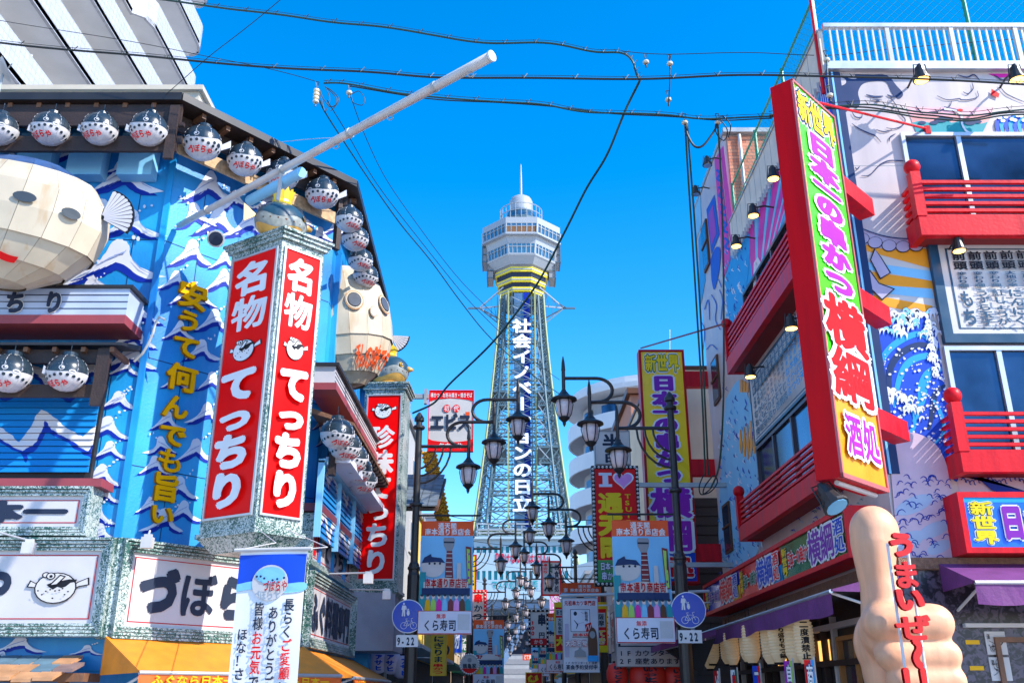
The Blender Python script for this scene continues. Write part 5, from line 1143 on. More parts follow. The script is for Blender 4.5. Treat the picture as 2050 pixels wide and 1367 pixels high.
for i, (bgc, c1, c2, c3) in enumerate((('blue', 'purple', 'red', 'blue'), ('red', 'dgreen', 'blue', 'red'), ('dgreen', 'red', 'purple', 'blue'))):
    b = MB(); b.fbox(Fb, cuts[i], cuts[i+1], vbot+.07, vtop-.07, -.02, -.006, mat('vinyl_'+bgc, C[bgc], .12)); pr = Print(b, Fb, cuts[i], vbot+.07, cuts[i+1], vtop-.07, -.005)
    if i != 2: pr.poly([(.78, 1), (.84, .6), (1, .5), (1, 1)], P(('yellow', 'lblue')[i]))
    pr.text('新世界', .02, .08, .11, .92, 'yellow', 'navy', bold=.05, fat=.03, ofat=.08); pr.text('日本一の串かつ', .12, .28, .50, .75, c1, 'white', vert=False, bold=.05, fat=.02, ofat=.10, gap=-.04)
    pr.text('横綱', .48, .04, .84, .96, c2, 'white', vert=False, bold=.05, fat=.02, ofat=.09, gap=-.02); pr.text('酒処', .85, .06, .98, .94, c3, 'white', bold=.05, fat=.02, ofat=.09); b.build('panel', t)
# blue sign box on the front
u0 = RB.hit(1924, 1050, .4)[0]; v1 = RB.hit(1980, 985, .4)[1]; v0 = RB.hit(1980, 1107, .4)[1]
def bluesign(p):
    p.rect(0, 0, 1, .1, 'lblue'); p.text('新世界', .015, .08, .085, .95, 'yellow', 'dgreen', bold=.05, fat=.03, ofat=.07, out2='white'); p.text('日本一の串かつ', .10, .15, .62, .85, 'purple', 'white', vert=False, bold=.05, fat=.04, ofat=.10)
signboard('shop_sign', 'blue sign board in a red box over the purple awning at the right edge', 'sign', RB, u0, u0+4.2, v0, v1, .0, .42, panel=mat('blue_vinyl', (.005, .13, .72), .25), fr=.07, framemat=REDL, art=bluesign)
# cornice, dark stone, doors, awnings
t = RBLD
STONE = marblemat('speckled_black_stone', (.09, .07, .11), (.012, .010, .018), 9); COPR = mat('copper_relief', (.36, .20, .13), .45, .4, .35, 16, 1.2)
zc = RB.hit(1840, 1118)[1]
b = MB(); b.fbox(RB, -.05, 8, zc-.14, zc, 0, .12, COPR); b.fbox(RA, -10, .05, zc-.14, zc, 0, .119, COPR); b.build('copper_cornice', t)
b = MB(); b.fbox(RB, .0, 8, .1, zc-.145, .0, .02, STONE); b.fbox(RA, -10, -.02, .1, zc-.145, 0, .02, mat('dark_shopfront', (.02, .017, .02), .5)); b.build('stone_facing', t)
PUR = mat('purple_canvas', (.16, .035, .17), .65, 0, .2, 4, .2)
za = RB.hit(1960, 1130, .2)[1]
awning('awning', 'purple canvas awning over the front at the right edge', RB, RB.hit(1915, 1180, .5)[0], 6, .13, za, .85, .30, PUR, PUR, None, .24)
Fa = Frame((4.75, 12.0, 0), (0, -1, 0), (-1, 0, 0))
zq = Fa.hit(1600, 1170, .5)[1]
awning('awning', 'long purple canvas awning sagging along the street side over the lanterns', Fa, -9.0, .35, .02, 3.0, .85, .22, PUR, PUR, None, .26)
window(RB, RB.hit(1990, 1300)[0], 6, 1.0, RB.hit(2000, 1275)[1], t, (3.4, 4.6), WOODB)
b = MB(); u0 = RB.hit(1940, 1290)[0]; u1 = RB.hit(1975, 1290)[0]; random.seed(8)
for k in range(5):
    v = RB.hit(1960, 1262)[1]-k*.30; b.fbox(RB, u1-.02, u1+.23, v-.28, v-.01, .02, .035, P('offw')); pr = Print(b, RB, u1-.02, v-.28, u1+.23, v-.01, .036)
    for j in range(4): x, y = random.uniform(.3, .7), random.uniform(.2, .8); pr.line(bez([(x+random.uniform(-.25, .25), y+random.uniform(-.2, .2)) for _ in range(5)], 4), .02, 'black')
    pr.text('酒', .08, .1, .22, .35, 'black'); b.fbox(RB, u0-.05, u0+.12, v-.16, v-.11, .022, .03, P('gold'))
b.build('autograph_card', t)
b = MB(); F2_ = RB; b.fbox(RB, u0-.05, 6, RB.hit(1960, 1256)[1], RB.hit(1960, 1248)[1], .02, .10, P('offw')); b.fbox(RB, RB.hit(1972, 1200)[0], RB.hit(1978, 1200)[0], 2.7, zc-.15, .02, .08, P('offw')); b.build('transom', t)
# shop front of the street side: doors, posts, railings
tf = thing('timber_shop_facade', 'dark timber shop facade with glazed doors under the long purple awning', 'facade', (4.9, 14, .1))
window(Frame((4.87, 12, 0), (0, -1, 0), (-1, 0, 0)), -2.4, -.3, .3, 2.4, tf, (-1.7, -1.0), mat('orange_wood', (.42, .18, .05), .4), .09)
b = MB(); 
for k in range(14): b.fbox(RA, -2.6-.5*k, -2.54-.5*k, .2, 2.7, .03, .12, P('offw') if k % 3 == 0 else WOOD)
b.fbox(RA, -9, -.1, 2.52, 2.6, .03, .14, P('offw')); b.fbox(RA, -9, -.1, 2.0, 2.08, .03, .13, WOOD); b.build('transom', tf)
SHL = mat('glow_shelf', (.9, .45, .12), .5, emit=.8); b = MB(); b.fbox(RA, -2.2, -.5, 1.5, 1.55, .0, .06, WOODB); b.fbox(RA, -6, -3, 2.1, 2.4, .021, .03, SHL); b.build('shelf', tf)  # wooden shelf, plus a thin strip whose warm glow is its own emission
for i, (px, py0, py1, c1, c2, tx) in enumerate(((1622, 1320, 1390, 'red', 'lblue', '商売繁盛'), (1580, 1322, 1390, 'violet', 'ltgreen', '自慢の逸品'), (1515, 1332, 1390, 'blue', 'red', '二度漬け'), (1470, 1340, 1390, 'white', 'dgreen', '串かつ'), (1435, 1342, 1390, 'dred', 'white', 'どて焼'))):
    Fv = FR(12.6+i*1.1); u0, u1, v0, v1 = pxrect(Fv, px-9+i, py0, px+9-i, py1)
    tt = thing('vertical_banner', ['red and blue vertical banner nearest the big hand', 'violet and lime vertical banner under the lanterns', 'blue vertical banner with red edge under the lanterns', 'white and green narrow banner under the lanterns', 'dark red narrow banner farthest under the lanterns'][i], 'banner', Fv.p(u0, .2))
    b = MB(); b.tube([Fv.p(u1+.02, .12, -.02), Fv.p(u1+.02, v1+.04, -.02)], .012, P('offw'), 6); b.build('pole', tt)
    b = MB(); b.fbox(Fv, u0, u1, v0-.9, v1, -.006, .0, P(c1)); b.build('cloth', tt); b = MB(); pr = Print(b, Fv, u0, v0-.9, u1, v1, .002); pr.rect(.7, 0, 1, 1, P(c2)); pr.text(tx, .12, .03, .88, .95, 'white' if c1 not in ('white',) else 'red', 'navy', bold=.05, fat=.02, ofat=.07); b.build('lettering', tt)
# paper lanterns under the awning
PAP = mat('lantern_paper', (.74, .56, .34), .6, emit=.05)
def paper(tx):
    t = thing('paper_lantern', 'x', 'lantern', (0, 0, 0), 'paper lanterns under the purple awning')
    prof = []; n = 14
    for k in range(n+1):
        z = -.34+.68*k/n; r = .150*(1-abs(z/.34)**5)**.5 if abs(z) < .339 else .075
        prof += [(max(r, .08)*.93, z), (max(r, .08)*1.03, z+.68/n*.5)]
    b = MB(); b.lathe((0, 0, 0), prof[:-1], PAP, 24); b.build('paper_shade', t)
    b = MB(); b.lathe((0, 0, .33), [(.09, 0), (.09, .04)], P('black'), 14); b.lathe((0, 0, -.37), [(.08, 0), (.09, .035)], P('black'), 14); b.tube([(0, 0, .37), (0, 0, .55)], .006, P('black'), 5); b.build('ring', t)
    class Cy:
        def p(s, u, v, w=0): return Vector(((.157+w)*math.sin(u), -(.157+w)*math.cos(u), v))
    b = MB(); pr = Print(b, Cy(), -.42, -.30, .42, .31, .004, .001); pr.text(tx, .0, .03, 1, .97, 'black', bold=.05, fat=.03); b.build('lettering', t); return t
la = paper('二度漬禁止'); lb_ = paper('盛り盛りもつ鍋')
FL = Frame((4.05, 12, 0), (0, 1, 0), (-1, 0, 0))
lp = [(1610, 1282, 0, -10), (1582, 1284, 0, 40), (1556, 1283, 1, 20), (1534, 1285, 0, 90), (1511, 1289, 1, 120), (1490, 1292, 0, 150), (1471, 1295, 0, 120), (1450, 1298, 0, -5), (1432, 1302, 1, 100), (1414, 1306, 1, 0), (1398, 1310, 1, 30)]
ords = ['largest and nearest cream paper lantern, beside the big hand', 'second cream paper lantern from the big hand', 'third cream paper lantern from the big hand', 'fourth cream paper lantern, its writing turned away', 'fifth cream paper lantern in the middle of the row', 'sixth cream paper lantern, plain side showing', 'seventh cream paper lantern, plain side showing', 'cream paper lantern with writing facing the camera in mid row', 'ninth paper lantern of the row, nearer the street lamp', 'tenth paper lantern, its writing facing out by the lamp post', 'last and farthest paper lantern behind the lamp post']
ys = [12.7+.62*k for k in range(11)]
for i, (px, py, k, rz) in enumerate(lp):
    q = atY(px, py, 0.001+12.7) if 0 else None
    dr = ray(px, py); tt_ = (4.05-.0)/dr.x; qq = CAM+dr*tt_
    s = (la, lb_)[k]; used = s.get('used', 0); loc = (qq.x, qq.y, min(qq.z, 2.75))
    if not used: place(s, loc, R(rz), .93, ords[i]); s['used'] = 1
    else: n_ = clone(s, (loc[0]+(.06 if i % 2 else -.06), loc[1], loc[2]+.03*(i % 3)), R(rz), .93, ords[i]); 
for s in (la, lb_): 
    if 'used' in s: del s['used']
# ---------------------------------------------------------------- giant thumbs-up hand
def blob(name, label):
    t = thing(name, label, 'statue', (4.0, 9.3, 0))
    def X(px, py, Y=9.4): return atY(px, py, Y)
    mb = MB()
    def ell(c, r, rot=None, n=28):
        vs = []; c = Vector(c)
        for i in range(1, n//2):
            for j in range(n):
                a, b_ = math.pi*i/(n//2), 2*math.pi*j/n; v = Vector((r[0]*math.sin(a)*math.cos(b_), r[1]*math.sin(a)*math.sin(b_), r[2]*math.cos(a)))
                if rot: v = rot @ v
                vs.append(c+v)
        k = len(vs); vs += [c+(rot @ Vector((0, 0, r[2])) if rot else Vector((0, 0, r[2]))), c-(rot @ Vector((0, 0, r[2])) if rot else Vector((0, 0, r[2])))]; m = n//2-1
        fs = [(i*n+j, (i+1)*n+j, (i+1)*n+(j+1) % n, i*n+(j+1) % n) for i in range(m-1) for j in range(n)]+[(k, j, (j+1) % n) for j in range(n)]+[(k+1, (m-1)*n+(j+1) % n, (m-1)*n+j) for j in range(n)]
        mb.add(vs, fs, SKN)
    def cap(a, b_, ra, rb, n=18):
        a, b_ = Vector(a), Vector(b_); L = (b_-a).length; d = (b_-a).normalized(); pts = []; rr = []
        for k in range(7): th = math.pi/2*k/6; pts.append(a-d*ra*math.cos(th)); rr.append(max(.004, ra*math.sin(th)))
        for k in range(1, 8): pts.append(a.lerp(b_, k/8)); rr.append(ra+(rb-ra)*k/8)
        for k in range(7): th = math.pi/2*(1-k/6); pts.append(b_+d*rb*math.cos(th)); rr.append(max(.004, rb*math.sin(th)))
        mb.tube(pts, rr, SKN, n)
    # thumb
    s = 9.3*1.0/1861*1.02
    ell(X(1750, 1065), (.245, .22, .27)); cap(X(1748, 1085), X(1757, 1180), .225, .165); cap(X(1757, 1150), X(1775, 1250), .17, .24)
    ell(X(1800, 1290, 9.55), (.44, .30, .42)); ell(X(1820, 1345, 9.55), (.45, .30, .45)); ell(X(1778, 1262, 9.3), (.27, .24, .30))
    # fingers curled, nearest row towards the viewer
    for k, (y, x0, x1, r) in enumerate(((1247, 1775, 1880, .185), (1311, 1782, 1893, .150), (1362, 1798, 1896, .145), (1410, 1812, 1896, .135))):
        zc_ = X(1800, y, 9.12).z
        a_, b_ = X(x0, 1311, 9.12), X(x1, 1311, 9.12); a_.z = zc_; b_.z = zc_
        cap(a_, b_, r*.98, r); c = b_+Vector((.02, .28, .0)); cap(b_, c, r*.97, r*.92)
    wr = X(1825, 1367, 9.6); cap(Vector((wr.x, 9.6, 1.5)), Vector((wr.x+.02, 9.6, .95)), .40, .30)
    me = mb.mesh('hand_tmp'); o = bpy.data.objects.new('hand_tmp', me); COL.objects.link(o)
    r = o.modifiers.new('r', 'REMESH'); r.mode = 'VOXEL'; r.voxel_size = .018; r.use_smooth_shade = True
    sm = o.modifiers.new('s', 'SMOOTH'); sm.factor = .6; sm.iterations = 26
    dg = bpy.context.evaluated_depsgraph_get(); m2 = bpy.data.meshes.new_from_object(o.evaluated_get(dg)); bpy.data.objects.remove(o)
    m2.materials.clear(); m2.materials.append(SKN); off = Vector(t['_o'])
    for v in m2.vertices: v.co -= off
    ob = bpy.data.objects.new('hand_body', m2); COL.objects.link(ob); ob.parent = t; ob['_o'] = t['_o']
    for p_ in m2.polygons: p_.use_smooth = True
    b = MB(); b.box(wr.x-.5, wr.x+.5, 9.15, 10.05, .12, .66, mat('plinth', (.25, .04, .04), .5)); b.build('plinth', t)
    b = MB(); b.tube([(wr.x, 9.6, .6), (wr.x, 9.6, .95)], .33, SKN, 24); b.build('wrist', t, smooth=True)
    return t
SKN = mat('flesh_painted_resin', (.86, .43, .24), .42, 0, .14, 3, streak=.06, bump=.1)
blob('giant_hand', 'giant flesh coloured thumbs-up hand sculpture beside the front corner')
t = thing('lettering_stand', 'red cut-out characters fixed to two white poles in front of the big hand', 'sign', (4.0, 8.9, .1))
HF = Frame((0, 8.75, 0), (1, 0, 0), (0, -1, 0)); LR = mat('red_cutout_letter', (.72, .01, .008), .3)
um = HF.hit(1818, 1220)[0]
for du in (-.08, .10): b = MB(); b.tube([HF.p(um+du, .12, -.06), HF.p(um+du, HF.hit(1830, 1085)[1], -.06)], .014, P('white'), 8); b.build('pole', t)
for c, y0, y1, wd in (('う', 1066, 1116, .27), ('ま', 1122, 1180, .25), ('い', 1174, 1225, .27), ('ぜ', 1228, 1284, .31), ('〜', 1282, 1332, .16), ('！', 1332, 1400, .30), ('！', 1332, 1400, .0)):
    if not wd: continue
    v1 = HF.hit(1818, y0)[1]; v0 = HF.hit(1818, y1)[1]; b = MB()
    for k in range(7):
        pr = Print(b, HF, um-wd/2+.01, v0, um+wd/2+.01, v1, .0+k*.009); pr.w = k*.009
        if c == '！': 
            for x in (0, .5): pr.ch('！', x-.1, 0, x+.6, 1, 'dred' if k < 6 else LR, .05, fat=.05)
        elif c == '〜': pr.ch('〜', -.2, -.1, 1.2, 1.1, 'dred' if k < 6 else LR, .05, True, fat=.06)
        else: pr.ch(c, 0, 0, 1, 1, 'dred' if k < 6 else LR, .05, fat=.045)
    b.build('letter', t)
# ================================================================ big vertical yellow sign and neighbours
def vsignpx(name, label, cat, Y, x0, y0, x1, y1, art, frame='dred', panel='white', fr=.05, th=.3, group=None, framemat=None):
    F = FR(Y); u0, u1, v0, v1 = pxrect(F, x0, y0, x1, y1)
    return signboard(name, label, cat, F, u0, u1, v0, v1, -th, 0, frame, panel, fr, group, art, framemat=framemat), F, (u0, u1, v0, v1)
def yart(p):
    p.rect(0, .885, 1, 1, 'blue'); p.poly([(0, .885), (0, .86), (.35, .80), (.75, .86), (1, .89), (1, .9)], P('blue'))
    p.text('新世界', .08, .012, .92, .095, 'yellow', 'dgreen', vert=False, bold=.05, fat=.03, ofat=.09, out2='white'); p.text('日本一の串かつ', .22, .11, .80, .60, 'purple', 'white', bold=.05, fat=.07, ofat=.15)
    p.text('横綱', .04, .605, .98, .885, 'violet', 'white', bold=.05, fat=.05, ofat=.10); p.text('酒処', .06, .90, .94, .985, 'red', 'white', vert=False, bold=.05, fat=.05, ofat=.11)
YV = mat('yellow_vinyl', (1, .62, .0), .28, 0, .06, 1.5)
t, F, (u0, u1, v0, v1) = vsignpx('vertical_sign', 'tall yellow vertical sign with purple characters in a dark red frame', 'sign', 22, 1290, 700, 1385, 1168, yart, 'dred', YV, .06, .35)
b = MB()
for py in (757, 934, 1105): z = zat(py, 22); b.box(u1, 5.2, 21.9+.15, 22.25, z-.2, z+.2, REDL)
b.build('support_arm', t)
t = thing('tie_rod', 'thin dark red rod from the yellow sign up to the mural wall', 'rod', (u0, 22, v1)); b = MB(); b.tube([atY(1283, 697, 21.9), atY(1450, 648, 17.5)], .02, P('maroon'), 6); b.build('rod', t)
t = thing('lightning_rod', 'thin white rod standing up behind the yellow sign', 'rod', atY(1341, 700, 26)); b = MB(); b.tube([atY(1341, 705, 26), atY(1341, 660, 26)], .012, P('white'), 5); b.build('rod', t)
# cream building behind
t = thing('cream_building', 'plain cream rendered building behind the yellow sign with a dark lower storey', 'building', (4.8, 25, 0))
q = atY(1372, 740, 24); b = MB(); b.box(3.9, 12, 24, 31, 0, q.z, mat('cream_render', (.72, .62, .46), .8, 0, .12, 1, .2)); b.build('wall', t)
b = MB(); b.box(3.85, 12, 23.95, 31, q.z, q.z+.1, P('brown')); b.build('roof_edge', t)
b = MB(); zl = zat(998, 24); b.box(3.84, 12, 23.9, 24, 0, zl, mat('dark_siding', (.035, .028, .03), .6)); b.build('dark_storey', t)
mb_ = MB(); mb_.box(0, 4, -.02, 0, 0, .2, mat('dark_siding', (.035, .028, .03), .6)); sd = mb_.mesh('siding_board')
for k in range(18): inst('siding_board', sd, t, (3.9, 23.89, zl-.24*k-.22), (R(4), 0, 0))
# brown building edge (behind round apartment)
t = thing('brown_building', 'narrow brown building squeezed between round apartments and yellow sign', 'building', (3.2, 30, 0)); b = MB(); q0 = atY(1262, 790, 32); b.box(q0.x, q0.x+4, 32, 40, 0, q0.z, mat('terracotta', (.45, .20, .13), .8)); b.build('wall', t)
b = MB(); b.box(q0.x-.15, q0.x+4, 31.8, 40, q0.z, q0.z+.2, P('brown')); b.tube([(q0.x+.15, 31.9, 0), (q0.x+.15, 31.9, q0.z-1.5)], .1, P('teal'), 8); b.build('roof_edge', t)
# I love sign
BULB = mat('round_bulb', (.75, .74, .70), .3)
def bulbs(t, F, u0, u1, v0, v1, w, n1, n2, r=.022):
    m = MB(); m.lathe((0, 0, 0), [(r*.3, -r), (r, -r*.3), (r, r*.3), (r*.3, r)], BULB, 8); me = m.mesh('bulb')
    for i in range(n1):
        u = u0+(u1-u0)*(i+.5)/n1
        for v in (v0, v1): inst('bulb', me, t, F.p(u, v, w))
    for i in range(n2):
        v = v0+(v1-v0)*(i+.5)/n2
        for u in (u0, u1): inst('bulb', me, t, F.p(u, v, w))
def iart(p):
    p.rect(0, .81, 1, 1, 'dgreen' if 0 else mat('leaf_green', (.01, .28, .04), .3))
    p.rect(.19, .055, .33, .145, 'wavew'); p.rect(.1, .035, .42, .06, 'wavew'); p.rect(.1, .14, .42, .165, 'wavew')
    def heart(k, mt): p.poly([(.70+k*.26*math.sin(a)**3, .10-k*.0055*(13*math.cos(a)-5*math.cos(2*a)-2*math.cos(3*a)-math.cos(4*a))) for a in [2*math.pi*i/32 for i in range(32)]], P(mt))
    heart(1.0, 'white'); heart(.84, 'hotpink')
    p.text('通天閣', .06, .21, .66, .80, 'yellow', 'red', bold=.05, fat=.05, ofat=.08); 
    for i, c in enumerate('TSUTENKAKU'): pass
    p.text('TSUTENKAKU', .72, .22, .95, .80, 'yellow', bold=.03)
    p.text('日本一の', .06, .83, .55, .90, 'wavew', 'ink', vert=False, bold=.04, ofat=.06); p.text('串かつ', .08, .91, .50, .985, 'wavew', 'ink', vert=False, bold=.04, ofat=.06); p.text('だるま', .55, .84, .98, .98, 'ink', 'white', vert=False, bold=.05, fat=.03)
t, F, (u0, u1, v0, v1) = vsignpx('heart_sign', 'red and green vertical sign with a pink heart and a black bulb border', 'sign', 21, 1187, 932, 1283, 1172, iart, 'black', 'red', .075, .2)
bulbs(t, F, u0+.035, u1-.035, v0+.035, v1-.035, .02, 11, 28, .03)
b = MB(); b.box(u1, 5, 20.95, 21.05, v1-.5, v1-.4, STEEL); b.box(u1, 5, 20.95, 21.05, v0+.4, v0+.5, STEEL); b.build('support_arm', t)
# red framed white sign
def eart(p):
    p.rect(0, 0, 1, .125, 'red'); p.rect(0, .86, 1, 1, 'red'); p.poly(bez([(0, .12), (.5, .165), (1, .12)], 6)+[(1, .1), (0, .1)], P('red')) if 0 else None
    p.poly([(0, .12)]+[(x/10, .12+.06*(1-max(0,1-abs(x/5-1))**.5)) for x in range(11)]+[(1, .12)], P('red')); p.poly([(0, .87)]+[(x/10, .87-.06*(1-max(0,1-abs(x/5-1))**.5)) for x in range(11)]+[(1, .87)], P('red'))
    p.text('串かつ・お好み焼き・焼きそば', .02, .03, .98, .115, 'white', vert=False, bold=.04); p.text('年中無休', .24, .88, .78, .97, 'white', vert=False, bold=.04, fat=.02)
    for x, c in ((.40, '初'), (.62, '代')): p.ell(x, .30, .085, .065, 'red'); p.ch(c, x-.06, .25, x+.06, .35, 'white', .03)
    p.rect(.83, .36, .93, .43, 'orangered'); p.text('エビス', .03, .38, .98, .68, 'ink', vert=False, bold=.05, fat=.03, gap=-.02)
t, F, (u0, u1, v0, v1) = vsignpx('square_sign', 'red and white projecting sign with black brush writing beside the narrow pillar', 'sign', 20.5, 857, 781, 948, 903, eart, 'red', 'offw', .02, .12)
b = MB(); b.box(-3.2, u0, 20.4, 20.5, v1-.22, v1-.12, STEEL); b.box(u0-.1, u0-.04, 20.38, 20.52, v1-.35, v1, STEEL); b.build('support_arm', t)
# ================================================================ street lamps
GLS = mat('frosted_lamp_glass', (.72, .60, .60), .25, 0, .1, 8)
def lamp_post(sd):
    t = thing('street_lamp', 'x', 'street lamp', (0, 0, 0), 'three-lantern street lamps along the shopping street'); f = sd
    b = MB(); b.lathe((0, 0, 0), [(.16, 0), (.16, .3), (.115, .36), (.115, 3.6), (.10, 3.65), (.10, 3.8), (.072, 3.85), (.064, 6.60), (.10, 6.62), (.10, 6.68), (.05, 6.76), (.02, 6.8)], LAMPB, 14)
    for z in (3.7, 4.9, 6.45): b.lathe((0, 0, z), [(.105, 0), (.12, .02), (.12, .05), (.105, .07)], LAMPB, 14)
    b.build('post', t, smooth=False)
    zs = (6.10, 6.60, 7.07); xs = (1.0, 1.50, 1.98)
    def armp(k):
        z = zs[k]
        if k == 0: return [(0, 0, z), (f*xs[0], 0, z)]
        zb = zs[k-1]; r = (z-zb)/2; cx = xs[k]-.62-.0
        return [(f*(cx+.12), 0, zb)]+[(f*(cx-.0+r*1.25*math.cos(R(a))), 0, (z+zb)/2+r*math.sin(R(a))) for a in range(-90, -271, -15)]+[(f*xs[k], 0, z)]
    for k in range(3): b = MB(); b.tube(armp(k), .034, LAMPB, 8); b.build('arm', t)
    b = MB()
    for r in (.35, .5, .65): b.tube([(f*(r*math.sin(R(a))), 0, 6.1-1.05*r*(0)-(1.0*r+.10)*(1-0)+(1.0*r+.10)*(1-math.cos(R(a)))) for a in range(0, 91, 15)], .022, LAMPB, 6)
    b.build('brace', t)
    for k in range(3):
        x, z = f*xs[k], zs[k]-.30; l = MB(); l.lathe((x, 0, z), [(.03, .42), (.04, .46), (.03, .62), (.008, .74)], LAMPB, 10)
        l.lathe((x, 0, z), [(.035, .0), (.035, .42)], LAMPB, 10); l.lathe((x, 0, z), [(.25, -.13), (.24, -.10), (.12, -.04), (.05, .05), (.03, .10)], LAMPB, 20); lo = l.build('lantern_cap', t)
        gl = MB(); gl.lathe((x, 0, z), [(.14, -.14), (.155, -.22), (.12, -.40), (.075, -.47)], GLS, 16); gl.build('glass', lo, smooth=True)
        l = MB()
        for a in range(0, 360, 60):
            c, s = math.cos(R(a)), math.sin(R(a)); l.tube([(x+.16*c, s*.16, z-.13), (x+.172*c, s*.172, z-.22), (x+.135*c, s*.135, z-.40), (x+.085*c, s*.085, z-.48)], .009, LAMPB, 5)
        l.lathe((x, 0, z), [(.10, -.46), (.11, -.48), (.07, -.52), (.03, -.56), (.035, -.58), (.01, -.64)], LAMPB, 12); l.build('lantern_cage', t)
    return t
ll, lr = lamp_post(1), lamp_post(-1)
LY = [(18, -1.86), (31.8, -1.38), (46, -1.32), (60, -1.25), (74, -1.22), (88, -1.2), (102, -1.2)]; RY = [(16.65, 2.95), (27.4, 2.58), (36.7, 2.45), (45, 2.38), (57, 2.32), (69, 2.28), (81, 2.25), (95, 2.2)]
on = ['nearest', 'second', 'third', 'fourth', 'fifth', 'sixth', 'seventh', 'eighth']
for src, Ls, side in ((ll, LY, 'left'), (lr, RY, 'right')):
    for i, (Y, X) in enumerate(Ls):
        far = ' far down' if i > 2 else ''
        lab = f'{on[i]} three-lantern black street lamp on the {side} side{far}' + (', carrying the round sign' if i == 0 else ' of the street')
        if i == 0: place(src, (X, Y, .11), 0, 1, lab)
        else: clone(src, (X, Y, .11), 0, 1, lab)
# round blue signs
SGB = mat('sign_blue', (.004, .06, .50), .3); ROADW = P('white')
def roundsign(X, Y, lab):
    t = thing('round_sign', lab, 'road sign', (X, Y, 2.5), 'round blue path signs'); z = 2.96; F = FR(Y-.14)
    def dsc(r, w, mt, th):
        m.prism([F.p(X+r*math.cos(a), z+r*math.sin(a), w) for a in [2*math.pi*i/40 for i in range(40)]], F.n*th, mt)
    m = MB(); dsc(.30, 0, ROADW, .01); m.build('disc_edge', t); m = MB(); dsc(.285, .0105, SGB, .002); m.build('disc', t)
    m = MB(); p = Print(m, F, X-.3, z-.3, X+.3, z+.3, .013, .001); L2 = lambda pts, th=.016: p.line(pts, th, ROADW)
    p.ell(.36, .13, .028, .032, 'white'); p.poly([(.31, .18), (.41, .18), (.43, .30), (.40, .31), (.41, .50), (.37, .50), (.36, .36), (.345, .50), (.305, .50), (.32, .32), (.29, .30)], ROADW); L2([(.42, .2), (.47, .33), (.50, .34)])
    p.ell(.50, .30, .02, .022, 'white'); p.poly([(.47, .33), (.53, .33), (.55, .42), (.525, .48), (.485, .48), (.455, .42)], ROADW)
    for cx in (.38, .68): L2([(cx+.095*math.cos(a), .78+.095*math.sin(a)) for a in [2*math.pi*i/20 for i in range(21)]], .013)
    for l in ([(.38, .78), (.45, .64), (.62, .64), (.53, .78), (.38, .78)], [(.53, .78), (.45, .62), (.43, .58), (.49, .58)], [(.62, .64), (.68, .78)], [(.62, .64), (.60, .57), (.66, .56)]): L2(l, .013)
    m.build('symbols', t)
    F2 = F; m = MB(); m.fbox(F2, X-.20, X+.20, 2.42, 2.63, 0, .008, ROADW); m.build('plate', t); m = MB(); Print(m, F2, X-.17, 2.45, X+.17, 2.60, .009).text('9-22', 0, -.1, 1, 1.1, 'ink', vert=False, bold=.06, gap=-.12); m.build('lettering', t)
    m = MB(); m.box(X-.02, X+.02, Y-.135, Y+.0, 2.5, 2.53, STEEL); m.box(X-.02, X+.02, Y-.135, Y, 3.0, 3.03, STEEL); m.build('bracket', t)
roundsign(-1.92, 18, 'round blue walking and cycling sign with 9-22 plate on the left lamp post'); roundsign(3.02, 16.65, 'round blue walking and cycling sign with 9-22 plate on the right lamp post')
# shopping street banners
def ban(p, mirror=False):
    p.rect(0, 0, 1, .135, 'orangered'); p.text('通天閣', .32, .012, .68, .07, 'white', vert=False, bold=.04, fat=.02); p.text('南本通り商店会', .07, .066, .95, .13, 'white', vert=False, bold=.04)
    p.rect(0, .135, 1, .80, 'sblue')
    p.poly([(.47, .55), (.50, .24), (.60, .24), (.64, .55)], P('maroon')); p.poly([(.43, .17), (.45, .15), (.63, .15), (.65, .17), (.64, .22), (.60, .27), (.49, .27), (.44, .22)], P('grey')); p.rect(.44, .185, .64, .20, 'ink')
    for k in range(6): p.rect(.49, .29+k*.04, .61, .297+k*.04, P('offw'))
    p.ell(.25, .415, .23, .09, 'offw'); p.poly([(.03, .38), (.08, .33), (.2, .30), (.22, .325), (.4, .335), (.48, .38), (.3, .37)], P('navy'))
    for x in (.18, .28, .38): p.ell(x, .385, .022, .01, 'ink')
    p.poly([(.86, .23), (.96, .24), (.98, .57), (.90, .57)], P('maroon')); p.poly([(.88, .25), (.94, .26), (.96, .56), (.91, .56)], P('ltgreen'))
    for k in range(4): p.ell(.925, .30+k*.07, .014, .012, 'purple')
    p.rect(.70, .38, .78, .53, 'offw'); p.rect(.0, .46, .12, .8, P('teal')); p.rect(.05, .60, .95, .66, 'navy')
    p.poly([(.08, .55)]+[(.08+.84*x/8, .55-.04*math.sin(math.pi*x/8)) for x in range(9)]+[(.92, .60), (.08, .60)], P('offw')); p.text('南本通り商店街', .10, .515, .90, .60, 'dred', vert=False, bold=.04)
    for k, c in enumerate(('teal', 'gold', 'ltgreen', 'magenta', 'sblue', 'maroon', 'hotpink', 'brown', 'teal')):
        x = .06+k*.108; p.poly([(x-.055, .80), (x-.045, .72), (x, .69), (x+.045, .72), (x+.055, .80)], P(c)); p.ell(x, .675, .032, .022, P('skin')); p.ell(x, .664, .03, .012, 'ink')
    p.rect(0, .80, 1, 1, 'dred'); p.rect(.012, .805, .988, .992, 'wavew'); a = .10
    p.text('無添', .24+a, .825, .42+a, .87, 'red', vert=False, bold=.03); p.text('くら寿司', .10, .875, .72, .975, 'ink', vert=False, bold=.03)
    p.rect(.74, .83, .96, .965, mat('paint_pale_grey', (.55, .55, .57), .5))
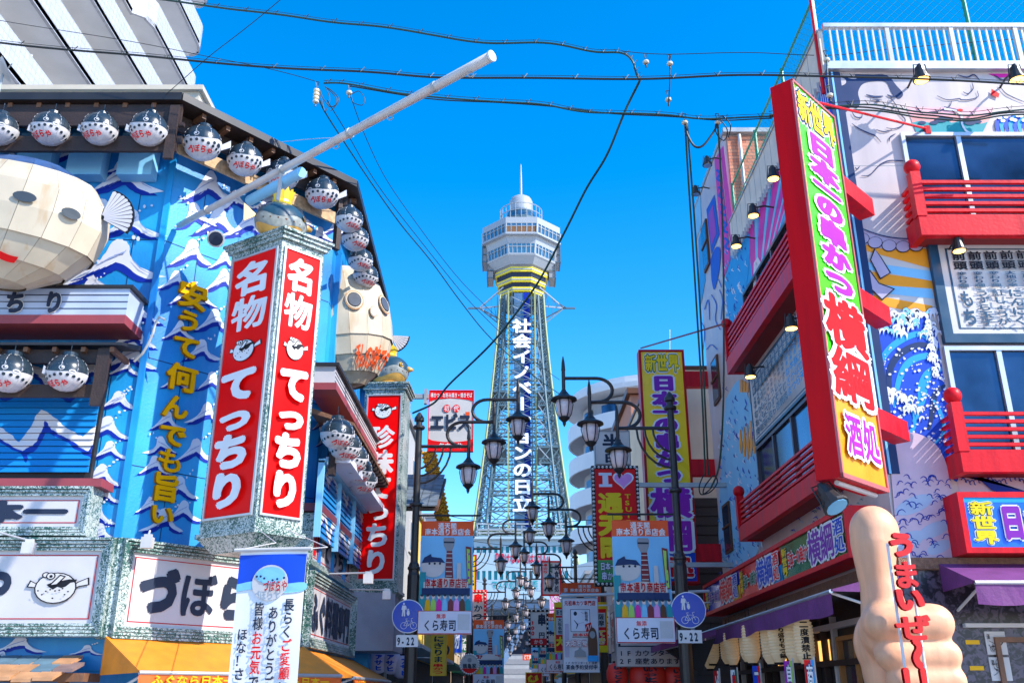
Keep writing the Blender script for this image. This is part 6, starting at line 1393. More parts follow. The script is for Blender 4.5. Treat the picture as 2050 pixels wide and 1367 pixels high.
def banner(Y, X, sd, lab, w=1.0, h=2.08, ztop=4.72):
    t = thing('street_banner', lab, 'banner', (X, Y, ztop-h), 'shopping street banners on the lamp posts'); F = FR(Y-.05); a, b_ = (X+.12, X+.12+w) if sd > 0 else (X-.18-w, X-.18)
    Wb = Wavy(F.o, F.ux); u = (a, b_)
    m = MB(); sheet(m, Wb, a, b_, ztop-h, ztop, -.01, CLOTH, 10, 14); m.build('cloth', t, smooth=True)
    class Grid(Wavy): pass
    m = MB(); p = Print(m, Wb, a, ztop-h, b_, ztop, .004, .002); ban(p); m.build('lettering', t)
    m = MB(); m.tube([(X, Y, ztop+.12), (X+sd*(w+.25), Y, ztop+.12)], .02, LAMPB, 6)
    for x in (a+.03, b_-.03): m.tube([(x, Y-.03, ztop), (x, Y, ztop+.12)], .006, LAMPB, 4)
    m.build('hanger', t)
banner(18, -1.86, 1, 'tower and blowfish street banner on the nearest left lamp post'); banner(16.65, 2.95, -1, 'tower and blowfish street banner on the nearest right lamp post', ztop=4.5)
banner(31.8, -1.38, 1, 'small distant street banner on the second left lamp post', ztop=3.9); banner(27.4, 2.58, -1, 'street banner mostly hidden by the hanging white banner, second right lamp post', ztop=4.6)
banner(36.7, 2.45, -1, 'distant street banner behind the red hanging signs, third right lamp post', ztop=4.5); banner(45, 2.38, -1, 'small far street banner on the fourth right lamp post', ztop=4.6); banner(57, 2.32, -1, 'tiny far street banner on the fifth right lamp post', ztop=4.7)
# ================================================================ the tower
TX, TY = 1.9, 173.0
TSTEEL = mat('tower_steel', (.085, .145, .17), .45, .2, .1, .3); TW = mat('tower_white', (.34, .37, .40), .4, 0, .05, .2); TYEL = mat('tower_yellow', (.80, .62, .02), .4); TYG = mat('tower_yellow_green', (.34, .36, .16), .45); TG = mat('tower_glass', (.10, .22, .28), .1, .7, .2, .5)
T_ = thing('observation_tower', 'steel lattice tower with a white octagonal observation deck and yellow bands', 'tower', (TX, TY, 0))
def zt(py, d=8): return zat(py, TY-d)
def octa(w, f, z): return [(TX+x, TY+y, z) for x, y in ((-f, -w), (f, -w), (w, -f), (w, f), (f, w), (-f, w), (-w, f), (-w, -f))]
def ring(mb, w0, w1, z0, z1, mt, fr=.37):
    a, b_ = octa(w0, w0*fr, z0), octa(w1, w1*fr, z1); mb.add(a+b_, [(i, (i+1) % 8, (i+1) % 8+8, i+8) for i in range(8)]+[tuple(range(7, -1, -1)), tuple(range(8, 16))], mt)
W8 = 7.9
prof = [('roof_band', W8, W8, 446, 434, TW), ('window_band', W8-.25, W8-.1, 465, 446, TG), ('ledge', W8+.1, W8+.1, 468, 465, TW), ('white_band', 6.9, 7.2, 482, 468, TW), ('window_band', 6.5, 6.8, 502, 482, TG), ('ledge', 6.8, 6.9, 505, 502, TW), ('underside_band', 5.6, 6.7, 518, 505, TW),
        ('yellow_band', 5.2, 5.3, 531, 522, TYEL), ('dark_storey', 4.7, 4.9, 541, 531, P('ink')), ('yellow_band', 4.75, 4.9, 550, 541, TYEL), ('dark_storey', 4.2, 4.4, 559, 550, P('ink')), ('yellow_band', 4.3, 4.45, 568, 559, TYEL), ('dark_storey', 5.0, 5.2, 522, 518, P('grey'))]
for nm, wa, wb, y0, y1, mt in prof:
    b = MB(); ring(b, wa, wb, zt(y0), zt(y1), mt, .40); b.build(nm, T_)
b = MB()
for y0, y1, w in ((531, 522, 5.32), (550, 541, 4.92), (568, 559, 4.47)):
    za_, zb_ = zt(y0), zt(y1); ring(b, w, w, za_+(zb_-za_)*.38, za_+(zb_-za_)*.62, TW, .40)
b.build('white_stripe', T_)
# mullions on both window bands
mm = MB()
for wa, wb, y0, y1 in ((W8-.18, W8-.02, 465, 446), (6.58, 6.88, 502, 482)):
    A = octa(wa, wa*.40, zt(y0)); B_ = octa(wb, wb*.40, zt(y1))
    for i in range(8):
        a0, a1, b0, b1 = Vector(A[i]), Vector(A[(i+1) % 8]), Vector(B_[i]), Vector(B_[(i+1) % 8])
        for k in range(6): s = k/6; mm.beam(a0.lerp(a1, s), b0.lerp(b1, s), .16 if k else .35, TW)
        mm.beam(a0.lerp(b0, .72), a1.lerp(b1, .72), .12, TW); mm.beam(a0.lerp(b0, .05), a1.lerp(b1, .05), .2, TW)
mm.build('window_mullion', T_)
b = MB(); A = octa(W8-.12, (W8-.12)*.40, zt(463)); B_ = octa(W8-.06, (W8-.06)*.4, zt(452)); b.add([A[0], A[1], B_[1], B_[0]], [(0, 1, 2, 3)], mat('warm_interior', (.22, .10, .03), .4)); b.build('lit_window', T_)  # deck's warm interior light put into a plain pane colour, nothing emits
b = MB(); b.lathe((TX, TY, 0), [(4.3, zt(440, 4)), (4.4, zt(432, 4)), (4.2, zt(430, 4))], TSTEEL, 24); b.lathe((TX, TY, 0), [(2.9, zt(436, 4)), (2.9, zt(411, 4))], TG, 24); b.build('roof_deck', T_)
b = MB()
for i in range(24):
    a = 2*math.pi*i/24; b.beam((TX+4.4*math.cos(a), TY+4.4*math.sin(a), zt(436, 4)), (TX+4.4*math.cos(a), TY+4.4*math.sin(a), zt(407, 4)), .13, TW)
for py in (407, 420): b.tube([(TX+4.4*math.cos(a), TY+4.4*math.sin(a), zt(py, 4)) for a in [2*math.pi*i/24 for i in range(25)]], .1, TW, 5)
b.build('roof_fence', T_)
b = MB(); zz0 = zt(411, 3); b.lathe((TX, TY, 0), [(2.5, zz0-3), (2.5, zz0), (2.45, zz0+2.2), (2.1, zz0+3.0), (1.2, zz0+3.6), (.2, zz0+3.8)], TW, 28); b.build('dome', T_, smooth=True)
b = MB(); b.tube([(TX, TY, zz0+3.5), (TX, TY, zt(362, 0)), (TX, TY, zt(330, 0))], [.28, .22, .1], TW, 8); b.build('antenna', T_)
for s in (-1, 1):
    b = MB()
    for k, (y0, y1, x0, x1) in enumerate(((488, 518, 6.9, 7.9), (520, 550, 5.6, 6.9))):
        z0_, z1_ = zt(y1, 4), zt(y0, 4)
        for yy in (-2.5, -1, .5, 2): b.beam((TX+s*x1, TY+yy, z0_), (TX+s*x1, TY+yy, z1_), .2, TSTEEL)
        for z_ in (z0_, (z0_+z1_)/2, z1_): b.beam((TX+s*x1, TY-2.5, z_), (TX+s*x1, TY+2, z_), .2, TSTEEL); b.beam((TX+s*x0, TY-2.5, z_), (TX+s*x1, TY-2.5, z_), .15, TSTEEL)
        b.box(min(TX+s*x0, TX+s*x1), max(TX+s*x0, TX+s*x1)-.1, TY-2.3, TY+2, z0_, z1_, P('grey'))
    b.build('side_stair_cage', T_)
# body lattice
ZB, ZN = 14.0, zt(575, 4)
def hw(z): s = (z-31.5)/(77-31.5); return 8.1-4.0*s**.86 if s > 0 else 8.1+(-s)*7
def hw(z):
    s = max(0, (z-14)/(80-14)); return 4.15+6.6*max(0, 1-s)**1.45
lv = [14, 20, 26, 32, 38, 44, 49.5, 55, 60, 64.5, 68.5, 72.3, 75.6]
for sx in (-1, 1):
    for sy in (-1, 1):
        b = MB()
        for i in range(len(lv)-1):
            z0_, z1_ = lv[i], lv[i+1]; w0_, w1_ = hw(z0_), hw(z1_); t0, t1 = w0_*.24, w1_*.24
            c0 = [(TX+sx*(w0_-a*t0), TY+sy*(w0_-c*t0), z0_) for a, c in ((0, 0), (1, 0), (1, 1), (0, 1))]; c1 = [(TX+sx*(w1_-a*t1), TY+sy*(w1_-c*t1), z1_) for a, c in ((0, 0), (1, 0), (1, 1), (0, 1))]
            for j in range(4): b.beam(c0[j], c1[j], .30, TYG if j == 0 and sy < 0 else TSTEEL)
            for s_ in range(3):
                for j in range(4):
                    a0 = Vector(c0[j]).lerp(Vector(c1[j]), s_/3); a1 = Vector(c0[(j+1) % 4]).lerp(Vector(c1[(j+1) % 4]), (s_+1)/3); a2 = Vector(c0[(j+1) % 4]).lerp(Vector(c1[(j+1) % 4]), s_/3); a3 = Vector(c0[j]).lerp(Vector(c1[j]), (s_+1)/3)
                    b.beam(a0, a1, .11, TSTEEL); b.beam(a2, a3, .11, TSTEEL); b.beam(a0, a2, .10, TSTEEL)
        b.build('lattice_leg', T_)
b = MB(); lv = sorted(lv+[(lv[i]+lv[i+1])/2 for i in range(8)])
for i in range(len(lv)-1):
    z0_, z1_ = lv[i], lv[i+1]; w0_, w1_ = hw(z0_), hw(z1_)
    for (ax, sy) in ((0, -1), (0, 1), (1, -1), (1, 1)):
        if ax == 0 and sy < 0:      # the lift shaft fills the middle of the front
            for s in (-1, 1):
                A = lambda k, w, z: (TX+s*(w*.76+(3.0-w*.76)*k), TY-w, z)
                if hw(z0_)*.76 < 3.3: continue
                b.beam(A(0, w0_, z0_), A(1, w0_, z0_), .22, TSTEEL); b.beam(A(0, w0_, z0_+.8), A(1, w0_, z0_+.8), .16, TSTEEL)
                b.beam(A(0, w0_, z0_), A(1, w1_, z1_), .18, TW if s > 0 else TSTEEL); b.beam(A(1, w0_, z0_), A(0, w1_, z1_), .16, TSTEEL)
                for k in range(4): b.beam(A(k/4, w0_, z0_), A((k+1)/4, w0_, z0_+.8), .10, TSTEEL)
            continue
        def Q(a, w, z): return (TX+a*w, TY+sy*w, z) if ax == 0 else (TX+sy*w, TY+a*w, z)
        b.beam(Q(-.76, w0_, z0_), Q(.76, w0_, z0_), .22, TSTEEL, .3); b.beam(Q(-.76, w0_, z0_+.8), Q(.76, w0_, z0_+.8), .18, TSTEEL); 
        n = 10
        for k in range(n): b.beam(Q(-.76+1.52*k/n, w0_, z0_), Q(-.76+1.52*(k+1)/n, w0_, z0_+.8), .10, TSTEEL)
        for a0, a1 in ((-.76, 0), (.76, 0)): b.beam(Q(a0, w0_, z0_), Q(a1, w1_, z1_), .20, TW if k % 2 else TSTEEL); b.beam(Q(a1, w0_, z0_+.8), Q(a0, w1_, z1_), .16, TSTEEL)
        zm = (z0_+z1_)/2; wm = (w0_+w1_)/2; b.beam(Q(-.76, wm, zm), Q(.76, wm, zm), .11, TSTEEL)
b.build('cross_bracing', T_)
for z_ in (44, 55): b = MB(); w_ = hw(z_); [b.box(TX+x0_, TX+x1_, TY-w_, TY+w_, z_, z_+.4, TSTEEL) for x0_, x1_ in ((-w_, -2.9), (2.9, w_))]; b.build('platform', T_)
# central shaft with letters
sh = MB(); zs0, zs1 = 12, 76; fx = 3.0; fy = TY-5.2
def shw(z): return 2.55
for x in (-2.6, -1.9, 1.9, 2.6):
    for y in (fy, fy+4.5): sh.beam((TX+x, y, zs0), (TX+x, y, zs1), .3 if abs(x) > 2 else .16, TYG if abs(x) > 2 else TSTEEL)
z = zs0
while z < zs1-2:
    for x0, x1 in ((-2.6, -1.9), (1.9, 2.6), (-1.9, 1.9)): sh.beam((TX+x0, fy, z), (TX+x1, fy, z), .14, TSTEEL); sh.beam((TX+x0, fy, z), (TX+x1, fy, z+1.9), .10, TSTEEL)
    sh.beam((TX-1.9, fy, z+1.9), (TX+1.9, fy, z), .1, TW)
    for x in (-2.6, 2.6): sh.beam((TX+x, fy, z), (TX+x, fy+4.5, z+1.9), .14, TSTEEL)
    z += 1.9
sh.build('shaft_frame', T_)
sh = MB(); sh.box(TX-1.5, TX+1.5, fy+1, fy+4, 12, 76, mat('shaft_glass', (.14, .24, .36), .15, .3, .3, .3)); sh.box(TX+.4, TX+1.6, fy+.85, fy+.99, 12, 76, P('waved')); sh.build('lift_shaft', T_)
LET = mat('tower_letter_white', (.90, .90, .92), .35)
Fl = FR(fy-.5); zA, zBt = zat(638, fy-.5), zat(1026, fy-.5); n = 12
for i, c in enumerate('社会イノベーションの日立'):
    v1_ = zA+(zBt-zA)*i/n; v0_ = zA+(zBt-zA)*(i+1)/n; b = MB(); h = (v1_-v0_)
    for k in range(3): pr = Print(b, Fl, TX-1.85, v0_+h*.03, TX+1.85, v1_-h*.03, k*.12); pr.w = k*.12; pr.ch(c, 0, 0, 1, 1, LET, .045, c in 'ー', fat=.022)
    b.build('letter', T_)
# side booms
for s in (-1, 1):
    b = MB()
    tip = Vector((TX+s*10.6, TY-3, zt(617, 3))); zz = zt(617, 3)
    for y0_, dz in ((-4.2, 0), (4.2, 0), (-4.2, 4.0), (-4.2, -4.6)):
        b.beam((TX+s*3.6, TY+y0_, zz+dz), tip-Vector((s*2.2, 0, 0)), .22, TW if dz >= 0 else TSTEEL)
    b.beam(tip-Vector((s*2.4, 0, 0)), tip, .34, TSTEEL)
    for f_ in (.25, .5, .75):
        a0 = Vector((TX+s*3.6, TY-4.2, zz+4.0)).lerp(tip-Vector((s*2.2, 0, 0)), f_); a1 = Vector((TX+s*3.6, TY-4.2, zz-4.6)).lerp(tip-Vector((s*2.2, 0, 0)), f_); b.beam(a0, a1, .13, TSTEEL)
        b.beam(Vector((TX+s*3.6, TY-4.2, zz)).lerp(tip, f_), a0.lerp(a1, 0 if s > 0 else 1), .12, TSTEEL)
    b.build('side_boom', T_)
b = MB(); ring(b, 4.0, 4.2, zt(600, 4), zt(594, 4), TSTEEL, .6); ring(b, 3.7, 3.9, zt(577, 4), zt(568, 4), P('grey'), .5); b.build('neck_ring', T_)
# ---- tower base building over the street
TBY = 158.0
def bx(px, Y=TBY): return atY(px, 1100, Y).x
t = thing('tower_base_building', 'pale blue banded hall under the tower with vertical windows and a long slogan', 'building', (TX, TBY, 0))
PALE = mat('pale_blue_panel', (.34, .45, .52), .35, 0, .06, .3); x0, x1 = bx(948), bx(1142); zr = lambda py: zat(py, TBY)
b = MB()
for y0, y1 in ((1093, 1080), (1142, 1106), (1190, 1160)): b.box(x0, x1, TBY, TBY+20, zr(y0), zr(y1), PALE)
for y0, y1 in ((1080, 1075), ): b.box(x0-.4, x1+.4, TBY-1, TBY+20, zr(y0), zr(y1), PALE)
b.box(x0-.6, x1+.6, TBY-.8, TBY+20, zr(1200), zr(1190), PALE); b.build('wall', t)
b = MB()
for y0, y1 in ((1106, 1093), (1160, 1142)): b.box(x0+.1, x1-.1, TBY+.3, TBY+19, zr(y0), zr(y1), P('teal'))
b.build('window_band', t)
mb_ = MB(); mb_.box(0, .42, 0, .4, 0, zr(1093)-zr(1106), PALE); me = mb_.mesh('pier')
for r_, zz in ((0, zr(1106)), (1, zr(1160))):
    n = 17
    for k in range(n): o_ = inst('pier', me, t, (x0+.1+(x1-x0-.6)*k/(n-1), TBY-.01, zz)); o_.scale = (1, 1, 1 if r_ == 0 else (zr(1142)-zr(1160))/(zr(1093)-zr(1106)))
b = MB(); F = FR(TBY-.05); u0, u1, v0, v1 = pxrect(F, 985, 1107, 1105, 1128); Print(b, F, u0, v0, u1, v1, .05).text('「明けない夜はない」', 0, 0, 1, 1, mat('slogan_crimson', (.45, .0, .04), .4), vert=False, bold=.08)
u0, u1, v0, v1 = pxrect(F, 984, 1160, 1078, 1180); Print(b, F, u0, v0, u1, v1, .05).text('マスクの下は笑顔', 0, 0, 1, 1, P('teal'), vert=False, bold=.03); b.build('lettering', t)
# terrace glazing on top
b = MB(); xa, xb = bx(955), bx(1135); TER = mat('terrace_glass', (.42, .50, .50), .2, .2, .3, 1)
for i in range(9): x = xa+(xb-xa)*i/8; b.box(x-.08, x+.08, TBY, TBY+.16, zr(1072), zr(1048), TW); 
for py in (1048, 1060, 1066): b.box(xa, xb, TBY, TBY+.15, zr(py)-.1, zr(py)+.1, TW)
b.build('terrace_frame', t); b = MB(); b.box(xa+.2, xb-.2, TBY+.6, TBY+12, zr(1072), zr(1056), TER); b.build('terrace_glazing', t)
pl_ = MB(); random.seed(4)
for i in range(700):
    x, y, z = random.uniform(xa+.3, xb-.3), TBY+.2+random.random()*.35, random.uniform(zr(1071), zr(1060)); s = .16; pl_.add([(x, y, z), (x+s, y-.05, z+.03), (x+s*.4, y, z+s)], [(0, 1, 2)], mat('terrace_leaf', (.16, .20, .05), .6))
o_ = pl_.build('terrace_planting', t); o_['kind'] = 'stuff'
# big splayed supports and arch below
SUP = mat('support_blue', (.16, .24, .36), .45, .1, .1, .4); b = MB()
for s in (-1, 1):
    cx = (x0+x1)/2; b.beam((cx+(9.5 if s > 0 else -7.5), TBY+2, 0), (cx+2.6, TBY+2+s*.01, zr(1203)), 1.5, SUP, 1.2); b.beam((cx+s*10, TBY+14, 0), (cx+s*6, TBY+14, zr(1200)), 1.6, SUP)
    for k in range(10): a0, a1 = k/10*math.pi/2, (k+1)/10*math.pi/2; b.beam((cx+s*7.4*math.cos(a0), TBY+3, 1+(zr(1245)-1)*math.sin(a0)), (cx+s*7.4*math.cos(a1), TBY+3, 1+(zr(1245)-1)*math.sin(a1)), .8, SUP)
b.box(x0, x1, TBY+.5, TBY+18, zr(1216), zr(1200), SUP); b.box(x0, x1, TBY+16, TBY+18, zr(1300), zr(1216), P('ink')); b.build('leg', t)
# ---- round apartment building
t = thing('round_apartments', 'white apartment building with curved stacked balconies to the right of the tower', 'building', (12, 66, 0))
cY = 78; q = atY(1141, 900, cY-2); cR_ = 7.6; cX = q.x+cR_; APW = mat('apartment_white', (.66, .67, .68), .6, 0, .06, .6)
ztop = zat(768, cY-cR_); b = MB(); b.lathe((cX, cY, 0), [(cR_-1.3, 0), (cR_-1.3, ztop-.3), (cR_-2, ztop-.2)], mat('apartment_inner', (.34, .35, .38), .7), 40); b.build('core', t)
fl = 2.9; k = 0; z = ztop-fl
while z > 8:
    b = MB()
    def ringp(r, z0_, z1_, mt, a0=150, a1=345, th=.16):
        n = 26
        for i in range(n):
            a, c = R(a0+(a1-a0)*i/n), R(a0+(a1-a0)*(i+1)/n); p_ = lambda rr, an, zz: (cX+rr*math.cos(an), cY+rr*math.sin(an)*1.0, zz)
            b.hexa([p_(r, a, z0_), p_(r, c, z0_), p_(r-th, c, z0_), p_(r-th, a, z0_), p_(r, a, z1_), p_(r, c, z1_), p_(r-th, c, z1_), p_(r-th, a, z1_)], mt)
    ringp(cR_, z-.25, z+1.05, APW); b.build('balcony_parapet', t); b = MB(); ringp(cR_-.01, z-.2, z, mat('apartment_inner', (.34, .35, .38), .7), th=1.5); b.build('balcony_slab', t)
    for a in (200, 225, 250, 275, 300):
        w_ = MB(); rr = cR_-1.27; an = R(a); tx = Vector((-math.sin(an), math.cos(an), 0)); o_ = Vector((cX+rr*math.cos(an), cY+rr*math.sin(an), z+.05)); w_.obox(o_-tx*.7, tx*1.4, Vector((math.cos(an), math.sin(an), 0))*.08, Z*2.1, GLASS); w_.build('window', t)
    z -= fl; k += 1
b = MB(); b.lathe((cX, cY, ztop), [(cR_+.3, -.1), (cR_+.35, .3), (cR_-.3, .5), (cR_-.3, 1.0), (cR_-1, 1.2)], APW, 40); b.build('roof_rim', t)
# white signs on a mast in front of the round apartments
t, F, _ = vsignpx('white_sign', 'white vertical sign with grey strokes behind the lamp lanterns, above the heart sign', 'sign', 26, 1190, 862, 1262, 930, lambda p: (p.text('半', .2, .05, .8, .6, 'ink', bold=.05), p.text('田', .25, .66, .75, .98, 'ink', bold=.05)), 'grey', 'offw', .03, .25)
# ================================================================ shop rows
def row_building(name, label, x0, x1, y0, y1, h, col, floors, side, wincol=None):
    t = thing(name, label, 'building', ((x0+x1)/2, y0, 0)); b = MB(); b.box(x0, x1, y0, y1, 0, h, col); b.build('wall', t); b = MB(); b.box(x0-.1, x1+.1, y0-.1, y1+.1, h, h+.18, P('grey')); b.build('roof_edge', t)
    xf = x1 if side < 0 else x0; s = 1 if side < 0 else -1
    for f_ in range(floors):
        z = 3.3+f_*(h-3.6)/max(1, floors); hh = (h-3.6)/max(1, floors)*.5
        n = max(1, int((y1-y0)/2.4))
        for k in range(n):
            yy = y0+(k+.25)*(y1-y0)/n; w_ = MB(); w_.box(min(xf, xf+s*.05), max(xf, xf+s*.05), yy, yy+(y1-y0)/n*.55, z+.5, z+.5+hh, P('offw')); wo_ = w_.build('window', t)
            w_ = MB(); w_.box(min(xf+s*.05, xf+s*.06), max(xf+s*.05, xf+s*.06), yy+.08, yy+(y1-y0)/n*.55-.08, z+.58, z+.42+hh, GLASS); w_.build('pane', wo_)
        w_ = MB(); w_.box(x0+.5, x0+1.4, y0-.05, y0, z+.5, z+.5+hh, GLASS); w_.build('window', t)
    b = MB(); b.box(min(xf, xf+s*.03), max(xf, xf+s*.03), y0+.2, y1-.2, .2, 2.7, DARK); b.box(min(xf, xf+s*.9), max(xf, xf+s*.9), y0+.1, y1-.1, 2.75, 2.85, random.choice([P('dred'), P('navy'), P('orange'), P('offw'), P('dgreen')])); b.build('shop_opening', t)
    return t
m1, m2, m3, m4, m5 = mat('render_grey', (.42, .42, .42), .8, 0, .1, .8, .1), mat('render_cream', (.6, .54, .42), .8, 0, .1, .8, .1), mat('render_white', (.68, .68, .68), .8, 0, .1, .8, .1), mat('render_tan', (.50, .36, .22), .8, 0, .1, .8, .1), mat('render_yellow', (.80, .52, .06), .6, 0, .1, .8)
random.seed(21)
LB_ = [(21.2, 25, 8.2, m2, 2), (25.4, 32, 9.6, m1, 3), (32.4, 40, 7.4, m5, 2), (40.5, 52, 8.8, m3, 3), (52.5, 66, 7.2, m4, 2), (66.5, 84, 9.6, m3, 3), (84.5, 104, 9, m1, 3), (105, 128, 11, m2, 3)]
lbs = ['cream shop house directly behind the narrow red pillar', 'grey shop house with windows, third along the left side', 'yellow shop house behind the left street banner', 'white shop house, mid distance on the left side', 'tan low shop house, farther along the left side', 'white three-storey shop house far along the left', 'grey shop house very far along the left', 'cream block near the tower on the left side']
for (y0, y1, h, m_, f_), lab in zip(LB_, lbs): row_building('shop_house', lab, -12, -3.25+random.uniform(-.1, .25)*0, y0, y1, h, m_, f_, -1)
RB_ = [(31.4, 38, 6.2, m4, 1), (40.5, 50, 7.0, m3, 2), (50.5, 60, 7.6, m1, 2), (88, 104, 9, m3, 3), (104.5, 126, 10, m2, 3), (60.5, 70, 6.5, m2, 2)]
rbs = ['tan shop house under the heart sign on the right side', 'white shop house in mid distance on the right side', 'grey shop house in front of the round apartments', 'white three-storey shop house far along the right', 'cream block near the tower on the right side', 'cream low shop house below the round apartments']
for (y0, y1, h, m_, f_), lab in zip(RB_, rbs): row_building('shop_house', lab, 3.95, 13, y0, y1, h, m_, f_, 1)
# distant building closing the street beyond the tower
t = row_building('office_building', 'white office building closing the street beyond the tower legs', -8, 16, 240, 262, 13, m1, 0, -1)
for k in range(5): b = MB(); b.box(-7.9, 15.9, 239.9, 240, 2+k*2.2, 3.2+k*2.2, P('grey')); b.build('window_band', t)
row_building('office_building', 'low grey building far behind on the left of the tower legs', -40, -9, 200, 230, 16, m1, 3, -1); row_building('office_building', 'tall cream building far behind on the right of the tower', 15, 44, 190, 220, 18, m2, 4, 1)
# lantern string curtain and odd details at the left row
t = thing('orange_scale_sign', 'tall orange scaled decoration climbing the shop wall behind the left lamp post', 'decoration', (-3, 24, 4))
me_ = MB(); me_.lathe((0, 0, 0), [(.03, -.07), (.085, -.03), (.085, .03), (.03, .07)], mat('orange_scale', (.85, .42, .02), .35), 8); me = me_.mesh('scale')
for j in range(34):
    for i in range(5):
        f_ = j/33; q = atY(863+f_*24+(i-2)*5.5+(j % 2)*2.5-(1-f_)*6, 905+j*4.3, 23+f_*1.5); inst('scale', me, t, (q.x, q.y+abs(i-2)*.05, q.z), (0, 0, 0), (.6, .6, .6))
t = thing('tiled_roof', 'grey tiled roof corner with orange rafters behind the left lamp post', 'roof', (-3, 22, 5)); 
tb = MB(); tb.hexa([(0, -.16, -.05), (.22, -.16, -.05), (.22, .16, .1), (0, .16, .1), (0, -.16, -.02), (.22, -.16, -.02), (.22, .16, .14), (0, .16, .14)], TILEB); tme = tb.mesh('tile')
q0 = atY(835, 985, 21.2)
for r_ in range(8):
    for c_ in range(9): inst('tile', tme, t, (q0.x-1.35+.2*c_-.0, q0.y+r_*.28, q0.z-.3+r_*.15))
b = MB(); b.obox((q0.x-1.4, q0.y-.1, q0.z-.45), (1.9, 0, 0), (0, 2.4, 1.2), (0, 0, .08), WOODB); b.build('underside', t)
# more hanging signs in the street: generic builder
def hs(name, lab, cat, Y, x0, y0, x1, y1, panel, frame, art, fr=.03, th=.1, bul=False):
    t, F, (u0, u1, v0, v1) = vsignpx(name, lab, cat, Y, x0, y0, x1, y1, art, frame, panel, fr, th)
    if bul: bulbs(t, F, u0+fr*.5, u1-fr*.5, v0+fr*.5, v1-fr*.5, .02, max(4, int((u1-u0)/.14)), max(6, int((v1-v0)/.14)), .03)
    return t, F, (u0, u1, v0, v1)
hs('hanging_sign', 'pink sign with black and red characters and a bulb edge behind the left banner', 'sign', 34, 940, 1180, 974, 1263, 'skin', 'red', lambda p: (p.text('串', .1, .02, .9, .30, 'red', 'white', bold=.05, fat=.04), p.text('かつ', .1, .32, .9, .78, 'ink', 'white', bold=.05, fat=.03)), .1, .15, True)
t, F, r_ = hs('round_sign_board', 'x', 'sign', 30, 922, 1312, 958, 1346, 'offw', 'offw', None)
for o_ in list(t.children): bpy.data.objects.remove(o_)
t['label'] = 'round white hanging sign with bulb rim and red bottom, below the left banner'; cx, cz, rr = (r_[0]+r_[1])/2, (r_[2]+r_[3])/2, (r_[1]-r_[0])/2
b = MB(); b.prism([F.p(cx+rr*math.cos(a), cz+rr*math.sin(a), -.1) for a in [2*math.pi*i/32 for i in range(32)]], F.n*.1, P('offw')); b.build('disc', t)
b = MB(); pr = Print(b, F, cx-rr, cz-rr, cx+rr, cz+rr, .003); pr.poly([(.5+.48*math.cos(a), .5+.48*math.sin(a)) for a in [math.pi*(.15+.7*i/12) for i in range(13)]], P('red')); pr.text('鶴亀家', .12, .45, .88, .72, 'ink', vert=False, bold=.04); pr.ell(.5, .28, .12, .12, 'grey'); b.build('lettering', t)
m = MB(); m.lathe((0, 0, 0), [(.01, -.03), (.035, 0), (.01, .03)], BULB, 8); me = m.mesh('bulb')
for i in range(26): a = 2*math.pi*i/26; inst('bulb', me, t, F.p(cx+rr*1.04*math.cos(a), cz+rr*1.04*math.sin(a), 0))
hs('hanging_sign', 'white tall sign with a red border, green and crimson headings, right of the slogan', 'sign', 42, 1083, 1122, 1124, 1192, 'offw', 'red', lambda p: (p.text('串の坊', .05, .03, .30, .35, 'red', bold=.05), p.text('新世界', .36, .03, .60, .35, 'dgreen', bold=.05), p.text('お食事処', .68, .03, .95, .95, 'ink', bold=.04), p.text('ゑ', .08, .42, .60, .95, 'ink', bold=.05, fat=.04)), .07, .12)
hs('hanging_sign', 'white sign with a huge black skewer character and red digits under the lamps', 'sign', 33, 1058, 1220, 1098, 1295, 'offw', 'black', lambda p: (p.text('串', .45, .05, .98, .42, 'ink', bold=.05, fat=.04), p.text('100', .04, .25, .42, .72, 'red', bold=.05, fat=.03), p.text('円', .5, .6, .9, .8, 'ink', bold=.04), p.rect(.0, .80, 1, 1, 'dred'), p.text('から', .2, .83, .8, .97, 'offw', vert=False, bold=.04)), .07, .12, True)
hs('hanging_sign', 'narrow yellow and red sign with black headings between banners', 'sign', 24.5, 1110, 1205, 1132, 1305, 'red', 'yellow', lambda p: (p.rect(0, .0, 1, .08, 'yellow'), p.rect(.05, .12, .95, .26, 'offw'), p.text('新世', .08, .13, .92, .25, 'ink', vert=False, bold=.04), p.rect(.05, .30, .95, .66, 'offw'), p.text('大阪名物', .25, .31, .75, .65, 'ink', bold=.04), p.text('大', .05, .70, .95, .90, 'yellow', 'ink', bold=.05, fat=.05)), .03, .08)
hs('hanging_sign', 'yellow sign edge with black dots and red field behind the white banner', 'sign', 23.5, 1192, 1205, 1216, 1305, 'red', 'yellow', lambda p: (p.rect(0, 0, 1, .12, 'yellow'), p.rect(.1, .2, .9, .5, 'offw'), p.text('薩摩', .2, .22, .8, .48, 'ink', bold=.04), p.text('てき', .1, .55, .9, .86, 'yellow', 'white', bold=.05), p.rect(0, .88, 1, 1, 'yellow')), .02, .08)
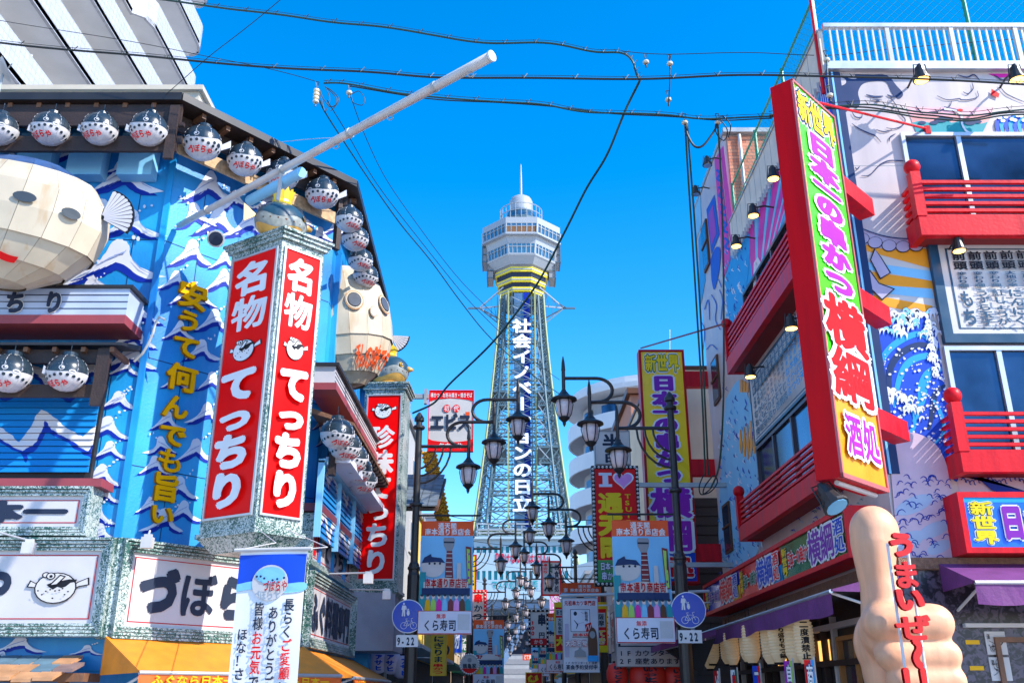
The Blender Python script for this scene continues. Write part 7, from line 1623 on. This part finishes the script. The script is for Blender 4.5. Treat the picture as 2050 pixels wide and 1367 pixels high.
def bigb(p):
    p.rect(0, .02, 1, .10, 'wavew'); p.text('元祖串カツ専門店', .05, .03, .95, .10, 'dred', vert=False, bold=.05)
    p.rect(.22, .15, .78, .46, 'ink'); p.rect(.235, .157, .765, .453, 'wavew'); p.ell(.36, .21, .05, .03, 'ink'); p.line([(.52, .19), (.60, .21)], .025, 'ink', .4, True); p.line([(.32, .30), (.42, .36), (.38, .42)], .04, 'ink', .4, True); p.line([(.42, .35), (.6, .33)], .015, 'ink', .4, True)
    p.text('新世界', .62, .18, .72, .32, 'ink', bold=.02); p.poly([(.62, .36), (.80, .33), (.84, .43), (.66, .46)], P('dred')); p.line(bez([(.65, .43), (.72, .36), (.74, .44), (.80, .36)], 4), .012, 'white', .4)
    p.rect(.25, .475, .75, .525, 'offw'); p.text('総本店', .27, .478, .73, .522, 'red', vert=False, bold=.05); p.rect(.05, .35, .16, .80, mat('paint_lilac', (.42, .36, .50), .4)); p.rect(.25, .53, .75, .536, 'ink')
    p.poly(bez([(.70, .80), (.70, .55), (.74, .44), (.84, .40), (.93, .45), (.96, .58), (.96, .80)], 5), P('brown')); p.ell(.83, .50, .08, .05, 'grey'); p.rect(.68, .78, .98, .86, 'lblue'); p.text('大阪名物', .06, .57, .68, .66, 'white', 'dred', vert=False, bold=.05, ofat=.08)
    p.poly([(.3, .80), (.32, .72), (.42, .70), (.46, .66), (.52, .70), (.62, .73), (.64, .80)], P('grey')); p.text('1Fカウンター2F座敷', .05, .86, .95, .895, 'ink', vert=False); p.text('宴会予約受付中', .06, .90, .95, .965, 'ink', vert=False, bold=.05)
t, F, (u0, u1, v0, v1) = hs('hanging_banner', 'grey-white hanging banner with brush box and brown seated figure at street centre right', 'banner', 19.5, 1126, 1196, 1199, 1346, mat('banner_white', (.62, .60, .66), .4), 'grey', bigb, .012, .02)
b = MB(); b.tube([(u0-.05, 19.5, v1+.04), (u1+.6, 19.45, v1+.07), (4.0, 19.4, v1+.12)], .03, P('offw'), 8); b.tube([(u1, 19.5, v1-.15), (4.0, 19.4, v1-.1)], .015, P('offw'), 6); b.build('pole', t)
def boxb(p):
    p.rect(.02, -.02, .70, .70, 'ink'); p.rect(.05, -.02, .67, .68, mat('paint_warm_grey', (.50, .46, .46), .4)); p.line([(.12, .15), (.18, .27), (.34, .22)], .03, 'ink', 1, True); p.line([(.28, .38), (.2, .52), (.4, .62)], .03, 'ink', 1, True); p.text('新世界', .40, .0, .50, .4, 'ink'); p.poly([(.52, .35), (.62, .26), (.78, .30), (.74, .62), (.66, .70), (.48, .58)], P('dred'))
    p.line(bez([(.54, .6), (.62, .45), (.6, .35), (.7, .5), (.72, .36)], 4), .012, 'white'); p.text('登録', .76, .22, .82, .40, 'ink'); p.ell(.79, .62, .03, .035, 'ink'); p.ell(.79, .62, .024, .028, mat('paint_warm_grey', (.50, .46, .46), .4)); p.text('R', .775, .595, .80, .645, 'ink', vert=False)
    p.text('1Fカウンター席', .03, .75, .80, .85, 'ink', vert=False, bold=.03); p.text('2F座敷あります', .03, .875, .80, .975, 'ink', vert=False, bold=.03)
WG = mat('warm_grey_panel', (.50, .46, .46), .4)
t, F, (u0, u1, v0, v1) = vsignpx('box_sign', 'grey-white cube sign telling the floors, behind the right lamp post', 'sign', 18.6, 1232, 1205, 1392, 1334, boxb, 'grey', WG, .015, .9)
b = MB(); Fs = Frame((u0-.002, 18.6, 0), (0, -1, 0), (-1, 0, 0)); pr = Print(b, Fs, -.85, v0+.05, -.05, v1-.05, .004); pr.rect(.1, .1, .9, .8, 'ink'); pr.rect(.14, .12, .86, .78, WG); pr.text('新世界', .2, .15, .4, .7, 'ink', bold=.04); pr.text('串カツ', .5, .2, .8, .75, 'dred', bold=.04); b.build('side_print', t)
def kasane(p): p.text('にぎりま', .1, .02, .9, .7, 'ink', 'yellow', bold=.05, fat=.03); p.text('串かつ', .1, .72, .9, .98, 'red', bold=.05)
hs('hanging_sign', 'yellow sign with black characters behind the left round sign', 'sign', 22.5, 862, 1268, 893, 1352, mat('sign_yellow', (.80, .50, .02), .4), 'gold', kasane, .02, .3)
hs('hanging_sign', 'small tilted looking red and yellow sign at the bottom centre of the street', 'sign', 28, 1052, 1345, 1086, 1380, 'red', 'yellow', lambda p: (p.poly([(.1, .3), (.3, .1), (.5, .25), (.7, .1), (.8, .4), (.5, .6), (.15, .55)], P('yellow')), p.text('串', .25, .2, .6, .5, 'red', bold=.05), p.text('新世界', .1, .65, .9, .95, 'white', vert=False, bold=.05)), .02, .08)
hs('hanging_sign', 'red header sign over the white hanging banner with two lines of white writing', 'sign', 26.9, 1137, 1168, 1203, 1186, 'orangered', 'orangered', lambda p: (p.text('通天閣', .3, .05, .7, .48, 'white', vert=False, bold=.04), p.text('南本通り商店会', .05, .5, .95, .95, 'white', vert=False, bold=.04)), .01, .02)
random.seed(33)
means = ['Osaka', 'fried skewers', 'octopus balls', 'local specialty', 'new world', 'savoury pancake', 'simmered beef', 'wheat noodles', 'grilled offal', 'tavern', 'sushi', 'shooting gallery', 'mahjong', 'coffee house']
txs = ['大阪', '串かつ', 'たこ焼', '名物', '新世界', 'お好み焼', 'どて焼', 'うどん', 'ホルモン', '酒場', '寿司', '射的', '麻雀', '喫茶']
cl = [('dred', 'white'), ('orange', 'ink'), ('white', 'red'), ('blue', 'white'), ('yellow', 'red'), ('dgreen', 'white'), ('wavew', 'ink'), ('purple', 'white'), ('red', 'yellow')]
for i in range(26):
    sd = -1 if i % 2 else 1; Y = 36+i*3.6; X = (2.9+random.uniform(.0, .5)) if sd > 0 else (-2.5-random.uniform(0, .4)); w_ = random.uniform(.5, .9); h_ = random.uniform(1.2, 2.6); z0_ = random.uniform(2.5, 4.0); a, c_ = cl[i % 9]; tx = txs[i % 14]
    F = FR(Y); signboard('shop_sign', f'{ {"dred":"dark red","orange":"orange","white":"white","blue":"blue","yellow":"yellow","dgreen":"green","wavew":"pale","purple":"purple","red":"bright red"}[a]} far shop sign reading {means[i % 14]} in Japanese, {"right" if sd > 0 else "left"} side of the street', 'sign', F, X-w_/2, X+w_/2, z0_, z0_+h_, -.15, 0, 'grey', a, .04, 'small signs far down the street', (lambda tx, c_: lambda p: p.text(tx, .15, .05, .85, .95, c_, bold=.05, fat=.02))(tx, c_))
random.seed(77)
adj = ['small', 'tall', 'wide', 'narrow', 'square']; bg2 = [('white', 'red', 'white'), ('yellow', 'ink', 'yellow'), ('lblue', 'white', 'light blue'), ('skin', 'dred', 'cream'), ('orangered', 'white', 'orange-red'), ('wavew', 'blue', 'pale grey'), ('hotpink', 'white', 'pink')]
for i in range(34):
    sd = -1 if i % 2 else 1; Y = 31+i*3.1; X = random.uniform(1.95, 2.9) if sd > 0 else -random.uniform(1.3, 2.4)
    if sd > 0 and Y < 60: X += .25
    k = i % 5; w_, h_ = ((.5, .9), (.55, 2.4), (1.3, .8), (.35, 1.9), (.9, .9))[k]; z0_ = random.uniform(2.3, 3.6)+Y*.018; a, c_, nm = bg2[i % 7]; tx = txs[(i*5) % 14]
    F = FR(Y+.37); signboard('hanging_sign', f'{adj[k]} {nm} hanging sign reading {means[(i*5) % 14]}, on the {"right" if sd > 0 else "left"} of the far street', 'sign', F, X-w_/2, X+w_/2, z0_, z0_+h_, -.12, 0, 'dred' if i % 3 else 'offw', a, .04, 'hanging signs crowding the far street', (lambda tx, c_, v: lambda p: p.text(tx, .1, .05, .9, .95, c_, vert=v, bold=.05, fat=.02))(tx, c_, k != 2))
# far hanging string wires and cone lamp, red and striped paper lanterns at the bottom
RP = mat('red_paper_lantern', (.70, .03, .02), .5, 0, .1, 6); SP_ = mat('striped_paper_lantern', (.55, .50, .62), .5)
def barrel(col, tx, tc):
    t = thing('round_lantern', 'x', 'lantern', (0, 0, 0), 'paper lanterns hanging at the bottom of the street'); b = MB(); b.lathe((0, 0, 0), [(.08, -.22), (.16, -.18), (.20, -.08), (.205, 0), (.20, .08), (.16, .18), (.08, .22)], col, 18); b.build('paper_shade', t, smooth=True)
    class Cy:
        def p(s, u, v, w=0): k = .205-.045*(abs(v)/.18)**2.2+w; return Vector((k*math.sin(u), -k*math.cos(u), v))
    b = MB(); pr = Print(b, Cy(), -.55, -.17, .55, .17, .004, .001); pr.text(tx, .1, .0, .9, 1, tc, bold=.05, fat=.04); b.build('lettering', t); b = MB(); b.lathe((0, 0, .22), [(.085, -.01), (.085, .03)], P('black'), 12); b.tube([(0, 0, .25), (0, 0, .5)], .006, P('black'), 4); b.build('ring', t); return t
r1 = barrel(RP, 'いっとく', 'ink'); r2 = barrel(SP_, 'アサヒ', 'blue')
for i, (px, py, rz, lab) in enumerate(((1236, 1351, 0, 'small red paper lantern under the cube sign, leftmost of three'), (1284, 1356, 20, 'big red paper lantern under the middle of the cube sign'), (1310, 1356, -20, 'red paper lantern pressed beside the middle one'), (1352, 1358, 10, 'red paper lantern behind the right lamp post'))):
    q = atY(px, py, 18.9); (place(r1, q, R(rz), 1.0, lab) if i == 0 else clone(r1, q, R(rz), 1.15, lab))
for i, (px, py, rz, lab) in enumerate(((728, 1318, 0, 'pale striped paper lantern nearest the board edge, in the shade'), (756, 1326, 15, 'pale striped paper lantern in the middle of the shaded group'), (786, 1326, -10, 'pale striped paper lantern beside the left lamp post'), (806, 1334, 25, 'pale striped paper lantern partly behind the left lamp post'))):
    q = atY(px, py, 20.9); (place(r2, q, R(rz), 1.0, lab) if i == 0 else clone(r2, q, R(rz), 1.0, lab))
t = thing('grey_awning', 'dark tilted canopy behind the right lamp post under the round sign', 'awning', (3.4, 17.6, 2.4)); q = atY(1350, 1290, 17.6); b = MB(); b.obox((q.x-.3, 17.3, q.z-.1), (1.0, 0, .25), (0, 1.2, 0), (0, 0, .1), PUR); b.prism([(q.x-.2, 17.35, q.z-.1), (q.x+.7, 17.35, q.z+.1), (q.x+.4, 17.35, q.z-.5)], (0, .1, 0), P('black')); b.build('canvas', t)
# ================================================================ cables
BLK = mat('black_cable', (.012, .018, .018), .5); GRC = mat('green_cable', (.015, .06, .05), .45)
def cable(name, label, pts, Y, r, mt=None, mess=None, ties=0, dY=0):
    mt = mt or BLK; P3 = bez([tuple(atY(x, y, (Y if not isinstance(Y, (list, tuple)) else Y[i]))) for i, (x, y) in enumerate(pts)], 8)
    t = thing(name, label, 'cable', P3[0]); b = MB(); rn = random.Random(len(label)); n = len(P3)
    P3 = [Vector(p)+Z*.012*math.sin(i*.37+len(label)) for i, p in enumerate(P3)]; b.tube(P3, r, mt, 6); b.build('core', t)
    if mess is not None:
        b = MB(); up = [p+Z*mess for p in P3]; b.tube(up, .005, BLK, 4); b.build('messenger_wire', t)
        b = MB(); k = 4
        for i in range(2, n-1, k):
            p = P3[i]; b.tube([p+Z*(mess+.01)+Vector((-.03, 0, 0)), p+Vector((0, -.02, -.015)), p+Z*(mess+.03)+Vector((.05, 0, 0))], .007, BLK, 4, False)
        b.build('cable_clip', t, kind='stuff')
    return t
cable('overhead_cable', 'thick dark green overhead cable across the top of the sky, bending down at its end', [(240, -10), (400, 10), (520, 25), (640, 42), (750, 52), (870, 72), (980, 86), (1100, 88), (1190, 103), (1245, 108), (1266, 122), (1274, 150), (1281, 160)], 12.5, .017, GRC, .05)
cable('thin_wire', 'thin wire from the clamp of the top cable to the upper right edge', [(1245, 104), (1340, 108), (1500, 107), (1660, 110), (1800, 98), (2070, 75)], 12.3, .006)
cable('overhead_cable', 'middle dark overhead cable running the whole width of the photo', [(-60, 78), (0, 86), (200, 105), (380, 122), (600, 138), (760, 147), (900, 155), (1100, 158), (1300, 157), (1480, 152), (1660, 152), (1850, 160), (2080, 170)], [11.5]*5+[11.3]*5+[11.2]*3, .016, BLK, .045)
cable('thin_wire', 'thin wire just above the middle cable in the left half', [(-60, 30), (150, 66), (350, 100), (500, 130), (630, 163)], 11.6, .005)
cable('overhead_cable', 'lower bundled cable from the left insulators to the green sign', [(648, 166), (700, 170), (800, 186), (870, 196), (980, 202), (1080, 210), (1160, 222), (1240, 228), (1340, 230), (1420, 239), (1545, 233)], 12.8, .015, GRC, .05)
cable('overhead_cable', 'second strand sagging beside the lower bundled cable', [(700, 174), (860, 197), (1000, 207), (1120, 214), (1240, 230), (1360, 234), (1460, 242), (1545, 237)], 12.9, .010)
for k, (dy, lab) in enumerate(((0, 'upper strand of the wire bundle crossing the painted face'), (6, 'middle strand of the wire bundle crossing the painted face'), (11, 'lower strand of the wire bundle crossing the painted face'))):
    cable('overhead_cable', lab, [(1540, 232+dy*.4), (1650, 214+dy*.3), (1720, 210+dy), (1790, 216+dy), (1860, 226+dy), (1930, 232+dy), (2000, 224+dy*.7), (2080, 220+dy)], 11.0+k*.05, .012, (GRC, BLK, GRC)[k], .06 if k == 0 else None)
cable('drop_cable', 'long black drop cable swooping from the sky down to the narrow red pillar', [(1281, 160), (1262, 200), (1240, 250), (1210, 320), (1170, 385), (1130, 465), (1100, 525), (1060, 590), (1000, 670), (940, 730), (895, 775), (868, 806), (826, 828)], [12.5, 12.8, 13, 13.4, 14, 14.6, 15.2, 15.8, 16.8, 17.6, 18.3, 18.7, 19], .022, GRC)
cable('drop_cable', 'pale edged wire pair falling from the left insulators past the tower', [(640, 200), (650, 225), (700, 300), (745, 370), (800, 445), (860, 520), (920, 600), (985, 680), (1060, 745), (1130, 795)], [12.8, 13, 14, 15, 16, 17.5, 19, 21, 24, 27], .013, GRC)
cable('drop_cable', 'thinner wire beside the falling pair, ending by the left lamp', [(655, 200), (690, 260), (740, 345), (800, 430), (880, 530), (960, 625), (1040, 700), (1120, 760)], [12.8, 13.4, 14.5, 15.8, 18, 20, 23, 26], .008)
cable('drop_cable', 'fine wire from the second insulator down behind the tower cabin', [(702, 195), (730, 270), (780, 370), (850, 470), (930, 570), (1010, 650)], [12.8, 13.5, 15, 17, 19, 22], .007)
cable('thin_wire', 'thin wire rising from the eaves corner to the top edge', [(328, 192), (400, 130), (480, 66), (575, -12)], [12.0, 11.5, 11, 10.5], .006)
cable('thin_wire', 'white thin stay wire from the flagpole towards the left', [(560, 284), (620, 280), (700, 274)], [13.5, 13.2, 12.6], .005, WHITEP)
for k, (a, lab) in enumerate((([(1371, 240), (1376, 330), (1386, 480), (1396, 640), (1406, 800), (1412, 950)], 'left one of the vertical black cables beside the mural wing'), ([(1375, 240), (1382, 330), (1393, 480), (1403, 640), (1411, 800), (1418, 950)], 'second vertical black cable right next to the left one'), ([(1436, 240), (1442, 330), (1447, 480), (1449, 640), (1448, 800), (1440, 930), (1424, 975)], 'vertical cable hanging over the mural wing'))):
    cable('drop_cable', lab, a, [13, 13.4, 14, 14.6, 15.2, 16][:len(a)] if len(a) == 6 else [13, 13.4, 14, 14.6, 15.2, 15.8, 16], .016, GRC)
cable('cable_loop', 'black cable loop hanging between two insulators near the mural wing', [(1374, 244), (1376, 270), (1390, 292), (1410, 290), (1430, 262), (1438, 240)], 12.9, .018)
cable('cable_loop', 'tangle of thin cable loops by the right insulator', [(1440, 236), (1456, 262), (1450, 280), (1436, 272), (1432, 250), (1444, 234), (1462, 250), (1458, 276)], 12.9, .009)
cable('cable_loop', 'tangle of thin loops hanging under the left insulators', [(650, 172), (668, 190), (674, 206), (660, 214), (648, 200), (640, 180), (646, 210), (652, 222), (660, 200), (655, 176), (678, 200), (662, 222)], 12.8, .007)
cable('cable_loop', 'small thin loop under the second insulator', [(703, 188), (718, 184), (730, 198), (724, 212), (708, 206), (703, 190)], 12.8, .006)
cable('cable_loop', 'loops of cable hanging under the yellow sign arm beside the cream wall', [(1410, 950), (1400, 972), (1404, 990), (1420, 985), (1436, 965), (1428, 952), (1414, 968), (1408, 988), (1424, 975)], 15.9, .012)
for k in range(5): cable('thin_wire', ['first of five thin wires spanning the far street, highest', 'second thin wire spanning the far street', 'third thin wire spanning the far street', 'fourth thin wire spanning the far street', 'lowest thin wire spanning the far street'][k], [(885, 1030+k*38), (960, 1044+k*40), (1060, 1050+k*44), (1190, 1040+k*46)], 34+k*7, .012)
PORC = mat('porcelain', (.70, .62, .45), .3, 0, .15, 6)
def insul(px, py, Y, lab, n=2):
    q = atY(px, py, Y); t = thing('insulator', lab, 'insulator', q); b = MB()
    for k in range(n): b.lathe((q.x, q.y, q.z-.07*k), [(.02, .03), (.045, .02), (.05, 0), (.045, -.02), (.02, -.03)], PORC, 12)
    b.build('porcelain', t); b = MB(); b.tube([(q.x-.03, q.y, q.z+.17), (q.x, q.y, q.z+.03), (q.x+.03, q.y, q.z+.17), (q.x-.03, q.y, q.z+.17)], .008, BLK, 5); b.tube([(q.x, q.y, q.z+.03), (q.x, q.y, q.z-.07*n-.03)], .012, BLK, 5); b.build('clamp', t)
for a in ((634, 182, 12.8, 'pale stacked insulator at the left end of the lower cable', 4), (699, 186, 12.8, 'round insulator under the lower cable, right of the stacked one', 1), (1341, 128, 12.3, 'upper insulator of the short vertical link in the sky', 1), (1338, 200, 12.6, 'lower insulator of the short vertical link in the sky', 1), (1371, 246, 12.9, 'insulator above the vertical cable pair', 1), (1437, 246, 12.9, 'insulator beside the tangled loops near the mural wing', 1), (1655, 121, 11.6, 'insulator in front of the roof corner', 1), (1661, 192, 11.4, 'insulator in front of the painted hair', 1), (1293, 125, 12.4, 'small clamp where the top cable turns down', 1)): insul(*a)
cable('thin_wire', 'short vertical link wire between two insulators in the sky', [(1341, 112), (1341, 160), (1338, 215)], [12.3, 12.4, 12.6], .010); cable('thin_wire', 'vertical wire in front of the roof corner between two insulators', [(1655, 112), (1657, 160), (1661, 200)], [11.6, 11.5, 11.4], .012, GRC)
for o in [o for o in bpy.data.objects if o.type == 'EMPTY' and o.parent is None]:
    ch = [c for c in o.children]
    if len(ch) == 1 and not ch[0].children and tuple(o.scale) == (1, 1, 1) and tuple(o.rotation_euler) == (0, 0, 0):
        c = ch[0]; c.parent = None; c.location = o.location+c.location; nm = o.name
        for k in ('label', 'category', 'group'):
            if k in o: c[k] = o[k]
        bpy.data.objects.remove(o); c.name = nm
